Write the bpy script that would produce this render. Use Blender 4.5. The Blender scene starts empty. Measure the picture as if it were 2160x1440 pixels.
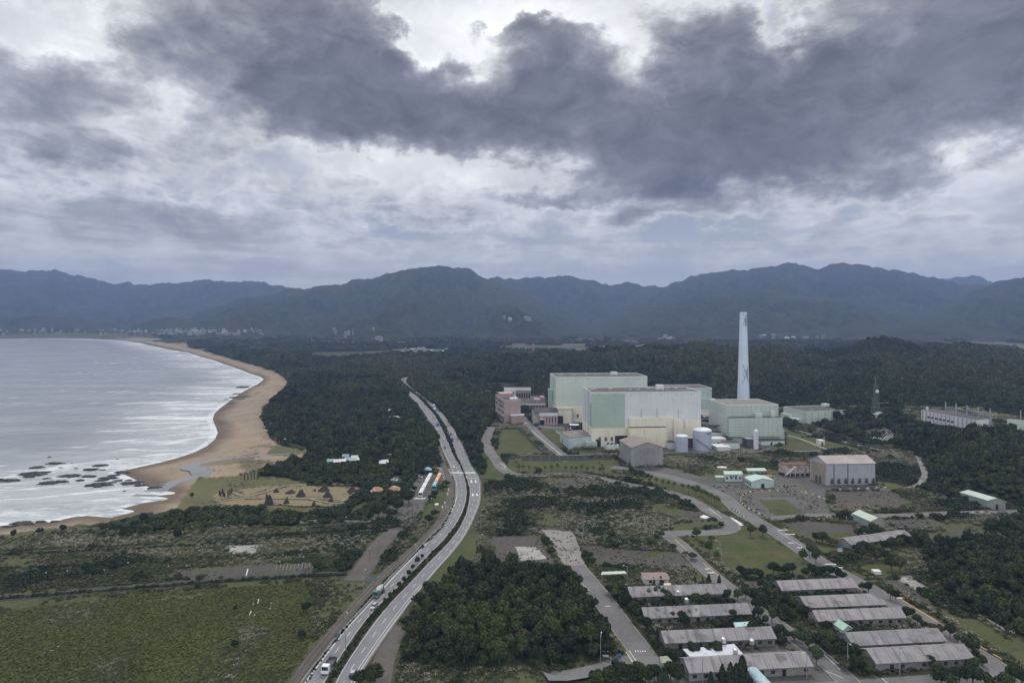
import bpy, bmesh, math, random
import numpy as np
from mathutils import Vector
R = math.radians
random.seed(7); RNG = np.random.default_rng(7)
SC = bpy.context.scene; COL = SC.collection
# ------------------------------------------------------------------ camera
H, F, YH = 110.0, 1440.0, 668.0          # eye height (m), focal length and horizon row of the 2160 px wide photograph
cd = bpy.data.cameras.new('camera'); cam = bpy.data.objects.new('camera', cd); COL.objects.link(cam)
cam.location = (0, 0, H); cam.rotation_euler = (R(90), 0, 0)
cd.sensor_width = 36; cd.lens = 24; cd.shift_y = -(720 - YH) / 2160
cd.clip_start = 1; cd.clip_end = 60000
SC.camera = cam
SC.view_settings.view_transform = 'Standard'; SC.view_settings.look = 'None'
SC.view_settings.exposure = 0.32; SC.view_settings.gamma = 1
SC.view_settings.use_curve_mapping = False
SC.cycles.max_bounces = 5; SC.cycles.diffuse_bounces = 2; SC.cycles.glossy_bounces = 2
SC.cycles.transparent_max_bounces = 4; SC.cycles.volume_bounces = 0
SC.cycles.use_denoising = True

# ------------------------------------------------------------------ node helper: sockets with arithmetic
class S:
    def __init__(s, nt, sock): s.nt, s.k = nt, sock
    def _m(s, op, *a):
        n = s.nt.nodes.new('ShaderNodeMath'); n.operation = op
        for i, v in enumerate((s,) + a): put(s.nt, n.inputs[i], v)
        return S(s.nt, n.outputs[0])
    def __add__(s, o): return s._m('ADD', o)
    __radd__ = __add__
    def __mul__(s, o): return s._m('MULTIPLY', o)
    __rmul__ = __mul__
    def __sub__(s, o): return s._m('SUBTRACT', o)
    def __rsub__(s, o): return (s * -1.0) + o
    def __truediv__(s, o): return s._m('DIVIDE', o)
    def __rtruediv__(s, o):
        n = s.nt.nodes.new('ShaderNodeMath'); n.operation = 'DIVIDE'; n.inputs[0].default_value = o; put(s.nt, n.inputs[1], s); return S(s.nt, n.outputs[0])
    def __pow__(s, o): return s._m('POWER', o)
    def max(s, o): return s._m('MAXIMUM', o)
    def min(s, o): return s._m('MINIMUM', o)
    def gt(s, o): return s._m('GREATER_THAN', o)
    def lt(s, o): return s._m('LESS_THAN', o)
    def fract(s): return s._m('FRACT')
    def ss(s, a, b):                      # smoothstep between a and b (a may exceed b)
        n = s.nt.nodes.new('ShaderNodeMapRange'); n.interpolation_type = 'SMOOTHSTEP'
        lo, hi, t0, t1 = (a, b, 0, 1) if a < b else (b, a, 1, 0)
        put(s.nt, n.inputs[0], s)
        for i, v in zip((1, 2, 3, 4), (lo, hi, t0, t1)): n.inputs[i].default_value = v
        return S(s.nt, n.outputs[0])
def put(nt, inp, v):
    if isinstance(v, S): nt.links.new(v.k, inp)
    elif v is not None: inp.default_value = v
def node(nt, typ, ins=None, out=0, **kw):
    n = nt.nodes.new(typ)
    for k, v in kw.items(): setattr(n, k, v)
    for k, v in (ins or {}).items(): put(nt, n.inputs[k], v)
    return S(nt, n.outputs[out])
def col4(c): return (c[0], c[1], c[2], 1.0)
def mixc(nt, fac, a, b, mode='MIX'):
    n = nt.nodes.new('ShaderNodeMix'); n.data_type = 'RGBA'; n.blend_type = mode
    put(nt, n.inputs[0], fac)
    put(nt, n.inputs[6], a if isinstance(a, S) else col4(a)); put(nt, n.inputs[7], b if isinstance(b, S) else col4(b))
    return S(nt, n.outputs[2])
def noise_n(nt, vec, scale, detail=4, rough=.55, dist=0.0, out=0):
    return node(nt, 'ShaderNodeTexNoise', {'Vector': vec, 'Scale': scale, 'Detail': detail, 'Roughness': rough, 'Distortion': dist}, out)
def comb(nt, x, y, z=0.0): return node(nt, 'ShaderNodeCombineXYZ', {0: x, 1: y, 2: z})
def sep(nt, v):
    n = nt.nodes.new('ShaderNodeSeparateXYZ'); put(nt, n.inputs[0], v)
    return [S(nt, o) for o in n.outputs]
def ramp(nt, fac, stops):
    n = nt.nodes.new('ShaderNodeValToRGB'); put(nt, n.inputs[0], fac)
    e = n.color_ramp.elements
    while len(e) < len(stops): e.new(.5)
    for q, (p, c) in zip(e, stops): q.position = p; q.color = col4(c)
    return S(nt, n.outputs[0])

# ------------------------------------------------------------------ world: Nishita sky behind a broken cloud deck
SUN_EL, SUN_AZ = 52.0, 12.0               # the sun stands behind the clouds ahead, a little to the right
w = bpy.data.worlds.new('World'); SC.world = w; w.use_nodes = True
nt = w.node_tree; nt.nodes.clear()
sky = node(nt, 'ShaderNodeTexSky', sky_type='NISHITA', sun_disc=False, sun_elevation=R(SUN_EL), sun_rotation=R(SUN_AZ), air_density=1.2, dust_density=2.0)
tc = node(nt, 'ShaderNodeTexCoord', out=0)
dx, dy, dz = sep(nt, tc)
az = node(nt, 'ShaderNodeMath', {0: dx, 1: dy}, operation='ARCTAN2')
el = node(nt, 'ShaderNodeMath', {0: dz, 1: ((dx * dx) + (dy * dy))._m('SQRT')}, operation='ARCTAN2')
P0 = comb(nt, az, el)
# puffs: domain-warped so that edges billow
warp = noise_n(nt, comb(nt, az * 1.0, el * 1.5, 3.0), 6.0, 5, .6, 0.0, 1)
wv = node(nt, 'ShaderNodeVectorMath', {0: warp, 1: (.5, .5, .5)}, operation='SUBTRACT')
n_ = nt.nodes.new('ShaderNodeVectorMath'); n_.operation = 'MULTIPLY_ADD'
put(nt, n_.inputs[0], wv); n_.inputs[1].default_value = (.22, .14, 0); put(nt, n_.inputs[2], P0)
PW1 = S(nt, n_.outputs[0])
warp2 = noise_n(nt, comb(nt, az, el * 1.3, 8.0), 24.0, 5, .62, 0.0, 1)
wv2 = node(nt, 'ShaderNodeVectorMath', {0: warp2, 1: (.5, .5, .5)}, operation='SUBTRACT')
n2_ = nt.nodes.new('ShaderNodeVectorMath'); n2_.operation = 'MULTIPLY_ADD'; put(nt, n2_.inputs[0], wv2); n2_.inputs[1].default_value = (.085, .06, 0); put(nt, n2_.inputs[2], PW1)
PW = S(nt, n2_.outputs[0])
def blob(px, py, rx, ry, wt):
    u, v = (px - 1080) / F, (YH - py) / F
    a, e = math.atan(u), math.atan(v / math.sqrt(1 + u * u))
    ra, re = rx / F * math.cos(a) ** 2, ry / F * math.cos(e) ** 2
    m = nt.nodes.new('ShaderNodeVectorMath'); m.operation = 'MULTIPLY_ADD'
    put(nt, m.inputs[0], PW); m.inputs[1].default_value = (1 / ra, 1 / re, 0); m.inputs[2].default_value = (-a / ra, -e / re, 0)
    l = nt.nodes.new('ShaderNodeVectorMath'); l.operation = 'LENGTH'; nt.links.new(m.outputs[0], l.inputs[0])
    return S(nt, l.outputs[1]).ss(1.6, .05) * wt
dens = None
for b in [(660, 90, 300, 150, .75), (700, 205, 250, 90, .7), (960, 245, 280, 100, .75), (1200, 190, 190, 150, .6), (1430, 250, 260, 140, .7),
          (1540, 345, 300, 75, .85), (1760, 170, 360, 170, .75), (2090, 80, 330, 150, .8), (1420, 60, 200, 80, .45), (1230, 80, 170, 110, .35), (200, 215, 200, 80, .34), (180, 310, 160, 45, .32),
          (440, 300, 100, 65, .36), (330, 110, 130, 50, .25), (40, 215, 120, 50, .15), (1165, 408, 70, 26, .55), (1350, 440, 90, 24, .35), (880, 470, 150, 26, .3), (1500, 455, 110, 24, .35),
          (-250, 120, 300, 120, .25), (2500, 200, 400, 160, .6), (250, 440, 420, 34, .2), (150, 510, 520, 60, .25), (2000, 560, 500, 50, .15), (1850, 395, 160, 30, .22),
          (905, 60, 80, 110, -.8), (1090, 0, 190, 50, -.8), (1330, 115, 95, 110, -.95), (60, 60, 150, 80, -.3), (330, 205, 70, 70, -.2), (1650, 60, 60, 90, -.6), (1040, 150, 60, 60, -.25), (470, 160, 60, 60, -.2), (1800, 60, 120, 40, -.3), (880, 335, 300, 40, -.28), (2090, 330, 190, 110, -.3), (1250, 560, 420, 80, -.2)]:
    g = blob(*b); dens = g if dens is None else dens + g
fine = noise_n(nt, comb(nt, az, el * 1.7, 1.3), 9.0, 7, .62, .35)
proj = el.max(0.0) + .10
streak = noise_n(nt, comb(nt, az / proj * .55, 1.0 / proj, 7.7), 1.35, 6, .6, .2)
low = el.ss(.24, .08)
fine2 = noise_n(nt, comb(nt, az, el * 1.9, 5.1), 21.0, 5, .6, .2)
big = noise_n(nt, comb(nt, az, el * 2.2, 9.1), 4.0, 4, .55, .4)
dens = dens + (fine - .5) * 1.15 + (fine2 - .5) * .40 + (big - .5) * .7 + (streak - .5) * (low * .75 + .55) + .17
bil = noise_n(nt, comb(nt, az / (el.max(0.0) + .16) * 1.0, 1.0 / (el.max(0.0) + .16) * .8, 4.4), 2.6, 6, .58, .6)
puff = 1.0 - ((bil * 2.0 - 1.0)._m('ABSOLUTE')) * 2.2
dens = dens * .84 + .02 + (puff - .55) * .16
cl = ramp(nt, dens, [(0.0, (.34, .38, .44)), (.12, (.46, .485, .52)), (.25, (.64, .645, .65)), (.36, (.50, .51, .53)), (.50, (.325, .332, .352)), (.70, (.205, .209, .232)), (1.0, (.130, .133, .155))])
gap = dens.ss(.45, .10)
glow = (blob(1130, 70, 420, 170, 1.0)).max(blob(120, 90, 260, 130, .6)).max(blob(2050, 330, 200, 110, .6)).max(blob(900, 350, 300, 60, .7))
cl = mixc(nt, gap * glow * .9, cl, (1.0, .995, .98))
lump = noise_n(nt, comb(nt, az, el * 1.5, 2.2), 15.0, 6, .58, .9)
mod = ((fine - .5) * 1.1 + (big - .5) * .9 + (lump - .5) * 1.4) + 1.02
cl = mixc(nt, dens.ss(.0, .45) * .8 + .2, cl, mixc(nt, 1.0, cl, comb(nt, mod, mod, mod), 'MULTIPLY'))
haze_h = el.ss(.16, .0)
cl = mixc(nt, haze_h * .72, cl, (.88, .845, .79))
top = el.ss(.42, .75)
cl = mixc(nt, top * .75, cl, (.80, .83, .90))
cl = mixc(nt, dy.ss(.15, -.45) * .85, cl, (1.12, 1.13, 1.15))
below = el.ss(.0, -.06)
cl = mixc(nt, below, cl, (.20, .22, .25))
cover = dens.ss(-1.3, -.4) * .5 + .5
bA = nt.nodes.new('ShaderNodeBackground'); put(nt, bA.inputs[0], sky); bA.inputs[1].default_value = .08
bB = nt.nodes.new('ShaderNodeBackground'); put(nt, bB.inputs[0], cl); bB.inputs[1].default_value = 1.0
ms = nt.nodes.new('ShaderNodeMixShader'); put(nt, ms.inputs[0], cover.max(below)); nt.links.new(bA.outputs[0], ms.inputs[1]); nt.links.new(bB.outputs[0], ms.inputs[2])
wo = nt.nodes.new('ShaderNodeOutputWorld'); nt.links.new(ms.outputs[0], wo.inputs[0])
w.cycles.sampling_method = 'MANUAL'; w.cycles.sample_map_resolution = 1024
# the sun, veiled by cloud
sd_ = bpy.data.lights.new('sun', 'SUN'); sun = bpy.data.objects.new('sun', sd_); COL.objects.link(sun)
sd_.energy = 1.5; sd_.angle = R(10); sd_.color = (1, .93, .82)
sun.rotation_euler = (R(90 - SUN_EL), 0, R(180 - SUN_AZ))

# ------------------------------------------------------------------ geometry helpers
def W(px, py, z=0.0):                      # photograph pixel -> world point at height z
    d = F * (H - z) / (py - YH)
    return np.array([(px - 1080) / F * d, d, z])
def WL(pts, z=0.0): return [W(p[0], p[1], z) for p in pts]
def PX(x, y, z): return 1080 + F * x / y, YH + F * (H - z) / y
def hsh(ix, iy, s):
    h = (ix.astype(np.int64) * 374761393 + iy.astype(np.int64) * 668265263 + s * 1442695041) & 0x7fffffff
    h = ((h ^ (h >> 13)) * 1274126177) & 0x7fffffff
    return ((h ^ (h >> 16)) & 0xffff) / 65535.0
def vnoise(x, y, s=0):
    ix, iy = np.floor(x), np.floor(y); fx, fy = x - ix, y - iy
    fx = fx * fx * (3 - 2 * fx); fy = fy * fy * (3 - 2 * fy)
    a, b, c, d = hsh(ix, iy, s), hsh(ix + 1, iy, s), hsh(ix, iy + 1, s), hsh(ix + 1, iy + 1, s)
    return (a * (1 - fx) + b * fx) * (1 - fy) + (c * (1 - fx) + d * fx) * fy
def fbm(x, y, s=0, o=4, g=.5):
    t, a, n = 0, 1.0, 0
    for k in range(o):
        t = t + a * vnoise(x * 2 ** k + 17.3 * k, y * 2 ** k - 9.1 * k, s + k); n += a; a *= g
    return t / n
def smooth(a, b, x):
    t = np.clip((x - a) / (b - a), 0, 1); return t * t * (3 - 2 * t)
def inpoly(poly, x, y):
    p = np.asarray(poly, float)[:, :2]; r = np.zeros(np.shape(x), bool); j = len(p) - 1
    for i in range(len(p)):
        xi, yi, xj, yj = p[i, 0], p[i, 1], p[j, 0], p[j, 1]
        if yi != yj:
            c = ((yi > y) != (yj > y)) & (x < (xj - xi) * (y - yi) / (yj - yi) + xi); r ^= c
        j = i
    return r
def sdist(poly, x, y, closed=True):        # distance to a polygon outline, positive inside
    p = np.asarray(poly, float)[:, :2]; best = np.full(np.shape(x), 1e18)
    for i in range(len(p) if closed else len(p) - 1):
        a, b = p[i], p[(i + 1) % len(p)]; e = b - a; L = max(e @ e, 1e-9)
        t = np.clip(((x - a[0]) * e[0] + (y - a[1]) * e[1]) / L, 0, 1)
        best = np.minimum(best, (x - a[0] - t * e[0]) ** 2 + (y - a[1] - t * e[1]) ** 2)
    dd = np.sqrt(best)
    return np.where(inpoly(poly, x, y), dd, -dd) if closed else dd
def smoothline(pts, step=None, n=None):    # Catmull-Rom through points
    p = np.asarray(pts, float); q = np.vstack([2 * p[0] - p[1], p, 2 * p[-1] - p[-2]]); out = []
    for i in range(1, len(q) - 2):
        m = n or max(2, int(np.linalg.norm(q[i + 1] - q[i]) / step))
        for t in np.linspace(0, 1, m, endpoint=False):
            out.append(.5 * (2 * q[i] + (q[i + 1] - q[i - 1]) * t + (2 * q[i - 1] - 5 * q[i] + 4 * q[i + 1] - q[i + 2]) * t ** 2 + (3 * q[i] - q[i - 1] - 3 * q[i + 1] + q[i + 2]) * t ** 3))
    out.append(p[-1]); return np.array(out)
def resample(p, n):
    p = np.asarray(p, float); s = np.r_[0, np.cumsum(np.linalg.norm(np.diff(p, axis=0), axis=1))]
    t = np.linspace(0, s[-1], n); return np.stack([np.interp(t, s, p[:, k]) for k in range(p.shape[1])], 1)

class M:                                    # mesh collector (world coordinates)
    def __init__(s): s.v, s.f, s.m = [], [], []
    def add(s, v, f, mi=0):
        o = len(s.v); s.v += [tuple(map(float, q)) for q in v]; s.f += [tuple(o + i for i in q) for q in f]; s.m += [mi] * len(f); return s
    def prism(s, pts, z0, z1, mi=0, cap=None):
        n = len(pts); v = [(p[0], p[1], z0) for p in pts] + [(p[0], p[1], z1) for p in pts]
        a = sum(pts[i][0] * pts[(i + 1) % n][1] - pts[(i + 1) % n][0] * pts[i][1] for i in range(n))
        if a < 0: v = v[:n][::-1] + v[n:][::-1]
        s.add(v, [(i, (i + 1) % n, n + (i + 1) % n, n + i) for i in range(n)] + [tuple(range(n))[::-1]], mi)
        o = len(s.v) - 2 * n; s.f.append(tuple(o + n + i for i in range(n))); s.m.append(mi if cap is None else cap); return s
    def cyl(s, c, r0, r1, z0, z1, n=16, mi=0):
        a = [2 * math.pi * i / n for i in range(n)]
        v = [(c[0] + r0 * math.cos(t), c[1] + r0 * math.sin(t), z0) for t in a] + [(c[0] + r1 * math.cos(t), c[1] + r1 * math.sin(t), z1) for t in a]
        return s.add(v, [(i, (i + 1) % n, n + (i + 1) % n, n + i) for i in range(n)] + [tuple(range(n))[::-1], tuple(range(n, 2 * n))], mi)
    def bar(s, a, b, r, mi=0):              # square bar between two points
        a, b = Vector(a), Vector(b); t = (b - a).normalized(); u = t.cross(Vector((0, 0, 1)) if abs(t.z) < .9 else Vector((1, 0, 0))).normalized(); w_ = t.cross(u)
        v = [c + u * r * i + w_ * r * j for c in (a, b) for i, j in ((-1, -1), (1, -1), (1, 1), (-1, 1))]
        return s.add(v, [(0, 1, 5, 4), (1, 2, 6, 5), (2, 3, 7, 6), (3, 0, 4, 7), (3, 2, 1, 0), (4, 5, 6, 7)], mi)
    def lathe(s, c, prof, n=24, mi=0):      # prof: (r, z)
        v, f = [], []
        for r, z in prof: v += [(c[0] + r * math.cos(2 * math.pi * i / n), c[1] + r * math.sin(2 * math.pi * i / n), z) for i in range(n)]
        for k in range(len(prof) - 1): f += [(k * n + i, k * n + (i + 1) % n, (k + 1) * n + (i + 1) % n, (k + 1) * n + i) for i in range(n)]
        return s.add(v, f, mi)
    def mesh(s, name, mats, org=(0, 0, 0), sm=False):
        me = bpy.data.meshes.new(name)
        me.from_pydata([(a - org[0], b - org[1], c - org[2]) for a, b, c in s.v], [], s.f)
        for m in (mats if isinstance(mats, (list, tuple)) else [mats]): me.materials.append(m)
        if any(s.m): me.polygons.foreach_set('material_index', s.m)
        if sm: me.polygons.foreach_set('use_smooth', [True] * len(s.f))
        return me
class Fr:                                   # local frame on the ground: a along, b away, z up
    def __init__(s, o, ang, z=0.0): s.o, s.c, s.s, s.z = np.array(o[:2], float), math.cos(ang), math.sin(ang), z
    def p(s, a, b, z=0.0): return (s.o[0] + a * s.c - b * s.s, s.o[1] + a * s.s + b * s.c, s.z + z)
    def box(s, m, a0, a1, b0, b1, z0, z1, mi=0, cap=None):
        return m.prism([s.p(a0, b0), s.p(a1, b0), s.p(a1, b1), s.p(a0, b1)], s.z + z0, s.z + z1, mi, cap)
    def gable(s, m, a0, a1, b0, b1, z0, z1, along='a', mi=0, t=.25, ov=.5):   # two sloping roof slabs
        if along == 'a':
            c = (b0 + b1) / 2; sl = (z1 - z0) / (c - b0)
            for e, sg in ((b0, -1), (b1, 1)):
                q = [(a0 - ov, e + sg * ov, z0 - sl * ov), (a1 + ov, e + sg * ov, z0 - sl * ov), (a1 + ov, c, z1), (a0 - ov, c, z1)]
                s._slab(m, q, t, mi, sg)
        else:
            c = (a0 + a1) / 2; sl = (z1 - z0) / (c - a0)
            for e, sg in ((a0, -1), (a1, 1)):
                q = [(e + sg * ov, b0 - ov, z0 - sl * ov), (e + sg * ov, b1 + ov, z0 - sl * ov), (c, b1 + ov, z1), (c, b0 - ov, z1)]
                s._slab(m, q, t, mi, -sg)
        return m
    def _slab(s, m, q, t, mi, sg):
        v = [s.p(*x) for x in q] + [s.p(x[0], x[1], x[2] + t) for x in q]
        f = [(3, 2, 1, 0), (4, 5, 6, 7), (0, 1, 5, 4), (1, 2, 6, 5), (2, 3, 7, 6), (3, 0, 4, 7)]
        m.add(v, f if sg < 0 else [x[::-1] for x in f], mi)
    def tri(s, m, a0, a1, b0, b1, z0, z1, along='a', mi=0):    # the two gable triangles as a solid under the roof
        if along == 'a':
            c = (b0 + b1) / 2; q = [(a, b, z) for a in (a0, a1) for b, z in ((b0, z0), (b1, z0), (c, z1))]
        else:
            c = (a0 + a1) / 2; q = [(a, b, z) for b in (b0, b1) for a, z in ((a1, z0), (a0, z0), (c, z1))]
        return m.add([s.p(*x) for x in q], [(0, 2, 1), (3, 4, 5), (0, 3, 5, 2), (1, 2, 5, 4), (0, 1, 4, 3)], mi)
def tag(o, label=None, cat=None, group=None, kind=None):
    for k, v in (('label', label), ('category', cat), ('group', group), ('kind', kind)):
        if v: o[k] = v
    return o
def link(o, parent=None):
    COL.objects.link(o)
    if parent: o.parent = parent
    return o
def thing(name, label, cat, loc=(0, 0, 0), group=None):
    o = bpy.data.objects.new(name, None); o.location = [float(v) for v in loc]; o.empty_display_size = 1
    return tag(link(o), label, cat, group)
def part(T, name, m, mats, label=None, sub=None, sm=False):  # mesh in world coordinates hung under thing T (or under part `sub` of it)
    o = bpy.data.objects.new(name, m.mesh(name, mats, T.location, sm)); link(o, sub or T)
    if label: o['label'] = label
    return o
def single(name, m, mats, label, cat, group=None, loc=(0, 0, 0), sm=False):
    o = bpy.data.objects.new(name, m.mesh(name, mats, loc, sm)); o.location = loc; return tag(link(o), label, cat, group)
def struct(name, me, kind='structure'):
    o = bpy.data.objects.new(name, me); link(o); o['kind'] = kind; return o
def copy_tree(o, parent=None):
    c = o.copy(); COL.objects.link(c)
    if parent: c.parent = parent
    for ch in list(o.children): copy_tree(ch, c)
    return c
def npmesh(name, v, f, mats, mi=None, smooth_=False):   # fast mesh from numpy quads/tris
    me = bpy.data.meshes.new(name); k = f.shape[1]
    me.vertices.add(len(v)); me.vertices.foreach_set('co', np.ascontiguousarray(v, np.float32).ravel())
    me.loops.add(f.size); me.loops.foreach_set('vertex_index', np.ascontiguousarray(f, np.int32).ravel())
    me.polygons.add(len(f)); me.polygons.foreach_set('loop_start', np.arange(0, f.size, k, dtype=np.int32))
    for m in (mats if isinstance(mats, (list, tuple)) else [mats]): me.materials.append(m)
    if mi is not None: me.polygons.foreach_set('material_index', np.asarray(mi, np.int32))
    if smooth_: me.polygons.foreach_set('use_smooth', np.ones(len(f), bool))
    me.update(calc_edges=True); return me

# ------------------------------------------------------------------ materials
def newmat(name):
    m = bpy.data.materials.new(name); m.use_nodes = True; t = m.node_tree; t.nodes.clear()
    b = t.nodes.new('ShaderNodeBsdfPrincipled'); o = t.nodes.new('ShaderNodeOutputMaterial'); t.links.new(b.outputs[0], o.inputs[0])
    return m, t, b
def wpos(t): return node(t, 'ShaderNodeNewGeometry', out=0)
MATS = {}
def mat(name, c, rough=.8, var=.18, scale=.35, streak=0.0, bump=0.0, spec=.3, metal=0.0, lines=None, c2=None, spots=None):
    """plain weathered surface: large blotches, optional rain streaks (stretched in z), optional sheet seams lines=(sx, sz, width, colour)"""
    if name in MATS: return MATS[name]
    m, t, b = newmat(name); P = wpos(t); x, y, z = sep(t, P)
    n1 = noise_n(t, P, scale, 5, .6)
    c2 = c2 or tuple(v * (1 - var) for v in c)
    k = mixc(t, n1.ss(.35, .7), c, c2)
    k = mixc(t, noise_n(t, P, scale * 9, 3, .6).ss(.45, .75) * (var * .9), k, tuple(v * .55 for v in c))
    if streak:
        s_ = noise_n(t, comb(t, x * .9, y * .9, z * .05), 1.0, 4, .65).ss(.5, .72)
        k = mixc(t, s_ * streak, k, tuple(v * .5 + .01 for v in c))
    if lines:
        sx, sz, wd, lc = lines; N = node(t, 'ShaderNodeNewGeometry', out=1); nx, ny, nz = sep(t, N)
        h_ = x * ny._m('ABSOLUTE') + y * nx._m('ABSOLUTE')
        l = None
        if sx: l = ((h_ / sx).fract()).lt(wd / sx)
        if sz:
            l2 = ((z / sz).fract()).lt(wd / sz); l = l2 if l is None else l.max(l2)
        l = l * nz._m('ABSOLUTE').lt(.5)
        k = mixc(t, l * .75, k, lc)
    if spots:
        sc, thr, scol = spots; k = mixc(t, noise_n(t, P, sc, 5, .6, .5).ss(thr, thr + .06), k, scol)
    put(t, b.inputs['Base Color'], k); b.inputs['Roughness'].default_value = rough; b.inputs['Metallic'].default_value = metal
    b.inputs['Specular IOR Level'].default_value = spec
    if bump:
        put(t, b.inputs['Normal'], node(t, 'ShaderNodeBump', {'Height': noise_n(t, P, scale * 6, 4), 'Strength': bump, 'Distance': .3}))
    MATS[name] = m; return m
# ------------------------------------------------------------------ terrain: coast, hills, mountains
SEAZ = -3.0
COAST = [(-700, 1190), (-300, 1142), (-60, 1114), (0, 1106), (60, 1100), (110, 1098), (150, 1088), (190, 1084), (235, 1088), (272, 1079), (240, 1074), (300, 1058), (345, 1052), (300, 1045), (360, 1040), (322, 1034),
         (300, 1027), (283, 1016), (262, 1006), (240, 995), (285, 985), (330, 975), (372, 964), (405, 953), (430, 940), (447, 926), (453, 912), (447, 895), (443, 884), (447, 872), (458, 862), (475, 849), (490, 838), (512, 824), (540, 810), (553, 800),
         (547, 795), (522, 787), (500, 778), (470, 768), (450, 760), (420, 752), (390, 742), (350, 735), (318, 728), (293, 722), (262, 717.5), (200, 714.5), (140, 713), (70, 713.5), (0, 715), (-300, 716), (-900, 716)]
CW = WL(COAST, SEAZ)
SEAPOLY = [p[:2] for p in CW] + [(-9000, 3400), (-9000, -800), (-900, -800)]
def lp(*a): return [p[:2] for p in WL(a)]
MOUND = lp((1700, 888), (1735, 893), (1795, 912), (1850, 934), (1905, 955), (1925, 990), (1960, 1030), (2020, 1062), (2250, 1080), (2700, 1080)) + [(1400, 560), (1200, 1000), (420, 1000)]
RHILL = lp((1930, 1165), (1966, 1226), (2012, 1272), (2060, 1296), (2140, 1342), (2260, 1420), (2900, 1700)) + [(700, 200), (500, 380), (330, 352), (262, 345)]
KNOLL = lp((835, 1480), (855, 1380), (868, 1330), (905, 1255), (962, 1212), (1060, 1196), (1190, 1204), (1240, 1256), (1285, 1320), (1305, 1385), (1230, 1425), (1180, 1500))
RIDGE = [(780, 778), (870, 776), (905, 771), (960, 764), (1050, 755), (1150, 748), (1250, 742), (1340, 733), (1400, 730), (1460, 729), (1560, 738), (1700, 740), (1760, 737), (1800, 731), (1868, 722), (1930, 735), (2000, 729), (2060, 736), (2160, 742), (2600, 750)]
MTS = [  # ridge distance, front width, back width, seed, silhouette
    (9000, 1800, 1500, 11, [(1940, 640), (1985, 588), (2035, 579), (2075, 585), (2110, 592), (2200, 600), (2700, 640)]),
    (7600, 2600, 1500, 12, [(-700, 540), (-200, 570), (0, 566), (60, 572), (105, 567), (125, 568), (160, 580), (230, 592), (262, 600), (330, 598), (420, 595), (480, 593), (560, 600), (597, 605), (680, 612), (800, 640)]),
    (6600, 1800, 1200, 13, [(-700, 590), (0, 622), (150, 634), (260, 640), (380, 646), (500, 640), (600, 655), (700, 690)]),
    (6900, 2200, 1300, 14, [(960, 620), (1040, 588), (1075, 585), (1110, 582), (1150, 585), (1180, 580), (1215, 584), (1250, 591), (1300, 600), (1340, 597), (1390, 606), (1500, 640)]),
    (6300, 2300, 1400, 15, [(1300, 640), (1390, 608), (1440, 592), (1480, 579), (1520, 573), (1560, 566), (1600, 562), (1640, 557), (1690, 562), (1722, 570), (1745, 560), (1768, 554), (1800, 557), (1830, 556), (1880, 571), (1950, 581), (2010, 592), (2100, 606), (2300, 640)]),
    (5300, 2300, 1400, 16, [(300, 700), (420, 655), (520, 628), (600, 612), (700, 602), (790, 582), (850, 568), (910, 561), (950, 564), (985, 567), (1010, 579), (1060, 596), (1130, 622), (1200, 656), (1260, 686), (1300, 700)]),
    (4700, 1700, 1300, 17, [(1230, 700), (1290, 676), (1380, 646), (1450, 624), (1520, 613), (1580, 610), (1640, 611), (1700, 619), (1800, 637), (1900, 652), (1990, 668), (2100, 690)]),
    (4900, 2000, 1300, 18, [(1880, 690), (1960, 654), (2010, 632), (2060, 610), (2110, 592), (2160, 580), (2400, 560), (2900, 560)]),
    (4350, 380, 500, 19, [(-700, 660), (-100, 668), (40, 666), (130, 667), (170, 672), (210, 684), (260, 698)]),
    (4250, 420, 500, 20, [(255, 698), (290, 684), (325, 672), (360, 668), (385, 671), (430, 684), (480, 698)]),
    (3300, 500, 500, 21, [(1350, 712), (1600, 704), (1750, 700), (1850, 690), (1950, 690), (2050, 694), (2160, 700), (2700, 700)]),
    (2650, 260, 300, 22, [(900, 742), (940, 735), (985, 730), (1030, 736), (1080, 744)]),
]
def mountains(x, y):
    p = 1080 + F * x / np.maximum(y, 50); z = np.full(np.shape(x), -50.0)
    for d0, wf, wb, sd, sil in MTS:
        s = np.array(sil, float)
        jag = (fbm(p / 34, p * 0, sd, 5, .62) - .5) * (20.0 if d0 > 4500 else 5.0)
        ys = np.interp(p, s[:, 0], s[:, 1], left=760, right=760) + jag
        dr = d0 * (1 + .05 * (fbm(p / 90, p * 0 + 3, sd + 5, 2) - .5))
        zr = H + (YH - ys) / F * dr
        t = dr - y
        spur = fbm(x / (d0 * .055), y / (d0 * .16), sd + 40, 4, .55)
        wfl = wf * (.40 + 1.2 * spur)
        prof = np.where(t > 0, 1 - t / wfl, 1 + t / wb)
        k = np.clip(prof, 0, 1); k = np.where(t > 0, k ** 1.15, k)
        rough = (1 - np.abs(2 * fbm(x / (d0 * .02), y / (d0 * .035), sd + 80, 4, .55) - 1)) - .75
        zz = zr * k + rough * zr * .62 * k * (1 - k) * 2.2
        z = np.maximum(z, np.where(prof > 0, zz, -50))
    return z
GUL = lambda x, y: fbm(x / 110, y / 230, 35, 4, .55)
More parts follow.
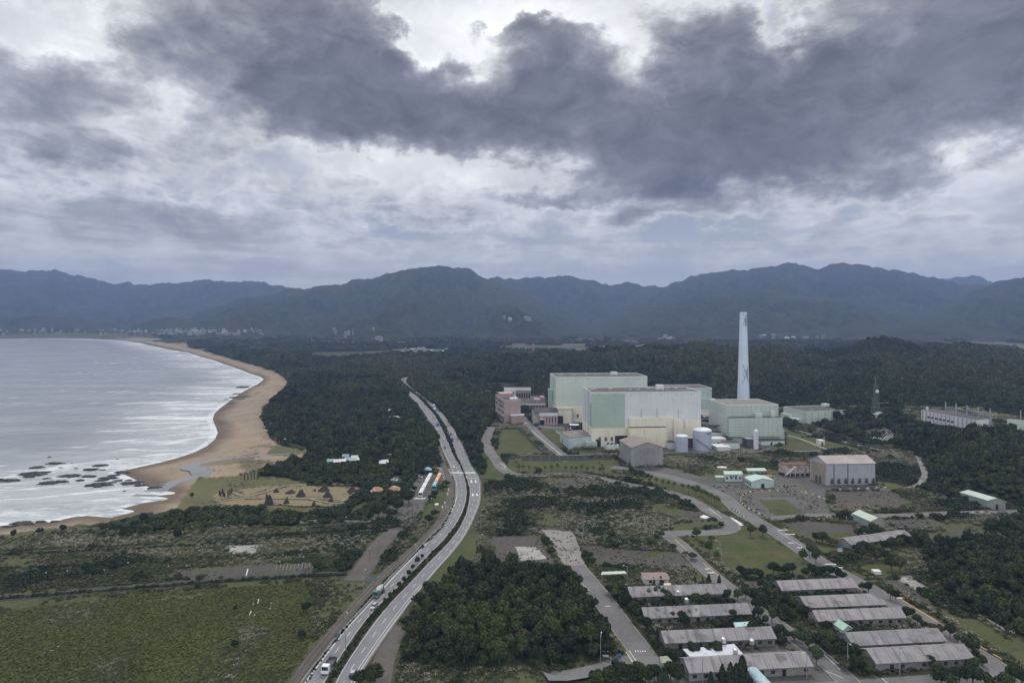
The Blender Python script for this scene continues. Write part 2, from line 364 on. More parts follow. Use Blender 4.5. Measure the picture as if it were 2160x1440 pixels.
def terrain(x, y):
    x = np.asarray(x, float); y = np.asarray(y, float); shp = x.shape; x, y = x.ravel(), y.ravel()
    z = np.zeros(x.shape)
    z += smooth(900, 2600, y) * (fbm(x / 420, y / 420, 3, 3) - .45) * 26
    near = (x < 700 * y / 1440 * 0 + 260) & (y > 150)
    sd = np.full(x.shape, 1e3)
    i = np.where((x < 0) & (y > 100))[0]
    if len(i): sd[i] = -sdist(SEAPOLY, x[i], y[i])
    far = smooth(3300, 3900, y)
    z = z * smooth(40, 260, sd) + (fbm(x / 9, y / 9, 5, 3) - .5) * .8 * smooth(2, 15, sd) * smooth(140, 20, sd)
    z += np.clip(sd * (.055 + .05 * far) - 3.15, -9, 0) + far * np.clip(sd * .03, 0, 8) * smooth(320, 220, 1080 + F * x / np.maximum(y, 50))
    def add(poly, fe, h, rough):
        nonlocal z
        lo, hi = np.min(poly, 0), np.max(poly, 0)
        j = np.where((x > lo[0]) & (x < hi[0]) & (y > lo[1]) & (y < hi[1]))[0]
        if len(j):
            s_ = smooth(0, fe, sdist(poly, x[j], y[j])); z[j] += s_ * (h + rough * (fbm(x[j] / 30, y[j] / 30, 9, 3) - .5))
    add(MOUND, 42, 14, 1.5); add(RHILL, 70, 10, 5); add(KNOLL, 22, 3.5, 3)
    p = 1080 + F * x / np.maximum(y, 50)
    r = np.array(RIDGE, float); ys = np.interp(p, r[:, 0], r[:, 1]) + (fbm(p / 40, p * 0, 31, 4) - .5) * 20
    dr = 1450 + 120 * (fbm(p / 120, p * 0, 33, 2) - .5); zr = np.maximum(H - (ys - YH) * dr / F - 7, 0)
    df = np.interp(p, [780, 900, 1030, 1200, 1600, 1700, 1800, 1900, 2200, 2700], [1250, 1150, 985, 960, 930, 880, 800, 800, 790, 780])
    t = (y - df) / (dr - df); gul = fbm(x / 110, y / 230, 35, 4, .55)
    up = np.clip(t, 0, 1) ** (.75 + .7 * gul); dn = np.clip(1 - (y - dr) / 420, 0, 1)
    side = smooth(760, 880, p)
    z += np.where(t > 0, np.where(t < 1, up, smooth(0, 1, dn)), 0) * zr * side + (gul - .5) * 72 * np.clip(t * (1 - t) * 4, 0, 1) * (t < 1) * side * np.clip(zr / 25, 0, 1)
    j = np.where(y > 2200)[0]
    if len(j):
        mz = mountains(x[j], y[j]); on = smooth(0, 60, sd[j]); z[j] = np.where(sd[j] > 0, np.maximum(z[j], mz * on), z[j])
    return z.reshape(shp)
def hz(x, y): return float(terrain(np.array([x]), np.array([y]))[0])
def G(px, py):                              # where a pixel's ray meets the terrain
    d = np.concatenate([np.arange(140, 1200, 2.0), np.arange(1200, 9000, 12.0)]); u = (px - 1080) / F
    zz = terrain(u * d, d); ray = H - (py - YH) / F * d; k = np.where(ray <= zz)[0]
    d_ = d[k[0]] if len(k) else d[-1]
    return np.array([u * d_, d_, hz(u * d_, d_)])

# ------------------------------------------------------------------ roads as pairs of edges, in photograph pixels
def zz5(*a): return [(600 + x / 3.131, 980 + y / 3.131) for x, y in a]
def zz4(*a): return [(600 + x / 4.8, 700 + y / 4.8) for x, y in a]
HL_L = [(600, 1500)] + zz5((125, 1440), (250, 1275), (420, 1065), (570, 905), (690, 765), (850, 603), (955, 490), (1045, 390), (1105, 290), (1132, 200), (1128, 110), (1090, 0)) + zz4((1600, 1190), (1540, 1020), (1470, 900), (1400, 795), (1320, 705), (1250, 628), (1180, 560), (1120, 530), (1104, 510), (1128, 487), (1180, 476), (1240, 463), (1320, 446))
HL_R = [(650, 1500)] + zz5((265, 1440), (345, 1310), (480, 1105), (590, 965), (712, 845), (820, 735), (910, 640), (1010, 540), (1110, 425), (1172, 320), (1200, 230), (1202, 150), (1190, 85), (1160, 0)) + zz4((1720, 1270), (1655, 1110), (1580, 950), (1510, 830), (1430, 740), (1340, 650), (1260, 595), (1202, 552), (1170, 522), (1172, 505), (1200, 490), (1245, 475), (1320, 455))
HR_L = [(680, 1500)] + zz5((335, 1440), (400, 1325), (500, 1172), (610, 1020), (720, 892), (832, 778), (940, 662), (1060, 540), (1145, 435), (1198, 330), (1220, 235), (1222, 160), (1200, 90), (1165, 0)) + zz4((1735, 1225), (1690, 1095), (1640, 965), (1570, 862), (1482, 762), (1400, 672), (1290, 592), (1236, 548), (1200, 518), (1198, 500), (1225, 486), (1262, 474), (1320, 458))
HR_R = [(735, 1500)] + zz5((465, 1440), (540, 1310), (622, 1190), (705, 1075), (785, 965), (905, 810), (1005, 690), (1105, 578), (1195, 455), (1252, 340), (1286, 250), (1293, 170), (1282, 90), (1225, 0)) + zz4((1850, 1270), (1790, 1140), (1720, 1010), (1640, 890), (1560, 790), (1482, 720), (1382, 640), (1302, 582), (1236, 518), (1236, 502), (1262, 488), (1290, 476), (1325, 462))
RAILP = [(560, 1500)] + zz5((72, 1440), (170, 1290), (320, 1110), (445, 955), (560, 830), (650, 735), (780, 620), (870, 540), (960, 455), (1020, 385), (1065, 300), (1090, 220), (1100, 130), (1065, 40), (1040, -20)) + zz4((1575, 1170), (1515, 1020), (1450, 910), (1380, 805), (1300, 715), (1235, 640))
ROADS = [  # name, centre line px, width m, material key
    ('road', [(1036, 900), (1030, 915), (1026, 932), (1034, 954), (1047, 970), (1060, 988), (1080, 999), (1117, 1002), (1178, 1000), (1222, 1001), (1264, 1008), (1319, 1020), (1375, 1031), (1412, 1038), (1452, 1052), (1489, 1073), (1526, 1093), (1546, 1107), (1538, 1119), (1501, 1123), (1440, 1124), (1395, 1126)], 8, 'road'),
    ('road', [(1395, 1124), (1425, 1140), (1452, 1165), (1489, 1201), (1530, 1235), (1580, 1275), (1640, 1318), (1705, 1365), (1760, 1410), (1800, 1450), (1830, 1500)], 7, 'road'),
    ('road', [(1290, 985), (1330, 990), (1400, 1003), (1455, 1018), (1500, 1035), (1530, 1050), (1560, 1078), (1590, 1096), (1636, 1122), (1682, 1153), (1731, 1186), (1780, 1214), (1835, 1243), (1881, 1268), (1942, 1304), (2003, 1345), (2064, 1384), (2110, 1414), (2180, 1462)], 9, 'road'),
    ('road', [(1212, 1192), (1240, 1225), (1268, 1260), (1290, 1290), (1315, 1325), (1342, 1360), (1368, 1400), (1400, 1450), (1430, 1500)], 8.5, 'road'),
    ('road', [(1620, 1094), (1700, 1088), (1800, 1088), (1850, 1088), (1930, 1086), (2010, 1082), (2090, 1080), (2200, 1079)], 7, 'road'),
    ('road', [(1060, 840), (1080, 862), (1110, 890), (1145, 925), (1180, 955), (1200, 962), (1260, 958), (1330, 957)], 9, 'road'),
    ('road', [(1330, 957), (1400, 955), (1500, 953), (1600, 953), (1740, 951), (1840, 949), (1900, 950)], 7, 'road'),
    ('road', [(1150, 1440), (1225, 1425), (1290, 1402), (1350, 1388)], 6, 'road'),
    ('road', [(1330, 1505), (1500, 1470), (1760, 1450), (1980, 1435), (2110, 1420)], 7, 'road'),
    ('path', [(1655, 916), (1690, 926), (1745, 948)], 3.5, 'conc'),
    ('path', [(1668, 905), (1720, 918), (1800, 937), (1870, 952)], 5, 'conc'),
    ('path', [(1935, 965), (1945, 985), (1950, 1005), (1938, 1022), (1915, 1030)], 4, 'conc'),
    ('road', [(-500, 1290), (-200, 1274), (0, 1262), (150, 1250), (300, 1238), (450, 1226), (640, 1214), (730, 1212), (790, 1225)], 5, 'dark'),
    ('road', [(-300, 1186), (0, 1170), (120, 1163), (250, 1158), (420, 1148), (640, 1130), (820, 1118), (850, 1114)], 5, 'dark'),
    ('road', [(832, 1118), (800, 1150), (770, 1195), (745, 1225)], 9, 'dirt'),
    ('path', [(790, 1500), (800, 1440), (808, 1400), (818, 1370), (830, 1340), (838, 1318)], 7, 'dirt'),
    ('path', [(470, 1052), (530, 1050), (600, 1051), (700, 1052), (745, 1060)], 2.2, 'sandm'),
    ('path', [(490, 1035), (520, 1045), (560, 1036), (600, 1025), (640, 1022), (740, 1026)], 2.6, 'sandm'),
    ('path', [(655, 1052), (700, 1061), (735, 1062)], 1.6, 'sandm'),
]
YARDS = [  # bare ground and hardstandings: px polygon, material key, name
    ([(1141, 1116), (1211, 1120), (1237, 1197), (1192, 1197)], 'conc', 'pavement'),
    ([(1040, 1130), (1140, 1128), (1180, 1200), (1045, 1205)], 'asph', 'ground_patch'),
    ([(1087, 1152), (1130, 1152), (1152, 1178), (1100, 1182)], 'slab', 'pavement'),
    ([(1220, 1150), (1260, 1150), (1310, 1158), (1470, 1165), (1495, 1195), (1260, 1195)], 'asph', 'ground_patch'),
    ([(1440, 1075), (1490, 1080), (1500, 1098), (1455, 1100), (1436, 1092)], 'asph', 'ground_patch'),
    ([(1165, 1008), (1215, 1010), (1220, 1030), (1168, 1033)], 'asph', 'ground_patch'),
    ([(1310, 986), (1400, 985), (1470, 1003), (1520, 1010), (1560, 1000), (1700, 1002), (1855, 1025), (1880, 1034), (1740, 1034), (1750, 1075), (1760, 1085), (1600, 1090), (1560, 1076), (1520, 1046), (1380, 1008)], 'asph', 'hardstanding'),
    ([(1740, 1037), (1880, 1034), (1925, 1060), (1900, 1070), (1780, 1068)], 'asph', 'ground_patch'),
    ([(1640, 1102), (1700, 1098), (1790, 1105), (1815, 1125), (1700, 1132)], 'asph', 'ground_patch'),
    ([(1870, 1096), (1960, 1092), (2010, 1110), (1900, 1115)], 'asph', 'ground_patch'),
    ([(1940, 1124), (2080, 1118), (2140, 1128), (2040, 1145), (1960, 1150)], 'asph', 'ground_patch'),
    ([(1855, 1222), (1895, 1222), (1990, 1285), (2020, 1297), (1990, 1300), (1925, 1262)], 'asph', 'ground_patch'),
    ([(1880, 1213), (1920, 1212), (1965, 1244), (1935, 1246)], 'slab', 'pavement'),
    ([(370, 1200), (520, 1192), (660, 1185), (668, 1205), (520, 1214), (395, 1222)], 'asph', 'ground_patch'),
    ([(478, 1150), (548, 1148), (540, 1168), (480, 1168)], 'slab', 'pavement'),
    ([(0, 1192), (125, 1190), (130, 1198), (0, 1202)], 'asph', 'ground_patch'),
    ([(884, 1000), (925, 1000), (948, 1005), (905, 1050), (880, 1092), (850, 1101), (780, 1100), (790, 1085), (845, 1055), (862, 1030)], 'asph', 'parking_lot'),
    ([(820, 1008), (858, 1000), (838, 1022), (815, 1022)], 'asph', 'parking_lot'),
    ([(920, 985), (950, 988), (965, 1004), (925, 1000)], 'conc', 'pavement'),
    ([(1180, 925), (1250, 895), (1260, 950), (1320, 952), (1480, 952), (1640, 950), (1640, 940), (1660, 900), (1500, 890), (1250, 865), (1130, 868), (1060, 850), (1050, 835), (1150, 835), (1150, 890), (1130, 900)], 'asph', 'hardstanding'),
    ([(1560, 1225), (1600, 1222), (1640, 1238), (1600, 1250)], 'asph', 'ground_patch'),
    ([(1395, 1400), (1700, 1350), (1830, 1440), (1780, 1500), (1450, 1500)], 'asph', 'hardstanding'),
]
LAWNS = [
    [(1056, 907), (1100, 905), (1145, 957), (1046, 960)], [(1138, 905), (1170, 905), (1215, 950), (1200, 952), (1175, 940)],
    [(1203, 951), (1270, 948), (1275, 955), (1225, 957)], [(1070, 965), (1300, 966), (1310, 985), (1290, 995), (1225, 996), (1100, 997), (1075, 990)],
    [(962, 1138), (1000, 1124), (1009, 1165), (985, 1198), (925, 1240), (888, 1252), (918, 1212)],
    [(1442, 1135), (1556, 1117), (1574, 1108), (1655, 1152), (1738, 1203), (1690, 1218), (1560, 1218), (1508, 1182)],
    [(1658, 905), (1702, 920), (1680, 923), (1744, 948), (1720, 951), (1660, 952), (1620, 945), (1657, 938), (1655, 924)],
    [(1686, 922), (1720, 922), (1815, 947), (1800, 951), (1752, 948)],
    [(885, 1096), (905, 1055), (950, 1005), (968, 1010), (975, 1025), (960, 1060), (930, 1095), (905, 1105)],
    [(1290, 998), (1400, 1010), (1500, 1045), (1535, 1058), (1534, 1082), (1500, 1070), (1455, 1045), (1380, 1024), (1290, 1006)],
    [(1600, 1055), (1655, 1053), (1708, 1090), (1640, 1092)], [(1022, 965), (1045, 975), (1070, 1006), (1060, 1015), (1025, 1010)],
    [(1420, 1120), (1500, 1112), (1530, 1100), (1500, 1098), (1420, 1106)], [(1990, 1297), (2060, 1305), (2160, 1370), (2160, 1400), (2050, 1340)],
    [(1700, 1130), (1790, 1124), (1840, 1140), (1770, 1160), (1735, 1170)], [(1820, 1190), (1915, 1185), (1905, 1215), (1860, 1220), (1812, 1198)],
    [(1470, 1195), (1490, 1210), (1500, 1225), (1465, 1230)], [(535, 1080), (585, 1068), (650, 1070), (645, 1083), (560, 1086)],
    [(738, 1070), (790, 1045), (770, 1075), (742, 1086)],
]
# ------------------------------------------------------------------ ground cover map (in photograph pixels of the visible surface)
MX0, MY0, MWD, MHT = -600, 660, 3400, 1100
CM = np.full((MHT, MWD), 4, np.uint8)       # 4 scrub
def paint(poly, cls):
    p = np.array(poly, float); x0, y0 = np.floor(p.min(0)).astype(int); x1, y1 = np.ceil(p.max(0)).astype(int)
    x0, x1 = max(x0 - MX0, 0), min(x1 - MX0 + 1, MWD); y0, y1 = max(y0 - MY0, 0), min(y1 - MY0 + 1, MHT)
    if x1 <= x0 or y1 <= y0: return
    X, Y = np.meshgrid(np.arange(x0, x1) + MX0 + .5, np.arange(y0, y1) + MY0 + .5)
    v = CM[y0:y1, x0:x1]; v[inpoly(p, X, Y)] = cls
FORESTS = [
    [(-600, 660), (2800, 660), (2800, 900), (2160, 862), (1900, 858), (1860, 850), (1790, 858), (1640, 850), (1500, 862), (1150, 832), (1060, 818), (1040, 838), (1046, 880), (1030, 905), (1018, 960), (1015, 1020), (1016, 1070), (1016, 1090), (1010, 1075), (1005, 1030), (940, 985), (800, 985),
     (740, 960), (665, 950), (620, 938), (580, 925), (565, 905), (555, 880), (575, 850), (600, 830), (614, 808), (600, 797), (560, 778), (510, 762), (450, 745), (400, 733), (300, 700)],
    [(1705, 893), (1760, 862), (1860, 870), (1925, 885), (1940, 905), (2000, 918), (2120, 918), (2800, 930), (2800, 1100), (2160, 1058), (2090, 1055), (2010, 1052), (1950, 1035), (1952, 1000), (1930, 960), (1915, 945), (1890, 945), (1900, 925), (1870, 905), (1830, 905), (1815, 930)],
    [(1940, 1168), (1966, 1222), (2012, 1268), (2060, 1290), (2140, 1336), (2700, 1600), (2800, 1030), (2160, 1085), (2061, 1125), (1985, 1145)],
    [(845, 1402), (855, 1380), (862, 1330), (900, 1252), (960, 1206), (1060, 1190), (1185, 1200), (1226, 1250), (1264, 1312), (1284, 1385), (1215, 1402), (1100, 1410), (950, 1408)],
    [(150, 1114), (250, 1096), (300, 1082), (420, 1076), (560, 1072), (640, 1088), (720, 1072), (745, 1052), (780, 1020), (830, 1000), (862, 1000), (862, 1030), (845, 1056), (790, 1085), (780, 1102), (600, 1108), (300, 1122)],
    [(540, 1004), (620, 976), (680, 962), (745, 958), (890, 985), (900, 1000), (860, 1002), (815, 1010), (760, 1030), (745, 1020), (660, 1021), (640, 1012), (600, 1006)],
]
FIELD = [(-600, 1320), (0, 1290), (300, 1252), (640, 1228), (660, 1262), (664, 1330), (620, 1430), (560, 1760), (-600, 1760)]
SAND = COAST[:COAST.index((262, 717.5)) + 1] + [(240, 713), (300, 712), (400, 719), (400, 733), (450, 745), (500, 760), (550, 773), (580, 783), (602, 798), (612, 808), (598, 826), (575, 842), (553, 862), (550, 880), (566, 900), (572, 925), (590, 938), (640, 950), (665, 957), (655, 964), (600, 976), (540, 992), (500, 1003), (440, 1010), (420, 1006), (395, 1035), (372, 1075), (290, 1086), (225, 1103), (150, 1108), (0, 1128), (-700, 1230)]
PARK = [(440, 1045), (520, 1030), (600, 1022), (640, 1020), (740, 1022), (762, 1030), (745, 1056), (735, 1066), (560, 1070), (470, 1062)]
DUNE = [(420, 1008), (500, 1003), (560, 990), (640, 1018), (740, 1022), (742, 1072), (560, 1086), (430, 1076), (330, 1082), (372, 1075), (395, 1035)]
DUNES2 = [(560, 958), (585, 940), (640, 950), (650, 956), (600, 962)]
for p in FORESTS: paint(p, 1)
paint(SAND, 5); paint(DUNE, 8); paint(DUNES2, 8); paint(FIELD, 3); paint(PARK, 9)
for p in FORESTS[4:6]: paint(p, 1)
for p in YARDS:
    if p[1] != 'dirt': paint(p[0], 6)
for p in LAWNS: paint(p, 2)
WET = [(262, 1006), (240, 995), (330, 975), (430, 940), (447, 926), (453, 912), (443, 884), (458, 862), (490, 838), (540, 810), (560, 806), (500, 840), (465, 870), (462, 890), (472, 912), (462, 935), (440, 952), (400, 968), (330, 992), (300, 1015)]
# cuttings through the cover for everything paved
def strip_px(line, wpx): pass
def edge_pair(center, width):
    c = smoothline([p[:2] for p in WL(center)], step=4.0); t = np.gradient(c, axis=0); t /= np.linalg.norm(t, axis=1)[:, None]
    nrm = np.stack([-t[:, 1], t[:, 0]], 1); return c + nrm * width / 2, c - nrm * width / 2
def world_edges(l, r, n=260):
    a = resample(smoothline([p[:2] for p in WL(l)], step=5.0), n); b = resample(smoothline([p[:2] for p in WL(r)], step=5.0), n); return a, b
def paint_world(poly, cls, grow=0.0):
    q = []
    for p in poly: q.append(PX(p[0], p[1], 0.0))
    paint(q, cls)
PAVED = []
for nm, cl_, wd, mk in ROADS:
    l, r = edge_pair(cl_, wd); PAVED.append((nm, l, r, mk))
    l2, r2 = edge_pair(cl_, wd + 3); paint_world(np.vstack([l2, r2[::-1]]), 7)
hl = world_edges(HL_L, HL_R); hr = world_edges(HR_L, HR_R); rail = edge_pair(RAILP, 4.2)

def grow(pr, w_):
    d = pr[1] - pr[0]; d /= np.linalg.norm(d, axis=1)[:, None]; return np.vstack([pr[0] - d * w_, (pr[1] + d * w_)[::-1]])
paint_world(grow(hl, 2.0), 7); paint_world(grow(hr, 3.5), 7)
med = np.vstack([hl[1], hr[0][::-1]]); paint_world(med, 7)
r2 = edge_pair(RAILP, 6); paint_world(np.vstack([r2[0], r2[1][::-1]]), 7)
def cover_at(x, y, z):
    px, py = PX(x, np.maximum(y, 1), z); i = np.clip((px - MX0).astype(int), 0, MWD - 1); j = np.clip((py - MY0).astype(int), 0, MHT - 1)
    return CM[j, i]
# ------------------------------------------------------------------ the ground as one fan of quads, finer towards the viewer
cols = np.arange(-560, 2722, 3.0); us = (cols - 1080) / F
ds = [125.0]
while ds[-1] < 11500: ds.append(ds[-1] * 1.0052 + .1)
ds = np.array(ds); U, D = np.meshgrid(us, ds); X = U * D; Y = D; Z = terrain(X, Y)
def jit(k, s, a): return (fbm(X.ravel() / s, Y.ravel() / s, k, 3) - .5) * a
cov = cover_at(X.ravel() + jit(1, 3, 4), Y.ravel() + jit(2, 3, 8), Z.ravel()); cov2 = cover_at(X.ravel() + jit(3, 9, 16), Y.ravel() + jit(4, 9, 26), Z.ravel()); cov = np.where((cov == 6) & (cov2 == 4), 4, np.where((cov == 4) & (cov2 == 6), 6, cov))
ALB = np.array([(.1, .1, .1), (.022, .030, .016), (.062, .085, .030), (.068, .080, .029), (.074, .082, .040), (.25, .213, .170), (.080, .075, .070), (.065, .068, .040), (.105, .105, .058), (.19, .165, .105)], float)
ca = ALB[cov]
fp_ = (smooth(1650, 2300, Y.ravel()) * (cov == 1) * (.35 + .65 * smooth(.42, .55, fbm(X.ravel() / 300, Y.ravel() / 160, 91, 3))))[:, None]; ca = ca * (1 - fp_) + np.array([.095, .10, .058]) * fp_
# damp sand along the water line
sv = np.zeros(len(cov)); k = np.where(cov == 5)[0]
if len(k):
    s_ = -sdist(SEAPOLY, X.ravel()[k], Y.ravel()[k]); wet = smooth(24, 6, s_ + 14 * (fbm(X.ravel()[k] / 40, Y.ravel()[k] / 40, 4, 3) - .5)); fr_ = (smooth(28, 75, s_) * smooth(.50, .62, fbm(X.ravel()[k] / 14, Y.ravel()[k] / 20, 44, 4)))[:, None] * .75; ca[k] = ca[k] * (1 - fr_) + np.array([.085, .088, .05]) * fr_; ca[k] = ca[k] * (1 - .52 * wet[:, None]) * np.array([1, 1 - .03, 1 - .06])
nr, nc = Z.shape
idx = np.arange(nr * nc).reshape(nr, nc)
quads = np.stack([idx[:-1, :-1], idx[:-1, 1:], idx[1:, 1:], idx[1:, :-1]], -1).reshape(-1, 4)
V = np.stack([X, Y, Z], -1).reshape(-1, 3)
gm, t, b = newmat('ground_surface')
at = node(t, 'ShaderNodeAttribute', attribute_name='cover'); P = wpos(t)
n1 = noise_n(t, P, .035, 6, .62); n2 = noise_n(t, P, .45, 5, .7); n3 = noise_n(t, P, .006, 5, .6)
k_ = mixc(t, n1.ss(.38, .68) * .55, at, mixc(t, 1.0, at, (.62, .60, .58), 'MULTIPLY'))
k_ = mixc(t, n2.ss(.45, .72) * .55, k_, mixc(t, 1.0, at, (1.5, 1.45, 1.35), 'MULTIPLY'))
k_ = mixc(t, n2.ss(.48, .3) * .6, k_, mixc(t, 1.0, at, (.45, .46, .45), 'MULTIPLY'))
k_ = mixc(t, n3.ss(.4, .65) * .4, k_, mixc(t, 1.0, at, (1.35, 1.2, 1.05), 'MULTIPLY'))
put(t, b.inputs['Base Color'], k_); b.inputs['Roughness'].default_value = .95; b.inputs['Specular IOR Level'].default_value = .1
put(t, b.inputs['Normal'], node(t, 'ShaderNodeBump', {'Height': n2, 'Strength': .5, 'Distance': .5}))
# far woods: mottled crowns at two scales, with bare slopes here and there
fm, t, b = newmat('far_woods'); P = wpos(t)
v1 = node(t, 'ShaderNodeTexVoronoi', {'Vector': P, 'Scale': .055}); n1 = noise_n(t, P, .012, 6, .65); n3 = noise_n(t, P, .0022, 5, .6)
k_ = mixc(t, n1.ss(.35, .65), (.026, .035, .022), (.050, .056, .034)); k_ = mixc(t, n3.ss(.48, .62) * .6, k_, (.062, .064, .036))
k_ = mixc(t, noise_n(t, P, .0065, 4, .6, .4).ss(.67, .74) * .35, k_, (.12, .115, .08))
put(t, b.inputs['Base Color'], k_); b.inputs['Roughness'].default_value = 1; b.inputs['Specular IOR Level'].default_value = .05
put(t, b.inputs['Normal'], node(t, 'ShaderNodeBump', {'Height': v1 * -1.0 + noise_n(t, P, .09, 4, .7), 'Strength': .9, 'Distance': 11.0}))
qc = quads[:, 0]; qz = Z.ravel()[qc]; qy = Y.ravel()[qc]; qx = X.ravel()[qc]; qcov = cov[qc]
is_beach = qcov == 5
base_far = terrain  # (mountains start where the ranges rise)
mz = np.full(len(qc), -50.0); j = np.where(qy > 2200)[0]; mz[j] = mountains(qx[j], qy[j])
is_mt = (mz > 4) & (qy > 2200)
pq = 1080 + F * qx / qy
is_hill = (~is_mt) & (qz > 3.0) & (qy > 700) & (qy < 2000) & (pq > 780)
LAND = {}
for nm, msk, mm in (('beach', is_beach & ~is_mt, gm), ('mountains', is_mt, fm), ('hill', is_hill & ~is_beach, gm), ('ground', ~(is_beach | is_mt | is_hill), gm)):
    q = quads[msk]; u_, inv = np.unique(q, return_inverse=True)
    me = npmesh(nm, V[u_], inv.reshape(-1, 4), mm, smooth_=True)
    a = me.attributes.new('cover', 'FLOAT_COLOR', 'POINT'); a.data.foreach_set('color', np.c_[ca[u_], np.ones(len(u_))].astype(np.float32).ravel())
    LAND[nm] = struct(nm, me)
# ------------------------------------------------------------------ sea with swell lines and surf
sc_ = np.arange(-560, 760, 3.0); su = (sc_ - 1080) / F; dsea = [270.0]
while dsea[-1] < 4600: dsea.append(dsea[-1] * 1.0045 + .05)
U, D = np.meshgrid(su, np.array(dsea)); sx_, sy_ = (U * D).ravel(), D.ravel()
sdv = np.full(len(sx_), -1e3); ins = sdist(SEAPOLY, sx_, sy_)
# swell height, bending round with the coast (long gentle crests)
ph = sy_ / 34.0 + ins / 60.0 + 5.0 * fbm(sx_ / 260, sy_ / 160, 60, 3)
amp = .5 * smooth(0, 30, ins) * (1 - .55 * smooth(120, 500, ins))
szz = SEAZ + amp * (np.abs(np.sin(ph * np.pi)) ** 3 - .3) * (.4 + fbm(sx_ / 70, sy_ / 70, 61, 2)) + (fbm(sx_ / 6, sy_ / 6, 62, 3) - .5) * .25 * smooth(0, 20, ins)
nr, nc = U.shape; idx = np.arange(nr * nc).reshape(nr, nc)
q = np.stack([idx[:-1, :-1], idx[:-1, 1:], idx[1:, 1:], idx[1:, :-1]], -1).reshape(-1, 4)
q = q[ins[q].max(1) > -12]; u_, inv = np.unique(q, return_inverse=True)
wm, t, b = newmat('sea_water'); P = wpos(t); x, y, z = sep(t, P)
s_ = node(t, 'ShaderNodeAttribute', {}, 2, attribute_name='shore'); cx = node(t, 'ShaderNodeAttribute', {}, 2, attribute_name='along')
fo = noise_n(t, comb(t, x * .010 + s_ * .004, y * .045, 0.0), 1.0, 7, .66, .7); fo2 = noise_n(t, comb(t, x * .004, y * .012, 5.0), 1.0, 4, .6, .5)
lace = noise_n(t, comb(t, x * .10, y * .22, 0.0), 1.0, 6, .7, .8)
near_ = s_.ss(190, 10)
foam = (fo * .62 + lace * .30 + fo2 * .24 + near_ * .12).ss(.68, .82) * s_.ss(420, 150) * .62
foam = foam.max((fo * .6 + lace * .5).ss(.685, .74) * s_.ss(1100, 300) * .6).max(s_.ss(5, 1.5) * lace.ss(.38, .58) * .6)
cr = node(t, 'ShaderNodeAttribute', {}, 2, attribute_name='crest')
foam = foam.max(cr.ss(.90, .985) * (fo2 * .75 + fo * .5 + near_ * .12).ss(.665, .78) * s_.ss(460, 140) * (lace * .9 + .2) * .7)
milk = s_.ss(150, 15) * (fo2 * .8 + lace * .5).ss(.35, .75)
k_ = mixc(t, noise_n(t, comb(t, x * .3, y, 0.0), .02, 5, .6).ss(.35, .65), (.195, .21, .222), (.275, .292, .30)); k_ = mixc(t, noise_n(t, comb(t, x * .35, y, 0.0), .11, 5, .7).ss(.45, .7) * .45, k_, (.14, .165, .18)); k_ = mixc(t, milk * .75, k_, (.50, .52, .52)); k_ = mixc(t, foam, k_, (.80, .82, .84))
put(t, b.inputs['Base Color'], k_); put(t, b.inputs['Roughness'], foam * .6 + .22); b.inputs['IOR'].default_value = 1.33
hh = noise_n(t, comb(t, x * .45, y, 0.0), .14, 6, .62, .3) + noise_n(t, comb(t, x * .3, y, 0.0), .035, 3, .5, .3) * 2.2
put(t, b.inputs['Normal'], node(t, 'ShaderNodeBump', {'Height': hh + foam * .25, 'Strength': .5, 'Distance': 1.1}))
me = npmesh('sea', np.c_[sx_, sy_, szz][u_], inv.reshape(-1, 4), wm, smooth_=True)
a = me.attributes.new('shore', 'FLOAT', 'POINT'); a.data.foreach_set('value', ins[u_].astype(np.float32))
a = me.attributes.new('crest', 'FLOAT', 'POINT'); a.data.foreach_set('value', np.abs(np.sin(ph * np.pi))[u_].astype(np.float32))
a = me.attributes.new('along', 'FLOAT', 'POINT'); a.data.foreach_set('value', (sy_ + .35 * sx_)[u_].astype(np.float32))
struct('sea', me)
# stream across the beach and the lagoon behind the sand spit
stm, t, b = newmat('stream_water'); b.inputs['Base Color'].default_value = (.17, .175, .17, 1); b.inputs['Roughness'].default_value = .16
put(t, b.inputs['Normal'], node(t, 'ShaderNodeBump', {'Height': noise_n(t, wpos(t), .5, 4), 'Strength': .15, 'Distance': .3}))
def drape_strip(name, c, wds, m, up, step=3.0, nacross=3):
    c = smoothline(c, step=step); n = len(c); t_ = np.gradient(c, axis=0); t_ /= np.linalg.norm(t_, axis=1)[:, None] + 1e-9; nr_ = np.stack([-t_[:, 1], t_[:, 0]], 1)
    wd = np.interp(np.linspace(0, 1, n), np.linspace(0, 1, len(wds)), wds) * (1 + .35 * (fbm(np.arange(n) / 5.0, np.zeros(n), 71, 2) - .5))
    rows = [c + nr_ * (wd * (k / (nacross - 1) - .5))[:, None] for k in range(nacross)]
    pv = np.stack(rows, 1).reshape(-1, 2); zz = terrain(pv[:, 0], pv[:, 1]); zl = zz.reshape(n, nacross).max(1).repeat(nacross)
    i = np.arange(n * nacross).reshape(n, nacross); f = np.stack([i[:-1, :-1], i[:-1, 1:], i[1:, 1:], i[1:, :-1]], -1).reshape(-1, 4)
    return struct(name, npmesh(name, np.c_[pv, zl + up], f, m))
drape_strip('stream', [p[:2] for p in WL([(300, 1040), (340, 1024), (375, 1012), (405, 1006), (425, 1000), (418, 992), (400, 987), (412, 979), (450, 973), (510, 967), (570, 962), (640, 958)], -1)], [14, 12, 9, 13, 12, 9, 6, 4, 3, 2.5], stm, .12)
lag = WL([(312, 717.5), (330, 716.8), (380, 717.5), (440, 721), (470, 724.5), (445, 724.5), (400, 723), (350, 720.5)], 1.5)
me = M(); me.prism(lag, 0.5, 2.6); struct('river', me.mesh('river', stm))
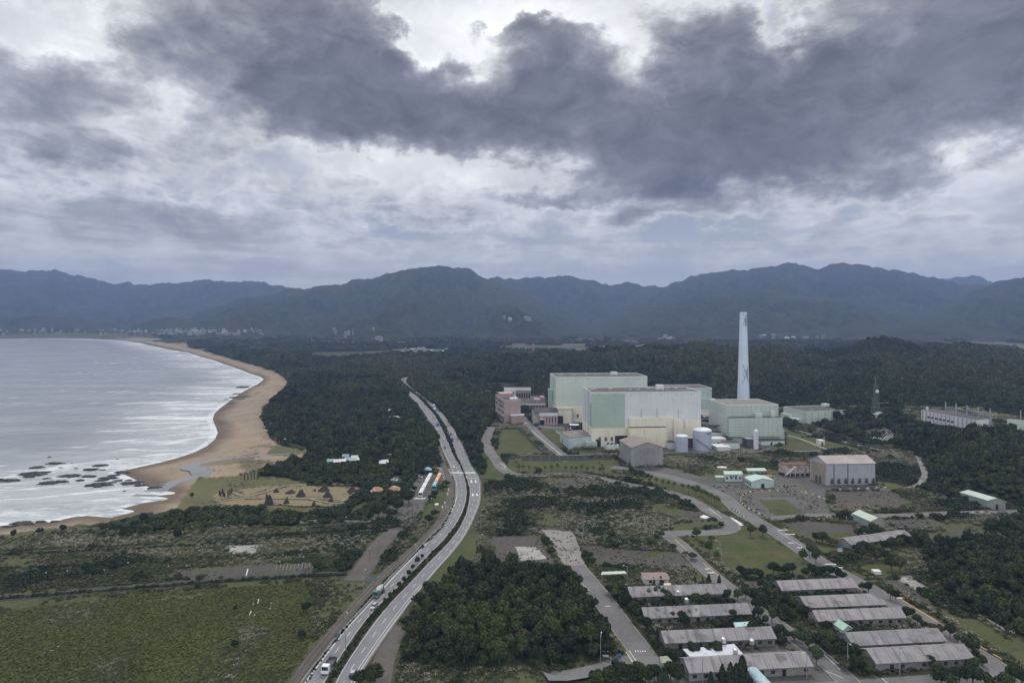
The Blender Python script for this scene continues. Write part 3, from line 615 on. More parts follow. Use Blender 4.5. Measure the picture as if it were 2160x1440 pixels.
# ------------------------------------------------------------------ paved surfaces
def paved(name, c, var=.3, patch=(.3, .75), crack=True):
    m, t, b = newmat(name); P = wpos(t)
    n1 = noise_n(t, P, .06, 6, .65); n2 = noise_n(t, P, .7, 5, .7); n3 = noise_n(t, P, .19, 5, .6, 1.2)
    k = mixc(t, n1.ss(.35, .65), c, tuple(v * (1 - var) for v in c)); k = mixc(t, n2.ss(.5, .75) * .4, k, tuple(v * 1.45 for v in c))
    k = mixc(t, n3.ss(.56, .62) * patch[0], k, tuple(v * patch[1] for v in c))
    if crack: k = mixc(t, noise_n(t, P, .11, 6, .7, .5).ss(.54, .62) * .7, k, (.070, .074, .044))
    put(t, b.inputs['Base Color'], k); b.inputs['Roughness'].default_value = .85; b.inputs['Specular IOR Level'].default_value = .3
    return m
PM = {'hw': paved('highway_asphalt', (.185, .185, .195), .16, (.35, .8), False), 'road': paved('plant_road_asphalt', (.155, .150, .150), .28, (.4, .72), False), 'conc': paved('worn_concrete', (.235, .225, .21), .25),
      'asph': paved('cracked_hardstanding', (.102, .097, .093), .34, (.5, .62)), 'slab': paved('pale_slab', (.34, .33, .31), .4, (.6, .35)), 'dark': paved('dark_asphalt', (.062, .062, .068), .3),
      'dirt': paved('brown_track', (.105, .092, .085), .3), 'sandm': paved('sandy_path', (.26, .215, .155), .25, (.3, .7), False)}
lm, t, b = newmat('mown_grass'); P = wpos(t)
k_ = mixc(t, noise_n(t, P, .05, 6, .65).ss(.35, .65), (.050, .066, .024), (.084, .082, .040)); k_ = mixc(t, noise_n(t, P, .6, 5, .7).ss(.42, .7) * .5, k_, (.10, .10, .05))
k_ = mixc(t, noise_n(t, P, .13, 4, .6, .6).ss(.6, .68) * .6, k_, (.035, .05, .02))
put(t, b.inputs['Base Color'], k_); b.inputs['Roughness'].default_value = .95; b.inputs['Specular IOR Level'].default_value = .1
put(t, b.inputs['Normal'], node(t, 'ShaderNodeBump', {'Height': noise_n(t, P, 1.5, 4, .7), 'Strength': .4, 'Distance': .3}))
def sheet_pair(name, a, b_, m, up, nx=3, flat=False):
    n = len(a); pv = np.stack([a * (1 - k) + b_ * k for k in np.linspace(0, 1, nx)], 1).reshape(-1, 2)
    zz = np.zeros(len(pv)) if flat else terrain(pv[:, 0], pv[:, 1])
    zz = zz.reshape(n, nx).max(1); zz = np.maximum(zz, np.convolve(np.pad(zz, 3, 'edge'), np.ones(7) / 7, 'valid')).repeat(nx)
    zz = zz + up * (1 + np.clip((pv[:, 1] - 850) / 60, 0, 8))
    i = np.arange(n * nx).reshape(n, nx); f = np.stack([i[:-1, :-1], i[:-1, 1:], i[1:, 1:], i[1:, :-1]], -1).reshape(-1, 4)
    nrm = np.cross(np.r_[pv[f[0, 1]], 0] - np.r_[pv[f[0, 0]], 0], np.r_[pv[f[0, 3]], 0] - np.r_[pv[f[0, 0]], 0])
    if nrm[2] < 0: f = f[:, ::-1]
    return struct(name, npmesh(name, np.c_[pv, zz], f, m))
zof = {'road': .065, 'path': .05}
for i, (nm, l, r, mk) in enumerate(PAVED): sheet_pair(nm, l, r, PM[mk], zof[nm] + .005 * i)
sheet_pair('highway', hl[0], hl[1], PM['hw'], .17); sheet_pair('highway', hr[0], hr[1], PM['hw'], .175)
sheet_pair('railway', rail[0], rail[1], PM['dirt'], .12)
def poly_sheet(name, poly, m, up, jit=.0):
    w_ = np.array([p[:2] for p in WL(poly)]); n = len(w_); out = []
    for i in range(n):
        a, b_ = w_[i], w_[(i + 1) % n]; k = max(1, int(np.linalg.norm(b_ - a) / 2.5))
        for t_ in np.linspace(0, 1, k, endpoint=False):
            q = a + (b_ - a) * t_; out.append((q[0] + jit * (random.random() - .5), q[1] + jit * (random.random() - .5), up))
    bm = bmesh.new(); bm.faces.new([bm.verts.new(q) for q in out]); bmesh.ops.triangulate(bm, faces=bm.faces[:])
    if sum(f.normal.z * f.calc_area() for f in bm.faces) < 0: bmesh.ops.reverse_faces(bm, faces=bm.faces[:])
    me = bpy.data.meshes.new(name); bm.to_mesh(me); bm.free(); me.materials.append(m); return struct(name, me)
for i, (pl, mk, nm) in enumerate(YARDS):
    if nm != 'ground_patch': poly_sheet(nm, pl, PM[mk], .018 + .0011 * i, 1.0)
for i, pl in enumerate(LAWNS): poly_sheet('lawn', pl, lm, .045 + .0007 * i, 1.2)
# painted lines
pw = mat('road_paint_white', (.72, .72, .70), .7, .25, .8); py_ = mat('road_paint_yellow', (.62, .40, .12), .7, .25, .8)
class Marks(M):
    def quad(s, a, b_, wd, z, mi=0):
        a, b_ = np.array(a[:2]), np.array(b_[:2]); d = b_ - a; L = np.linalg.norm(d)
        if L < 1e-6: return
        n = np.array([-d[1], d[0]]) / L * wd / 2
        q = [a - n, b_ - n, b_ + n, a + n]; s.add([(p[0], p[1], z) for p in q], [(0, 1, 2, 3)], mi)
mk = Marks()
def lane(pair, tt, dash=None, wd=.16, mi=0, dmax=1000, z=.2, s0=0, s1=1e9):
    c = pair[0] * (1 - tt) + pair[1] * tt; s_ = np.r_[0, np.cumsum(np.linalg.norm(np.diff(c, axis=0), axis=1))]
    L = min(s_[-1], s1); step = dash[0] + dash[1] if dash else 6.0; ln = dash[0] if dash else 6.0; p = s0
    while p + ln < L:
        a = [np.interp(p, s_, c[:, k]) for k in (0, 1)]; b_ = [np.interp(p + ln, s_, c[:, k]) for k in (0, 1)]
        if b_[1] < dmax: mk.quad(a, b_, wd, z + hz(*b_) * 0 + (.0 if b_[1] < 850 else max(0, hz(*b_)) + .17 * min(8, max(0, (b_[1] - 850) / 60))), mi)
        p += step
lane(hl, .11, None, .18, dmax=420); lane(hl, .08, None, .14); lane(hl, .95, None, .12); lane(hl, .53, (4, 7), .15)
lane(hr, .05, None, .12); lane(hr, .80, None, .15, s1=95); lane(hr, .95, None, .15); lane(hr, .43, (4, 7), .15); lane(hr, .80, (4, 7), .15, s0=130)
for i in range(22):                          # zebra crossing and stop lines where the car park joins the highway
    t_ = i / 21.0; a = W(951 + 51 * t_, 998.2); mk.quad(a, (a[0], a[1] + 3.0), .75, .21)
mk.quad(W(985, 1008), W(1008, 1008.5), .5, .21); mk.quad(W(966, 993), W(972, 1002), .3, .21)
for x_ in (994, 1003): mk.quad(W(x_, 1013), W(x_ + .6, 1018), .9, .21); mk.quad(W(x_ + 3, 1041), W(x_ + 3.4, 1046), .9, .21)
for i in range(14): a = W(873 + 2.7 * i, 1052); mk.quad(a, (a[0] + 1.2, a[1] + 3.2), .55, .065)
def seg(a, b_, wd=.3, mi=0, z=.16): mk.quad(W(*a), W(*b_), wd, z, mi)
seg((1423, 1137), (1449, 1160), .35, 1); seg((1483, 1187), (1516, 1215), .35, 1); seg((1898, 1262), (1978, 1312), .4, 1); seg((2038, 1346), (2122, 1395), .4, 1)
for a, b_ in (((1497, 1073), (1522, 1092)), ((1488, 1075), (1497, 1074.5)), ((1499, 1082.5), (1508, 1081.5))): seg(a, b_, .35)
for a, b_ in (((1641, 1118), (1662, 1118)), ((1656, 1127), (1678, 1127)), ((1663, 1145), (1674, 1145)), ((1681, 1155), (1692, 1155)), ((1740, 1190), (1765, 1190)), ((1762, 1197), (1779, 1197)), ((1889, 1261), (1913, 1261)), ((1488, 1200), (1496, 1199.5)), ((1493, 1208), (1507, 1207.5))): seg(a, b_, .9)
for a, b_ in (((1640, 1120), (1695, 1154)), ((1627, 1096), (1660, 1118)), ((1460, 1122), (1515, 1121)), ((1735, 1378), (1772, 1412)), ((1744, 1416), (1778, 1430)), ((1860, 1430), (1874, 1442)), ((1320, 1374), (1338, 1402)), ((1327, 1372), (1342, 1394)), ((1286, 1385), (1308, 1409)), ((1227, 1231), (1243, 1246)), ((1222, 1432), (1265, 1412))): seg(a, b_, .22)
for i in range(5): seg((1276 + i * 2.4, 1278), (1278 + i * 2.4, 1279.2), .3); seg((1340 + i * 5, 1372), (1341.5 + i * 5, 1375), .3)
for i in range(11): seg((585 + i * 7.6, 1188.5 - i * .4), (581 + i * 7.8, 1203 - i * .6), .14, 2, .05)
for a, b_ in (((523, 1199), (519, 1214)), ((547, 1260), (533, 1310)), ((534, 1272), (525, 1303)), ((572, 1270), (570, 1286)), ((134, 1353), (113, 1371)), ((113, 1371), (75, 1373))): seg(a, b_, .4, 0, .05)
for a, b_ in (((1188, 973), (1196, 973)), ((1172, 909), (1206, 934)), ((1120, 907), (1187, 962)), ((1055, 976), (1068, 986)), ((1057, 987), (1067, 986)), ((1060, 990), (1070, 989))): seg(a, b_, .45)
struct('road_markings', mk.mesh('road_markings', [pw, py_, mat('worn_paint', (.30, .29, .28), .8, .3, .8)]))
# kerbs along the plant roads and the raised lawn edges
kb = M(); kc = mat('kerb_concrete', (.30, .29, .27), .85, .3, .6)
def kerb(line, wd=.28, h=.14, px=True):
    c = smoothline([p[:2] for p in WL(line)], step=6.0) if px else line
    for a, b_ in zip(c[:-1], c[1:]):
        d = (b_ - a) / (np.linalg.norm(b_ - a) + 1e-9); n = np.array([-d[1], d[0]]) * wd / 2; kb.prism([a - n, b_ - n, b_ + n, a + n], .0, h)
for i in (0, 1, 2, 3): 
    kerb(PAVED[i][1][::2], px=False); kerb(PAVED[i][2][::2], px=False)
struct('kerb', kb.mesh('kerb', kc))
bc = mat('barrier_concrete', (.36, .355, .345), .85, .3, .5)
for pr, sg, lb in ((hl[0], .5, 'low pale concrete barrier along the left edge of the highway'), (hr[1], -.5, 'low pale concrete barrier along the right edge of the highway')):
    br = M(); off = pr + (hl[0] - hl[1]) / np.linalg.norm(hl[0] - hl[1], axis=1)[:, None] * sg; n = len(off); tv = np.gradient(off, axis=0); tv /= np.linalg.norm(tv, axis=1)[:, None]; nv = np.stack([-tv[:, 1], tv[:, 0]], 1) * .16; k = off[:, 1] < 900; off, nv = off[k], nv[k]; n = len(off)
    v = [(p[0], p[1], z) for o_, m_ in zip(off, nv) for p, z in ((o_ - m_, 0), (o_ + m_, 0), (o_ + m_ * .6, .72), (o_ - m_ * .6, .72))]
    br.add(v, [(4 * a + b_, 4 * a + (b_ + 1) % 4, 4 * a + 4 + (b_ + 1) % 4, 4 * a + 4 + b_) for a in range(n - 1) for b_ in range(4)] + [(0, 1, 2, 3), (4 * n - 1, 4 * n - 2, 4 * n - 3, 4 * n - 4)]); single('barrier', br, bc, lb, 'barrier')
rl = M(); rc = mat('rail_steel', (.12, .10, .09), .6, .3, .5)
for k in (.28, .72):
    c = resample(rail[0] * (1 - k) + rail[1] * k, 120)
    for a, b_ in zip(c[:-1], c[1:]): rl.bar((a[0], a[1], .24 + max(0, hz(*a))), (b_[0], b_[1], .24 + max(0, hz(*b_))), .09)
single('rail', rl, rc, 'pair of rusty rails on the narrow track beside the highway', 'rail track')
# ------------------------------------------------------------------ vegetation
def leafmat(name, c, c2, var=.35):
    m, t, b = newmat(name); oi = node(t, 'ShaderNodeObjectInfo', out=5); P = wpos(t)
    k = mixc(t, oi, c, c2); k = mixc(t, noise_n(t, P, .02, 3).ss(.4, .65) * .5, k, tuple(v * 1.25 for v in c2)); k = mixc(t, noise_n(t, P, 1.2, 3, .7).ss(.4, .7) * var, k, tuple(v * .55 for v in c))
    put(t, b.inputs['Base Color'], k); b.inputs['Roughness'].default_value = .75; b.inputs['Specular IOR Level'].default_value = .18
    return m
LF = {'wood': leafmat('woodland_leaves', (0.024, 0.039, 0.017), (0.046, 0.061, 0.024)), 'dark': leafmat('dark_evergreen_leaves', (0.017, 0.029, 0.014), (0.031, 0.045, 0.020)), 'light': leafmat('light_green_leaves', (.036, .058, .020), (.062, .084, .030)),
      'olive': leafmat('olive_leaves', (.050, .058, .026), (.078, .080, .038)), 'brown': leafmat('dry_brown_leaves', (.115, .090, .060), (.15, .12, .085)), 'moss': leafmat('mossy_leaves', (.038, .052, .016), (.060, .072, .024)), 'shrub': leafmat('scrub_leaves', (.040, .058, .026), (.075, .088, .042)),
      'blade': leafmat('reed_blades', (.085, .098, .045), (.15, .145, .085)), 'plume': leafmat('reed_plumes', (.34, .32, .265), (.47, .44, .37)), 'grass': leafmat('meadow_blades', (.064, .080, .024), (.104, .107, .040)), 'palm': leafmat('palm_fronds', (.045, .060, .026), (.070, .080, .036)), 'dry': leafmat('dead_grass', (.15, .125, .08), (.2, .17, .11))}
BARK = mat('bark', (.10, .085, .07), .9, .4, 1.5)
def leaves(rng, cen, out, size, sq=.6):
    """one bent-free quad per centre, facing roughly `out`"""
    n = len(cen); nn = out + rng.normal(0, .55, (n, 3)); nn /= np.linalg.norm(nn, axis=1)[:, None] + 1e-9
    a = np.cross(nn, rng.normal(0, 1, (n, 3))); a /= np.linalg.norm(a, axis=1)[:, None] + 1e-9; b_ = np.cross(nn, a)
    s_ = (size * rng.uniform(.6, 1.35, n))[:, None]; a = a * s_; b_ = b_ * s_ * sq
    v = np.stack([cen - a * .5 - b_, cen + a * .9 - b_ * .4, cen + a * .4 + b_, cen - a * .8 + b_ * .5], 1).reshape(-1, 3)
    return v, np.arange(n * 4).reshape(n, 4)
def crown(seed, n, leaf, nl=7, flat=.75, spread=.62, core=True):
    """unit crown: centre of base at the origin, about 1 in radius; clumps of leaf quads on uneven lobes round a closed core"""
    rng = np.random.default_rng(seed); ang = rng.uniform(0, 6.283, nl) + np.arange(nl) * 2.4; rad = spread * np.sqrt(rng.uniform(.05, 1, nl)); rad[0] = 0
    lc = np.stack([np.cos(ang) * rad, np.sin(ang) * rad, flat * (.55 + .75 * rng.uniform(0, 1, nl) * (1 - rad * .7))], 1); lr = rng.uniform(.30, .52, nl); lr[0] = .55
    which = rng.integers(0, nl, n); d = rng.normal(0, 1, (n, 3)); d[:, 2] = np.abs(d[:, 2]) * 1.0 - .25; d /= np.linalg.norm(d, axis=1)[:, None]
    c = lc[which] + d * (lr[which] * rng.uniform(.72, 1.12, n))[:, None] * np.array([1, 1, flat * 1.05])
    v, f = leaves(rng, c, d, leaf)
    if core:
        bm = bmesh.new(); bmesh.ops.create_icosphere(bm, subdivisions=1, radius=1.0); bv = np.array([q.co[:] for q in bm.verts]); bf = np.array([[q.index for q in x.verts] for x in bm.faces]); bm.free()
        for i in range(nl):
            o = len(v); v = np.vstack([v, bv * lr[i] * .80 * rng.uniform(.85, 1.1, (len(bv), 1)) * np.array([1, 1, flat]) + lc[i]])
            f = np.vstack([f, np.c_[bf, bf[:, 2]] + o])
    return v, f
def tidy(v, f):                             # quads with a doubled last corner become triangles
    return [tuple(map(int, q[:3])) if q[2] == q[3] else tuple(map(int, q)) for q in f]
def proto_mesh(name, parts):                # parts: [(v, f, material)]
    V_, F_, MI, mats = [], [], [], []; o = 0
    for v, f, m in parts:
        if m not in mats: mats.append(m)
        V_.append(v); F_ += [tuple(i + o for i in q) for q in tidy(v, f)]; MI += [mats.index(m)] * len(f); o += len(v)
    me = bpy.data.meshes.new(name); me.from_pydata([tuple(q) for q in np.vstack(V_)], [], F_)
    for m in mats: me.materials.append(m)
    me.polygons.foreach_set('material_index', MI); return me
def blades(seed, n, h, r, wd, lean=.35):
    rng = np.random.default_rng(seed); a = rng.uniform(0, 6.283, n); rr = r * np.sqrt(rng.uniform(0, 1, n)); b0 = np.stack([np.cos(a) * rr, np.sin(a) * rr, np.zeros(n)], 1)
    t = np.stack([rng.normal(0, lean, n), rng.normal(0, lean, n), np.ones(n)], 1) * (h * rng.uniform(.6, 1.1, n))[:, None]; ph = rng.uniform(0, 6.283, n); w_ = np.stack([np.cos(ph), np.sin(ph), np.zeros(n)], 1) * wd
    v = np.stack([b0 - w_, b0 + w_, b0 + t + w_ * .4, b0 + t - w_ * .4], 1).reshape(-1, 3); return v, np.arange(4 * n).reshape(n, 4), b0 + t
def scatter(name, label, cat, pts, idx, scl, protos, group=None, kind='stuff'):
    """ONE object: a cloud of points plus its prototypes, instanced inside the object by geometry nodes"""
    pts = np.asarray(pts, float); n = len(pts); vs = [pts]; kd = [np.zeros(n, int)]; ff = []; mi = []; mats = []; o = n
    for k, prts in enumerate(protos):
        for v, f, m in prts:
            if m not in mats: mats.append(m)
            vs.append(v); kd.append(np.full(len(v), k + 1)); ff += [tuple(i + o for i in q) for q in tidy(v, f)]; mi += [mats.index(m)] * len(f); o += len(v)
    me = bpy.data.meshes.new(name); allv = np.vstack(vs); me.vertices.add(len(allv)); me.vertices.foreach_set('co', allv.astype(np.float32).ravel())
    tot = [len(q) for q in ff]; me.loops.add(sum(tot)); me.loops.foreach_set('vertex_index', np.fromiter((i for q in ff for i in q), np.int32, sum(tot)))
    me.polygons.add(len(ff)); me.polygons.foreach_set('loop_start', np.r_[0, np.cumsum(tot)[:-1]].astype(np.int32))
    for m in mats: me.materials.append(m)
    me.polygons.foreach_set('material_index', np.array(mi, np.int32)); me.update(calc_edges=True)
    me.attributes.new('proto', 'INT', 'POINT').data.foreach_set('value', np.concatenate(kd).astype(np.int32))
    pad = np.zeros(len(allv) - n)
    me.attributes.new('pick', 'INT', 'POINT').data.foreach_set('value', np.r_[np.asarray(idx), pad].astype(np.int32))
    me.attributes.new('size', 'FLOAT_VECTOR', 'POINT').data.foreach_set('vector', np.vstack([scl, np.zeros((len(pad), 3))]).astype(np.float32).ravel())
    me.attributes.new('turn', 'FLOAT', 'POINT').data.foreach_set('value', np.r_[RNG.uniform(0, 6.283, n), pad].astype(np.float32))
    g = bpy.data.node_groups.new(name, 'GeometryNodeTree'); g.interface.new_socket('Geometry', in_out='INPUT', socket_type='NodeSocketGeometry'); g.interface.new_socket('Geometry', in_out='OUTPUT', socket_type='NodeSocketGeometry')
    N = g.nodes.new; gi, go = N('NodeGroupInput'), N('NodeGroupOutput'); L = g.links.new
    def attr(nm, ty): a = N('GeometryNodeInputNamedAttribute'); a.data_type = ty; a.inputs[0].default_value = nm; return a.outputs[0]
    def eq(k): c = N('FunctionNodeCompare'); c.data_type = 'INT'; c.operation = 'EQUAL'; L(attr('proto', 'INT'), c.inputs[2]); c.inputs[3].default_value = k; return c.outputs[0]
    def sepg(k): s_ = N('GeometryNodeSeparateGeometry'); L(gi.outputs[0], s_.inputs[0]); L(eq(k), s_.inputs[1]); return s_.outputs[0]
    g2i = N('GeometryNodeGeometryToInstance')
    for k in range(len(protos), 0, -1): L(sepg(k), g2i.inputs[0])
    iop = N('GeometryNodeInstanceOnPoints'); L(sepg(0), iop.inputs['Points']); L(g2i.outputs[0], iop.inputs['Instance']); iop.inputs['Pick Instance'].default_value = True
    L(attr('pick', 'INT'), iop.inputs['Instance Index']); L(attr('size', 'FLOAT_VECTOR'), iop.inputs['Scale'])
    cx = N('ShaderNodeCombineXYZ'); L(attr('turn', 'FLOAT'), cx.inputs[2]); L(cx.outputs[0], iop.inputs['Rotation']); L(iop.outputs[0], go.inputs[0])
    ob = bpy.data.objects.new(name, me); md = ob.modifiers.new('scatter', 'NODES'); md.node_group = g; link(ob)
    return tag(ob, label, cat, group, kind)
def grid_points(dmin, dmax, k, smin, pxlo=-420, pxhi=2580):
    """jittered points over the fan, spacing max(smin, k*d)"""
    out = []; d = dmin
    while d < dmax:
        s_ = max(smin, k * d); x = np.arange((pxlo - 1080) / F * d, (pxhi - 1080) / F * d, s_); n = len(x)
        out.append(np.c_[x + RNG.uniform(-.5, .5, n) * s_, d + RNG.uniform(-.5, .5, n) * s_, np.full(n, s_)]); d += s_ * .9
    p = np.vstack(out); z = terrain(p[:, 0], p[:, 1]); return p[:, 0], p[:, 1], z, p[:, 2]
# ---- woods
WOODP = [[(*crown(s, 480, .155, 9, .72), LF[m])] for s, m in ((1, 'wood'), (2, 'dark'), (3, 'wood'), (4, 'light'), (5, 'moss'), (6, 'dark'))]
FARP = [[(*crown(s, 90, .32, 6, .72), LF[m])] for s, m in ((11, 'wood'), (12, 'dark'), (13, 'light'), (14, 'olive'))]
x, y, z, s_ = grid_points(170, 4400, .0046, 4.4)
cv = cover_at(x, y, z); ok = (cv == 1) & (z > -1.2) & ~((y > 2200) & (mountains(x, y) > 6))
dens_ = fbm(x / 60, y / 60, 90, 3); far_open = fbm(x / 300, y / 160, 91, 3)
ok &= ~((y > 1700) & (far_open > .505))
x, y, z, s_ = x[ok], y[ok], z[ok], s_[ok]
rad = s_ * np.clip(RNG.lognormal(-.36, .40, len(x)), .36, 1.35) * (.8 + .45 * dens_[ok]); rad = np.where(y < 520, np.minimum(rad, 3.5), rad); hgt = rad * RNG.uniform(.75, 1.15, len(x)) * np.clip(1.25 - y / 9000, .7, 1.2); belt = (y > 330) & (y < 470) & (x < -50); hgt = np.where(belt, np.minimum(hgt, 2.6), hgt); hgt = np.minimum(hgt * np.where(RNG.uniform(0, 1, len(x)) < .10, 1.45, 1), 9)
spc_shade = (RNG.uniform(0, 1, len(x)) * .55 + fbm(x / 35, y / 35, 92, 2) * .75)
spc_shade = spc_shade + np.where(y > 800, (GUL(x, y) - .5) * 2.2, 0); hgt = hgt * np.where(y > 800, RNG.uniform(.8, 1.5, len(x)), 1)  # lighter crowns on spurs, darker in gullies: relief shading put into leaf colour
order = np.argsort(y); vis = (PX(x, y, z)[0] > -20) & (PX(x, y, z)[0] < 2180) & (PX(x, y, z + 5)[1] < 1452)
inner = ~(inpoly(KNOLL, x, y) & (RNG.uniform(0, 1, len(x)) < .0))
near_ids = [i for i in order if vis[i]][:88]
sel = np.zeros(len(x), bool); sel[near_ids] = True
TREES = []
def tree_proto(name, seed, mk_, n=1100, leaf=.125, nl=10, flat=.75, spread=.66, trunk=.5):
    T = bpy.data.objects.new(name, None)
    v, f = crown(seed, n, leaf, nl, flat, spread); v = v + np.array([0, 0, trunk * .55]); cme = proto_mesh('crown', [(v, f, LF[mk_])])
    m = M(); rng = random.Random(seed); m.cyl((0, 0), .075, .05, -.2, trunk + .15, 7)
    for k in range(4):
        a = k * 1.57 + rng.random(); m.bar((0, 0, trunk * .6), (math.cos(a) * .42, math.sin(a) * .42, trunk + .45), .022)
    return cme, m.mesh('trunk', BARK)
PROTO = {}
def place_tree(name, key, x_, y_, r, hk, label, group, z_=None, cat='tree'):
    if key not in PROTO: PROTO[key] = tree_proto(name, *KINDS_[key])
    cme, tme = PROTO[key]; T = thing(name, label, cat, (x_, y_, hz(x_, y_) if z_ is None else z_), group); T.rotation_euler[2] = random.uniform(0, 6.28); T.scale = (r, r, r * hk)
    for nm, me in (('crown', cme), ('trunk', tme)): link(bpy.data.objects.new(nm, me), T)
    return T
KINDS_ = {'w6': (35, 'moss'), 'w1': (21, 'wood'), 'w2': (22, 'dark'), 'w3': (23, 'dark'), 'w4': (24, 'light', 1000), 'w5': (25, 'olive', 950), 'b1': (26, 'dark', 1100, .12, 10, .8, .6, .7), 'b2': (27, 'wood', 1100, .12, 10, .85, .6, .7), 'b3': (28, 'light', 1000, .12, 9, .9, .55, .8), 'b4': (29, 'brown', 300, .13, 8, .9, .6, .8), 'p1': (30, 'dark', 900, .13, 9, .42, .78, 1.0)}
for i in near_ids:
    kn = inpoly(KNOLL, x[i], y[i]); key = ('w2', 'w1', 'w3', 'w6', 'w4', 'w5')[min(5, int(max(0, spc_shade[i] - .25) * 6.5))]
    lab, gr = (('leafy green tree in the dense wooded knoll between the highway and the barracks', 'trees on the wooded knoll') if kn else ('leafy tree on the wooded slope at the right edge of the site', 'trees on the right slope') if x[i] > 120 else ('bushy tree along the left verge of the highway', 'trees beside the highway'))
    place_tree('broadleaf_tree', key, x[i], y[i], rad[i] * .98, hgt[i] / rad[i], lab, gr)
rest = ~sel; nr_ = rest & (y < 900); fr_ = rest & (y >= 900)
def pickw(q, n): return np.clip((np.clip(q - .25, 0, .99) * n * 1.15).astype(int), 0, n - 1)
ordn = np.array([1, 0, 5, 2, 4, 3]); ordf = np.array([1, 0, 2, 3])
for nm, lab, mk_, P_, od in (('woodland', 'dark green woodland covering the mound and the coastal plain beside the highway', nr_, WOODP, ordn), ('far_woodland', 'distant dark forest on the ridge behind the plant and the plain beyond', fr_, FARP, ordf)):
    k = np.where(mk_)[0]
    scatter(nm, lab, 'woodland', np.c_[x[k], y[k], z[k] - .25 * hgt[k] * 0], od[pickw(spc_shade[k], len(P_))], np.c_[rad[k], rad[k], hgt[k]], P_)
# ---- scrub: shrubs and plumed reeds
bl, bf, tips = blades(41, 46, 1.5, .55, .035); pv, pf = leaves(np.random.default_rng(42), tips[:30], np.tile([0, .3, .6], (30, 1)), .20, .35)
bl2, bf2, tips2 = blades(43, 50, 1.2, .8, .04, .5); pv2, pf2 = leaves(np.random.default_rng(44), tips2[:12], np.tile([0, .3, .6], (12, 1)), .18, .35)
SCRUBP = [[(*crown(51, 110, .26, 6, .62), LF['shrub'])], [(*crown(52, 110, .26, 6, .7), LF['wood'])], [(*crown(53, 100, .26, 5, .6), LF['olive'])], [(*crown(54, 110, .26, 6, .8), LF['dark'])], [(bl, bf, LF['blade']), (pv, pf, LF['plume'])], [(bl2, bf2, LF['blade']), (pv2, pf2, LF['plume'])], [(*crown(55, 60, .24, 5, .55, .7, False), LF['brown'])]]
x, y, z, s_ = grid_points(180, 1150, .0042, 1.35)
cv = cover_at(x, y, z); dn = fbm(x / 22, y / 22, 95, 4); rd = fbm(x / 38, y / 30, 96, 3); u_ = RNG.uniform(0, 1, len(x))
edge6 = (cv == 6) & (dn > .50) & (u_ < .22)
ok = ((cv == 4) & (dn > .30) | edge6) & (z > -1.4) & (y < 1150); ok &= ~((cv == 4) & (dn < .40) & (u_ < .55))
x, y, z, s_, dn, rd, u_ = (q[ok] for q in (x, y, z, s_, dn, rd, u_))
is_reed = (rd + (u_ - .5) * .40) > .565
pk = np.where(is_reed, np.where(u_ < .6, 4, 5), np.where(dn > .56, np.where(u_ < .5, 1, 3), np.where(u_ < .12, 6, np.where(u_ < .55, 0, 2))))
r_ = np.where(is_reed, s_ * RNG.uniform(.45, .85, len(x)), s_ * (.5 + 1.0 * np.clip(dn - .35, 0, .4)) * RNG.uniform(.6, 1.6, len(x)))
hh_ = np.where(is_reed, np.clip(s_, 1, 2.2) * RNG.uniform(.55, 1.05, len(x)), r_ * RNG.uniform(.7, 1.2, len(x)))
k6 = (cv[ok] == 6); pk = np.where(k6, np.where(u_ < .08, 5, 2), pk); r_ = np.where(k6, r_ * .4, r_); hh_ = np.where(k6, hh_ * .4, hh_)
hk_ = np.where(pk == 3, 1.35, 1.0)
scatter('scrub', 'rough scrub of low green bushes and pale plumed reeds over the waste ground', 'scrub', np.c_[x, y, z - .05], pk, np.c_[r_ * hk_, r_ * hk_, hh_ * hk_], SCRUBP)
# ---- meadow tufts in the large field, dune grass
g1 = blades(61, 26, .42, .5, .035, .6); g2 = blades(62, 22, .6, .45, .03, .5); g3 = blades(63, 24, .4, .5, .035, .7)
GR = [[(g1[0], g1[1], LF['grass'])], [(g2[0], g2[1], LF['olive'])], [(g3[0], g3[1], LF['dry'])], [(*crown(64, 60, .3, 5, .4), LF['grass'])], [(bl2, bf2, LF['blade']), (pv2, pf2, LF['plume'])]]
x, y, z, s_ = grid_points(180, 760, .0034, .62, -300, 1080)
cv = cover_at(x, y, z); dn = fbm(x / 18, y / 14, 97, 4); u_ = RNG.uniform(0, 1, len(x))
ok = ((cv == 3) & (u_ < .8)) | ((cv == 8) & (u_ < .28) & (dn > .40)) | ((cv == 5) & (u_ < .3) & (dn > .57) & (z > -.6)); ok &= z > -1.3
x, y, z, dn, u_, cv = (q[ok] for q in (x, y, z, dn, u_, cv))
pk = np.where((dn > .66) & (u_ < .06 + .2 * (dn > .74)), 4, np.where(dn > .56, np.where(u_ < .75, 1, 2), np.where(u_ < .5, 0, 3))); sc1 = np.where(pk == 4, .8, 1.0) * RNG.uniform(.7, 1.5, len(x))
scatter('meadow_grass', 'uneven dark green meadow grass in the big field and on the dunes', 'grass', np.c_[x, y, z], pk, np.c_[sc1, sc1, sc1 * RNG.uniform(.5, 1.0, len(x)) * .75], GR)
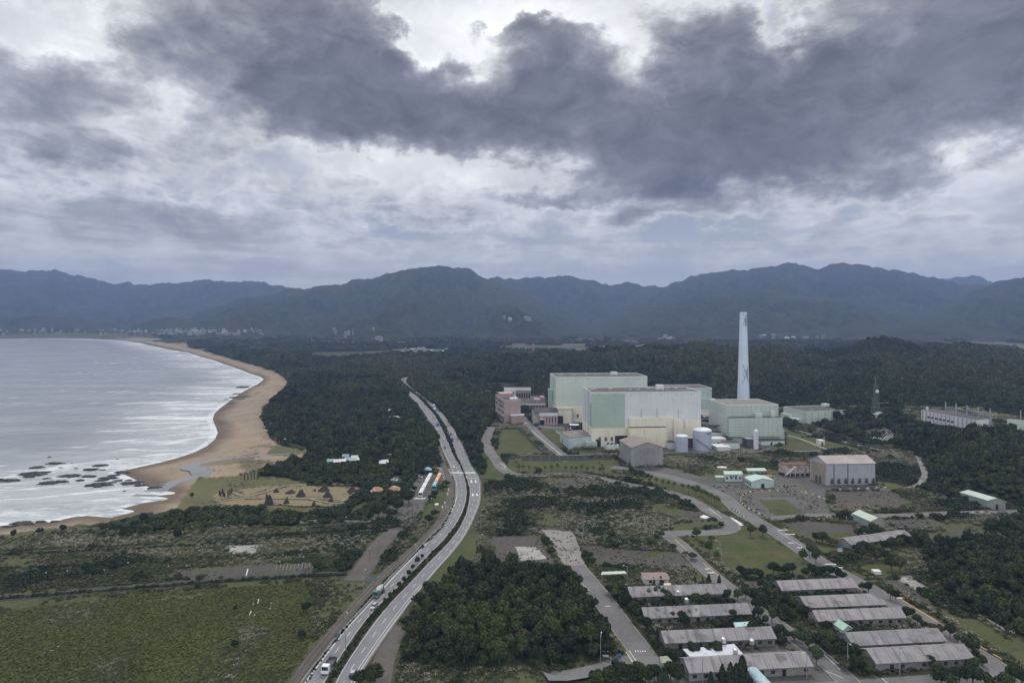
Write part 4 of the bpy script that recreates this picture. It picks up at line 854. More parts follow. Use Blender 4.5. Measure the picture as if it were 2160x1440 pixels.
# ---- clipped planting along the median and the railway edge
mp = resample((hl[1] + hr[0]) / 2, 900); wd = np.interp(np.linspace(0, 1, 900), np.linspace(0, 1, len(hl[0])), np.linalg.norm(hl[1] - hr[0], axis=1))
k = (mp[:, 1] < 1150) & (wd > 1.0); mp, wd = mp[k], wd[k]; pts = []; sc = []
for p, w_ in zip(mp, wd):
    for _ in range(3):
        r = min(1.3, w_ * .26) * random.uniform(.5, 1.05); pts.append((p[0] + random.uniform(-.3, .3) * w_, p[1] + random.uniform(-.5, .5), max(0, hz(*p)))); sc.append((r, r, r * random.uniform(.7, 1.5)))
scatter('median_hedge', 'strip of dark shrubs along the median between the two highway carriageways', 'hedge', pts, RNG.integers(0, 4, len(pts)), np.array(sc), SCRUBP[:4])
vp = resample((hl[0] + rail[1][np.linspace(0, len(rail[1]) - 1, len(hl[0])).astype(int)]) / 2, 2) if False else None
hp = edge_pair(RAILP, 6.4)[1]; hp = resample(hp, 700); hp = hp[hp[:, 1] < 420]; pts = [(p[0] + random.uniform(-.4, .4), p[1], 0) for p in hp if random.random() < .6]
scatter('verge_hedge', 'row of small clipped shrubs between the rail track and the highway', 'hedge', pts, RNG.integers(0, 4, len(pts)), np.tile([.55, .55, .7], (len(pts), 1)) * RNG.uniform(.7, 1.4, (len(pts), 1)), SCRUBP[:4])
# ------------------------------------------------------------------ buildings
SEAM = (.10, .13, .12)
pale_g = mat('pale_green_cladding', (.52, .585, .53), .6, .10, .05, .28, lines=(2.4, 9.0, .14, (.38, .44, .40)))
mid_g = mat('green_cladding', (.35, .445, .39), .6, .10, .05, .28, lines=(2.4, 9.0, .14, (.24, .33, .29)))
lilac = mat('lilac_grey_cladding', (.61, .625, .645), .6, .10, .05, .28, lines=(2.4, 9.0, .12, (.40, .43, .47)))
cream = mat('cream_render', (.72, .675, .545), .8, .12, .06, .55, lines=(6.0, 0, .12, (.5, .46, .36)))
tile_g = mat('green_wall_tiles', (.44, .52, .475), .6, .12, .06, .45, lines=(4.2, 2.4, .26, (.20, .25, .235)))
tile_p = mat('pale_tiles', (.56, .62, .56), .6, .1, .06, .4, lines=(0, 2.6, .2, (.36, .40, .36)))
roof_b = mat('brown_flat_roof', (.098, .088, .086), .9, .35, .05, spots=(.045, .60, (.33, .31, .29)))
roof_d = mat('dark_roof', (.085, .080, .080), .9, .3, .1)
roof_l = mat('blotched_roof', (.25, .225, .205), .9, .4, .15, spots=(.22, .56, (.14, .13, .13)))
trim_p = mat('pale_trim', (.60, .64, .62), .6, .15, .3, .3)
dark = mat('dark_opening', (.020, .021, .023), .7, .2, .5)
glass = mat('window_glass', (.035, .042, .05), .2, .2, .8, spec=.6)
brick = mat('pink_brick', (.42, .315, .30), .85, .15, .1, .5, lines=(0, 1.2, .10, (.27, .19, .18)))
brick2 = mat('dull_brick', (.31, .25, .24), .85, .15, .1, .5, lines=(0, 1.2, .10, (.24, .19, .18)))
whiter = mat('white_render', (.62, .63, .66), .8, .12, .15, .4)
lil_w = mat('lilac_white_render', (.62, .61, .68), .8, .1, .12, .45)
grey_cl = mat('weathered_grey_cladding', (.30, .295, .285), .7, .25, .12, .6, lines=(1.1, 0, .12, (.20, .20, .195)))
beige_cl = mat('rusty_beige_cladding', (.34, .29, .23), .75, .3, .18, .8, lines=(1.1, 0, .12, (.2, .16, .12)))
blue_cl = mat('lilac_sheet_cladding', (.37, .375, .42), .7, .12, .12, .5, lines=(1.0, 2.2, .08, (.27, .28, .31)))
roof_pk = mat('faded_pink_roof', (.40, .345, .325), .8, .2, .12, .0, spots=(.3, .60, (.27, .22, .21)))
roof_br = mat('faded_brown_roof', (.25, .205, .19), .8, .2, .12, spots=(.3, .60, (.17, .14, .13)))
roof_wh = mat('white_sheet_roof', (.66, .66, .66), .7, .12, .3)
roof_gr = mat('pale_green_sheet_roof', (.44, .52, .45), .65, .15, .2)
wall_gr = mat('grey_green_sheet_wall', (.27, .31, .275), .7, .2, .15, .5, lines=(.9, 0, .09, (.19, .22, .2)))
mint = mat('mint_sheet_wall', (.42, .52, .50), .7, .14, .2, .5)
rust = mat('rust_brown', (.17, .10, .075), .9, .4, .3)
barr_w = mat('barrack_wall', (.235, .235, .23), .9, .3, .3, .6)
conc_ = mat('plain_concrete', (.36, .355, .34), .85, .2, .3, .4)
steel = mat('galvanised_steel', (.34, .36, .39), .5, .2, .6, metal=.3)
dsteel = mat('dark_steel', (.075, .08, .085), .6, .3, .5)
stack_m = mat('stack_paint', (.56, .645, .76), .6, .08, .06, .3)
tank_w = mat('tank_paint', (.40, .435, .525), .55, .12, .12, .45, lines=(0, 2.4, .07, (.30, .33, .40)))
tank_t = mat('tank_top_paint', (.70, .73, .78), .6, .08, .3)
rooff = mat('barrack_fibre_roof', (.255, .245, .255), .9, .2, .2, .0, c2=(.185, .178, .185))
m_, t_, b_ = MATS['barrack_fibre_roof'], MATS['barrack_fibre_roof'].node_tree, None
for n_ in t_.nodes:
    if n_.type == 'BSDF_PRINCIPLED': b_ = n_
old = S(t_, b_.inputs['Base Color'].links[0].from_socket); oc = node(t_, 'ShaderNodeTexCoord', out=3); x_, y_, z_ = sep(t_, oc)
st_ = noise_n(t_, comb(t_, x_ * 1.1, y_ * .06, z_ * .06), 1.0, 5, .7).ss(.46, .66); sg = ((x_ / 1.05).fract()).lt(.12)
rnd_ = node(t_, 'ShaderNodeObjectInfo', out=5); old = mixc(t_, rnd_ * .75, old, (.28, .265, .27)); old = mixc(t_, noise_n(t_, comb(t_, x_ * .5, y_ * .5, rnd_ * 30.0), .35, 4, .6, .4).ss(.56, .63) * .5, old, (.33, .32, .31)); old = mixc(t_, noise_n(t_, comb(t_, x_, y_, rnd_ * 50.0 + 9.0), .22, 4, .6, .4).ss(.58, .66) * .6, old, (.105, .08, .07))
put(t_, b_.inputs['Base Color'], mixc(t_, sg * .35, mixc(t_, st_ * .6, old, (.085, .082, .085)), (.12, .115, .115)))
class Sk(Fr):                               # skewed frame from three world corners
    def __init__(s, o, r, l, z=0.0):
        s.o = np.array(o[:2], float); a = np.array(r[:2]) - s.o; b = np.array(l[:2]) - s.o; s.w = float(np.linalg.norm(a)); s.d = float(np.linalg.norm(b)); s.u, s.v, s.z = a / s.w, b / s.d, z
    def p(s, a, b, z=0.0): q = s.o + s.u * a + s.v * b; return (q[0], q[1], s.z + z)
def corners(base, topy, rt, lt, z0=0.0):    # near corner (px, base row, top row), then the right and the left far top corners
    o = W(base[0], base[1], z0); zt = H - (topy - YH) * o[1] / F; return Sk(o, W(rt[0], rt[1], zt), W(lt[0], lt[1], zt), z0), zt - z0
def front(xl, yb, xr, ang, topy, z=0.0):    # wall facing the viewer: returns frame, width, height
    o = W(xl, yb, z); c, s_ = math.cos(ang), math.sin(ang); ur = (xr - 1080) / F
    return Fr(o, ang, z), (ur * o[1] - o[0]) / (c - ur * s_), H - (topy - YH) * o[1] / F - z
def at(f, b, px):                            # `a` coordinate in frame f, at depth b, seen at pixel column px
    u = (px - 1080) / F; p0, p1 = np.array(f.p(0, b)), np.array(f.p(1, b)); e = p1 - p0; return (u * p0[1] - p0[0]) / (e[0] - u * e[1])
def zat(f, a, b, py): p = f.p(a, b); return H - (py - YH) * p[1] / F - f.z
def wall(T, f, w_, d, h, m, z0=0.0, name='wall', sub=None): q = M(); f.box(q, 0, w_, 0, d, z0, h); return part(T, name, q, m, sub=sub)
def flat(T, f, w_, d, h, m, par=.7, pm=None, a0=0, b0=0, th=.45):
    q = M(); f.box(q, a0 + th, a0 + w_ - th, b0 + th, b0 + d - th, h + .002, h + .10); r = part(T, 'roof', q, m)
    if par:
        q = M(); f.box(q, a0 - .1, a0 + w_ + .1, b0 - .1, b0 + th, h + .001, h + par); f.box(q, a0 - .1, a0 + w_ + .1, b0 + d - th, b0 + d + .1, h + .001, h + par)
        f.box(q, a0 - .1, a0 + th, b0 + th, b0 + d - th, h + .001, h + par); f.box(q, a0 + w_ - th, a0 + w_ + .1, b0 + th, b0 + d - th, h + .001, h + par); part(T, 'parapet', q, pm or trim_p, sub=r)
    return r
def patch(T, name, f, a0, a1, z0, z1, m, b=0.0, t=.12, side='front', sub=None):   # a thin panel proud of the front (or left) wall
    q = M()
    if side == 'front': f.box(q, a0, a1, b - t, b - .003, z0, z1)
    elif side == 'left': f.box(q, b - t, b - .003, a0, a1, z0, z1)
    else: f.box(q, b + .003, b + t, a0, a1, z0, z1)
    return part(T, name, q, m, sub=sub)
ANG = R(4.5)

def hall_details(T, f, w_, D_, h, zc, seed):
    r_ = random.Random(seed)
    for k in range(6): q = M(); aa = w_ * (.08 + .15 * k) + r_.uniform(-1, 1); bb = D_ * r_.uniform(.25, .8); q.lathe(f.p(aa, bb)[:2], [(1.0, h + .1), (1.0, h + 1.0), (1.5, h + 1.2), (1.3, h + 1.8), (.01, h + 2.0)], 10); part(T, 'roof_fan', q, steel)
    for k in range(3): q = M(); aa = w_ * (.2 + .27 * k); f.box(q, aa, aa + r_.uniform(2, 4), D_ * .5, D_ * .5 + 2, h + .1, h + 1.1); part(T, 'roof_hatch', q, conc_)
    q = M(); f.box(q, 1, w_ - 1, D_ * .42, D_ * .42 + .4, h + .15, h + .45); part(T, 'cable_tray', q, conc_)
    for k in range(7): q = M(); aa = w_ * (.07 + .14 * k); f.box(q, aa, aa + .5, -.42, -.17, h - 2.2, h - 1.7); part(T, 'wall_lamp', q, dark)
    for k in range(4): aa = w_ * (.06 + .055 * k); patch(T, 'louvre', f, aa, aa + 2.2, zc * .30, zc * .52, MATS.get('louvre_grey') or mat('louvre_grey', (.16, .16, .165), .6, .3, .4, lines=(0, .6, .25, (.05, .05, .05))), b=-.5)
    q = M(); f.box(q, -.75, -.45, D_ * .3, D_ * .3 + .5, 0, h + 1); part(T, 'ladder', q, steel); q = M(); f.box(q, -.9, -.45, D_ * .62, D_ * .62 + .9, 0, h - 3); part(T, 'duct', q, trim_p)
# ---- turbine hall, front
f, w_, h = front(1248, 942, 1478.5, ANG, 829); T = thing('turbine_hall', 'huge nearer windowless hall, half green and half lilac grey over a stepped cream base', 'industrial building', f.o.tolist() + [0]); D_ = 41
wall(T, f, w_, D_, h, lilac); flat(T, f, w_, D_, h, roof_b, .9, trim_p)
zc = zat(f, 0, 0, 903); a1 = at(f, 0, 1318); patch(T, 'green_panel', f, 0.05, a1, zc, h - .6, mid_g, t=.16)
patch(T, 'green_side_panel', f, .05, 9, zc + 1, zat(f, 0, 0, 851), mid_g, t=.14, side='left')
q = M(); a2 = at(f, 0, 1326); f.box(q, -.4, a1, -.5, -.02, -.5, zc); f.box(q, a1, a2, -.5, -.02, -.5, zat(f, a1, 0, 895)); f.box(q, -.4, -.02, 0, D_, -.5, zc + .6)
a3 = at(f, 0, 1418); a4 = at(f, 0, 1437); a5 = at(f, 0, 1444.5)
f.box(q, a2, a3, -2.2, -.02, -.5, zat(f, a2, 0, 881)); f.box(q, a3, a4, -5.2, -.02, -.5, zat(f, a3, -5, 887)); f.box(q, a4, a5, -.5, -.02, -.5, zat(f, a4, 0, 902)); f.box(q, a5, w_ - .05, -.5, -.02, -.5, zat(f, a5, 0, 885)); part(T, 'base', q, cream)
q = M(); a6 = at(f, -8, 1327); a7 = at(f, -8, 1408); hb = zat(f, a6, -8, 902.5); f.box(q, a6, a7, -8, -2.25, -.5, hb); ab = part(T, 'annex', q, cream); q = M(); f.box(q, a6 + .4, a7 - .4, -7.6, -2.3, hb + .003, hb + .12); part(T, 'annex_roof', q, roof_d, sub=ab)
for x0, x1, y0, y1 in ((1256, 1267, 926, 942), (1297, 1325, 919, 938)): b_f = -.5; patch(T, 'doorway', f, at(f, 0, x0), at(f, 0, x1), 0, zat(f, 0, 0, y0), dark, b=-.5)
hall_details(T, f, w_, D_, h, zc, 3)
q = M(); va = at(f, 20, 1385); f.box(q, va, at(f, 20, 1399.5), 19, 24, h + .1, zat(f, va, 20, 811.5)); part(T, 'roof_vent', q, trim_p)
for x0 in (1352, 1385, 1430): ga = at(f, 0, x0); q = M(); f.box(q, ga, ga + .5, -.25, -.02, zat(f, ga, 0, 882), zat(f, ga, 0, 862)); part(T, 'rain_pipe', q, steel)
# ---- turbine hall, rear
f, w_, h = front(1172.5, 891, 1365.5, ANG, 796.4); T = thing('turbine_hall', 'huge pale green windowless hall with cream foot, farther back to the left', 'industrial building', f.o.tolist() + [0]); D_ = 46
wall(T, f, w_, D_, h, pale_g); flat(T, f, w_, D_, h, roof_b, .9, trim_p); zc = zat(f, 0, 0, 857.6)
q = M(); f.box(q, -.4, w_ - .05, -.5, -.02, -.5, zc); f.box(q, -.4, -.02, 0, D_, -.5, zc); part(T, 'base', q, cream)
q = M(); f.box(q, -2.2, -.42, 22, D_, -.5, zat(f, 0, 30, 822)); part(T, 'side_bay', q, mid_g)
q = M(); f.box(q, 1.5, 16, -6, -.52, -.5, zat(f, 0, -6, 864)); ab = part(T, 'annex', q, cream); q = M(); f.box(q, 15.6, 17.4, -6.4, -5.2, 0, zat(f, 0, -6, 862)); f.box(q, 1.2, 17.4, -6.4, -5.6, zat(f, 0, -6, 864), zat(f, 0, -6, 862)); part(T, 'pipe_frame', q, mid_g, sub=ab)
patch(T, 'doorway', f, at(f, -6, 1177), at(f, -6, 1188), 0, zat(f, 0, -6, 877), dark, b=-6.0)
hall_details(T, f, w_, D_, h, zc, 4)
q = M(); va = at(f, 22, 1289); f.box(q, va, at(f, 22, 1302), 21, 26, h + .1, zat(f, va, 22, 784)); part(T, 'roof_vent', q, trim_p)
# ---- reactor building, front right
f, w_, h = front(1538, 936, 1651, ANG, 881.6); T = thing('reactor_building', 'stepped pale green tiled block in front of the tall chimney', 'industrial building', f.o.tolist() + [0])
zl = zat(f, 0, 0, 921); q = M(); f.box(q, -.0, w_, 0, 44, zl, h); lo = part(T, 'lower_tier', q, tile_g); q = M(); f.box(q, .4, w_ - .4, .4, 5.8, h + .003, h + .12); part(T, 'terrace', q, roof_d, sub=lo)
q = M(); f.box(q, 4, w_ - 2, 2, 43, -.5, zl - .003); part(T, 'plinth', q, tile_g)
a0 = at(f, 6, 1533); a1 = at(f, 6, 1642); h1 = zat(f, a0, 6, 855.5); q = M(); f.box(q, a0, a1, 6, 48, h + .13, h1); f.box(q, a0, -.02, 6.02, 48, 8, h + .125); part(T, 'upper_tier', q, tile_p, None); patch(T, 'tiled_front', f, a0 + .05, a1 - .05, h + .2, h1 - .2, tile_g, b=6.0)
flat(T, f, a1 - a0, 42, h1, roof_l, .7, trim_p, a0=a0, b0=6)
for x0, x1, y0, bb in ((1592, 1607, 871, 3), (1625, 1634, 866, 4.5)): q = M(); aa = at(f, bb, x0); f.box(q, aa, at(f, bb, x1), bb - 1.5, 5.85, h + .13, zat(f, aa, bb, y0)); part(T, 'penthouse', q, pale_g)
q = M(); f.box(q, w_ + .02, w_ + 4.5, 6, 24, zl - 4, zat(f, w_, 6, 906)); part(T, 'side_wing', q, tile_g)
q = M()
for k in range(9): aa = 2 + k * w_ / 9; f.box(q, aa, aa + .12, .6, .72, h + .12, h + 1.2)
f.box(q, 2, w_ - 3, .6, .7, h + 1.2, h + 1.3); part(T, 'railing', q, rust)
# ---- reactor building, rear
f, w_, h = front(1404, 880, 1501.5, ANG, 820); T = thing('reactor_building', 'stepped pale green block half hidden behind the nearer hall', 'industrial building', f.o.tolist() + [0])
wall(T, f, w_, 40, h, tile_g, name='upper_tier'); flat(T, f, w_, 40, h, roof_b, .7, trim_p)
q = M(); aa = at(f, -4, 1508); f.box(q, 0, aa, -6, -.02, -.5, zat(f, aa, -6, 841)); part(T, 'lower_tier', q, tile_g); q = M(); f.box(q, 0, aa - 2, -16, -6.02, -.5, zat(f, aa, -16, 872)); ab = part(T, 'annex', q, cream)
q = M()
for k in range(9): q.cyl(f.p(w_ - 1.5 - k * 2.0, -10), .9, .9, zat(f, w_, -16, 872), zat(f, w_, -16, 872) + 3.2, 8)
part(T, 'pipe', q, trim_p, sub=ab)
# ---- the chimney
cx_, cy_ = 244.0, 720.0; T = thing('chimney', 'tall pale blue tapering chimney with dark lattice platforms', 'chimney', (cx_, cy_, 0))
def rad_at(z): return 6.9 - 3.35 * z / 115.0
def zpx(py, d): return H - (py - YH) * d / F
q = M(); q.lathe((cx_, cy_), [(rad_at(z), z) for z in np.linspace(-1, 115, 24)] + [(rad_at(115) - .5, 115), (rad_at(113) - .5, 111)], 28); part(T, 'shaft', q, stack_m, sm=False)
q = M(); q.lathe((cx_, cy_), [(rad_at(z) + .05, z) for z in np.linspace(-1, zpx(838, cy_), 6)], 28); part(T, 'foot', q, pale_g)
def on(a, z, o=.35): r = rad_at(z) + o; return (cx_ + r * math.sin(a), cy_ - r * math.cos(a), z)
LQ = [M(), M()]
for a0, z0, a1, z1 in ((-.35, 772, .25, 790), (.55, 772, .25, 790), (.25, 790, -.5, 806), (.25, 790, .75, 806), (-.5, 806, .75, 806), (-.45, 780, .2, 780), (.1, 783, .4, 783), (.1, 787, .45, 787), (-.3, 785, -.1, 800), (.45, 775, .4, 800), (-.4, 672, .5, 672), (.1, 672, -.45, 687), (.35, 672, .5, 687), (.2, 664, .2, 687), (.5, 664, .55, 687), (-.3, 687, .4, 687)):
    LQ[z0 < 700].bar(on(a0, zpx(z0, cy_)), on(a1, zpx(z1, cy_)), .16)
for a_, z_ in ((-.35, 771), (.3, 781), (.35, 785), (.3, 789), (-.25, 664)): c = on(a_, zpx(z_, cy_)); LQ[z_ < 700].bar(c, (c[0], c[1], c[2] + 1.0), .4)
for q in LQ: part(T, 'platform_lattice', q, mat('lattice_grey', (.22, .26, .31), .6))
q = M()
for k in range(60): z = 2 + k * 1.8; q.bar(on(1.0, z, .3), on(1.0, z + 1.8, .3), .10)
q.bar(on(.9, 2, .5), on(.9, 110, .5), .08); part(T, 'ladder', q, steel)
# ---- low pale building right of the chimney
C = W(1698, 896, 0); f, h = corners((1698, 896), 869, (1806.7, 864.7), (1652.5, 858.4)); T = thing('storage_building', 'long low pale green building with a brown roof against the wooded hill', 'industrial building', f.o.tolist() + [0])
wall(T, f, f.w, f.d, h, pale_g, -.5); flat(T, f, f.w, f.d, h, roof_b, .6, trim_p)
q = M()
for k in range(8): aa = f.w * k / 8 + .5; f.box(q, aa, aa + .35, -.2, -.01, 0, h - .4)
f.box(q, .5, f.w - 2, -.18, -.01, h * .42, h * .42 + .25); part(T, 'wall_rib', q, mat('rib_green', (.25, .30, .28)))
q = M(); f.box(q, -6, -.02, 4, 20, -.5, h * .42); f.box(q, -3.5, -.02, 20, f.d, -.5, h * .55); part(T, 'annex', q, pale_g); q = M(); f.box(q, f.w * .72, f.w * .83, f.d - 9, f.d - 3, h + .1, h + 3); part(T, 'penthouse', q, trim_p)
q = M(); f.box(q, f.w * .1, f.w * .1 + .4, f.d * .6, f.d * .6 + .4, h + .1, h + 5); part(T, 'mast', q, steel)
# ---- pink brick office
f, h = corners((1063.8, 892), 845.7, (1098, 843.6), (1045, 833)); T = thing('office_building', 'pink brick four storey office with a flat roof at the left end of the plant', 'office building', f.o.tolist() + [0]); W0, D0 = f.w, f.d
wall(T, f, W0, D0, h, brick, -.5); flat(T, f, W0, D0, h, roof_d, .8, mat('pale_pink_trim', (.45, .38, .37)))
for zf in (.10, .40, .64, .82):
    for k in range(9):
        if (k * 7 + int(zf * 100)) % 5 == 4 and zf > .2: continue
        b0 = D0 * (.05 + k * .105); patch(T, 'window', f, b0, b0 + D0 * .06, h * zf, h * zf + (2.2 if zf > .2 else 2.8), glass, b=0, side='left')
q = M(); f.box(q, W0 * .38, W0 * 1.12, -7, -.02, -.5, h * .33); ab = part(T, 'porch_block', q, brick); q = M(); f.box(q, W0 * .34, W0 * 1.16, -7.5, -.02, h * .33 + .003, h * .33 + .9); part(T, 'porch_roof', q, whiter, sub=ab)
q = M(); f.box(q, W0 * .45, W0 * .9, 6, 14, h + .1, h + 1.8); part(T, 'roof_room', q, roof_wh); q = M(); f.box(q, W0 * .1, W0 * .9, D0 * .55, D0 * .9, h + .1, h + 4); part(T, 'roof_block', q, brick)
# ---- brick building with a white upper storey
f, w_, h = front(1138, 896, 1176, R(3), 877); T = thing('office_building', 'low brick building with a white top band and dark pitched roof', 'office building', f.o.tolist() + [0])
wall(T, f, w_, 26, h, brick, -.5); q = M(); f.box(q, -.4, w_ + .3, -.4, 26, h + .003, h + 3.4); part(T, 'upper_storey', q, whiter)
q = M(); f.gable(q, -5, w_, 0, 26, h + 3.5, h + 6.5, 'a', ov=.6); part(T, 'roof', q, roof_d); q = M(); f.box(q, -6, -.42, 2, 26, -.5, h + 3.3); part(T, 'side_wing', q, conc_)
for k in range(5): a0 = w_ * (.22 + .16 * k); patch(T, 'window', f, a0, a0 + .9, h * .2, h * .85, glass)
patch(T, 'doorway', f, .6, 4.5, 0, h * .55, dark); q = M(); f.box(q, .3, 5, -3, -.5, h * .62, h * .62 + .4); part(T, 'door_canopy', q, roof_wh)
# ---- white and brick block behind, and the low brick complex
f, w_, h = front(1063.8, 851, 1119.6, R(3), 819); T = thing('office_building', 'white framed brick office behind the pink block at the foot of the hill', 'office building', f.o.tolist() + [0])
wall(T, f, w_, 18, h, brick2, -.5); q = M(); f.box(q, -.3, w_ * .42, -2.5, -.02, h * .45, h); f.box(q, -.3, w_ + .3, -.5, -.02, h - 2.5, h + .6); part(T, 'white_frame', q, whiter); q = M(); f.box(q, .5, w_ - .5, .5, 17.5, h + .003, h + .2); part(T, 'roof', q, roof_d)
for k in range(6): patch(T, 'window', f, w_ * (.46 + .09 * k), w_ * (.52 + .09 * k), h * .35, h * .7, glass)
for k in range(3): patch(T, 'window', f, w_ * (.06 + .12 * k), w_ * (.13 + .12 * k), h * .6, h * .78, glass, b=-2.5)
f, w_, h = front(1098, 862, 1151, R(3), 845); T = thing('office_building', 'low pink brick complex of stepped blocks between the tall office and the green hall', 'office building', f.o.tolist() + [0])
wall(T, f, w_, 30, h * .55, brick2, -.5); q = M(); f.box(q, w_ * .58, w_ * .82, 6, 26, h * .55 + .003, h * 1.05); f.box(q, w_ * .84, w_, 10, 28, h * .55 + .003, h * 1.3); part(T, 'tower_block', q, brick2)
q = M(); f.box(q, .4, w_ * .57, .4, 29, h * .55 + .003, h * .55 + .3); part(T, 'roof', q, roof_d); q = M(); f.box(q, -.3, w_ + .3, -.35, -.02, h * .47, h * .6); part(T, 'white_band', q, whiter)
for k in range(8): patch(T, 'window', f, w_ * (.05 + .115 * k), w_ * (.11 + .115 * k), h * .12, h * .36, glass)
# ---- pale green workshop before the halls
f, h = corners((1199.5, 946.4), 923.5, (1255, 918.6), (1181.4, 910)); T = thing('workshop_building', 'small pale green flat roofed building with a blotched roof before the nearer hall', 'workshop', f.o.tolist() + [0])
wall(T, f, f.w, f.d, h, mint, -.3); flat(T, f, f.w, f.d, h, roof_l, .3, dsteel); q = M(); f.box(q, f.w * .62, f.w * 1.02, -5, -.02, -.2, h * .56); part(T, 'annex', q, mint)
for k in range(5): patch(T, 'wall_rib', f, 2 + k * f.d / 5, 2.4 + k * f.d / 5, 0, h - .3, conc_, side='left')
patch(T, 'doorway', f, f.d * .66, f.d * .72, 0, h * .5, dark, side='left')
# ---- gabled grey warehouse
f, h = corners((1332, 985), 944, (1398, 942.5), (1307, 928)); T = thing('gabled_warehouse', 'weathered grey warehouse with a brown gabled roof and tall sliding doors', 'warehouse', f.o.tolist() + [0])
rz = h + 3.6; wall(T, f, f.w, f.d, h, grey_cl, -.3); q = M(); f.tri(q, 0, f.w, 0, f.d, h + .003, rz, 'b'); part(T, 'gable', q, grey_cl); q = M(); f.gable(q, 0, f.w, 0, f.d, h + .05, rz + .05, 'b'); part(T, 'roof', q, roof_br)
for k in range(4): patch(T, 'door', f, f.w * (.09 + .205 * k), f.w * (.285 + .205 * k), 0, h * .97, mat('grey_door_sheet', (.255, .258, .26), .7, .25, .15, .6, lines=(1.2, 0, .12, (.17, .17, .17))), t=.16)
q = M(); f.box(q, -2.4, -.02, 2, f.d - 2, 0, 2.6); gl = part(T, 'side_lean_to', q, dsteel)
for k in range(7): q = M(); q.cyl(f.p(-1.5, 4 + k * f.d / 8.5), .55, .55, 2.6, 4.0, 10); part(T, 'vent', q, steel, sub=gl)
# ---- large lilac warehouse
f, h = corners((1743.5, 1023), 978, (1846, 976.5), (1709, 967.5)); T = thing('gabled_warehouse', 'big lilac grey warehouse with a pink gabled roof and rusty beige end doors', 'warehouse', f.o.tolist() + [0])
rz = zat(f, 0, f.d / 2, 961); wall(T, f, f.w, f.d, h, blue_cl, -.3); q = M(); f.tri(q, 0, f.w, 0, f.d, h + .003, rz, 'a'); part(T, 'gable', q, blue_cl); q = M(); f.gable(q, 0, f.w, 0, f.d, h + .05, rz + .05, 'a'); part(T, 'roof', q, roof_pk)
for k in range(5): patch(T, 'door', f, f.d * (.08 + .17 * k), f.d * (.24 + .17 * k), 0, h * .94, beige_cl, side='left', t=.18)
for b0 in (.30, .52): patch(T, 'doorway', f, f.d * b0, f.d * (b0 + .14), 0, h * .33, mat('green_door', (.05, .10, .085), .6, .2, .4), side='left', t=.3)
for a_ in (.145, .43): patch(T, 'rain_stain', f, f.w * a_, f.w * (a_ + .012), 0, h * .98, dsteel, t=.2)
for k in range(7): q = M(); aa = f.w * (.095 + .142 * k); f.box(q, aa - .55, aa + .55, -1.6, -.02, 1.2, 2.6); q.cyl(f.p(aa, -1.1), .5, .65, 2.6, 4.4, 10); part(T, 'fan_unit', q, dsteel)
# ---- rusty shed beside it
f, h = corners((1656.7, 1004), 981, (1708, 980), (1645, 977)); T = thing('metal_shed', 'rust streaked white shed with a dark rusty roof left of the lilac warehouse', 'shed', f.o.tolist() + [0]); f.d = max(f.d, 8)
wall(T, f, f.w, f.d, h, mat('rust_streaked_white', (.46, .40, .36), .8, .3, .3, 1.0, spots=(.35, .54, (.26, .15, .09))), 1.6); q = M(); f.box(q, -.3, f.w + .3, -.3, f.d + .3, h + .003, h + .35); part(T, 'roof', q, rust)
q = M(); f.box(q, .3, f.w, 1.2, f.d - .3, -.2, 1.58); part(T, 'open_base', q, dark); q = M(); f._slab(q, [(.2, -.6, 1.0), (1.4, -.6, 1.0), (7.6, -.6, h - .6), (6.4, -.6, h - .6)], .01, 0, 1); q2 = M(); q2.bar(f.p(.4, -.5, 1.2), f.p(7.2, -.5, h - .8), .45); part(T, 'stair', q2, trim_p)
for k in range(4): patch(T, 'window', f, f.w * (.14 + .2 * k), f.w * (.17 + .2 * k), h * .74, h * .84, dark)
for k in range(5): q = M(); f.box(q, k * f.w / 5, k * f.w / 5 + .4, 0.1, .5, -.2, 1.58); part(T, 'pillar', q, whiter)
# ---- small mint and green workshops
def small_gable(name, label, base, ty, rt, lt, rise, along, wm_, rm, cat='workshop', wins=0, door=True, z0=0.0, lw=0):
    f, h = corners(base, ty, rt, lt, z0); T = thing(name, label, cat, f.o.tolist() + [z0]); wall(T, f, f.w, f.d, h, wm_, -.3)
    q = M(); f.tri(q, 0, f.w, 0, f.d, h + .003, h + rise, along); part(T, 'gable', q, wm_); q = M(); f.gable(q, 0, f.w, 0, f.d, h + .05, h + rise + .05, along, t=.18, ov=.35); part(T, 'roof', q, rm)
    for k in range(wins): aa = f.w * (k + .5) / wins; patch(T, 'window', f, aa - .6, aa + .6, h * .35, h * .65, glass)
    for k in range(lw): aa = f.d * (k + .5) / lw; patch(T, 'window', f, aa - .6, aa + .6, h * .4, h * .7, glass, side='left')
    if door: patch(T, 'door', f, f.w * .44, f.w * .58, 0, h * .6, dark, t=.14)
    return T, f, h
small_gable('workshop_building', 'mint green gabled workshop with a dark doorway beside the asphalt yard', (1585, 1030), 1015, (1632, 1013), (1571, 1006.5), 1.6, 'b', mint, mat('mint_roof', (.42, .56, .52), .6, .15, .3), wins=0, lw=4)
T, f, h = small_gable('workshop_building', 'two storey mint workshop with a lean-to at its left, next to the waste ground', (1529, 1015.5), 1000, (1566, 1000), (1526, 993.5), .5, 'a', mint, roof_gr, wins=4, door=False); f.d = max(f.d, 6)
q = M(); f.box(q, -6, -.02, .5, 5, -.2, h * .55); ab = part(T, 'lean_to', q, wall_gr); q = M(); f.box(q, -6.3, -.02, .2, 5.3, h * .55 + .003, h * .55 + .25); part(T, 'lean_to_roof', q, roof_gr, sub=ab)
for k in range(3): patch(T, 'window', f, f.w * (.28 + .16 * k), f.w * (.38 + .16 * k), h * .66, h * .82, glass)
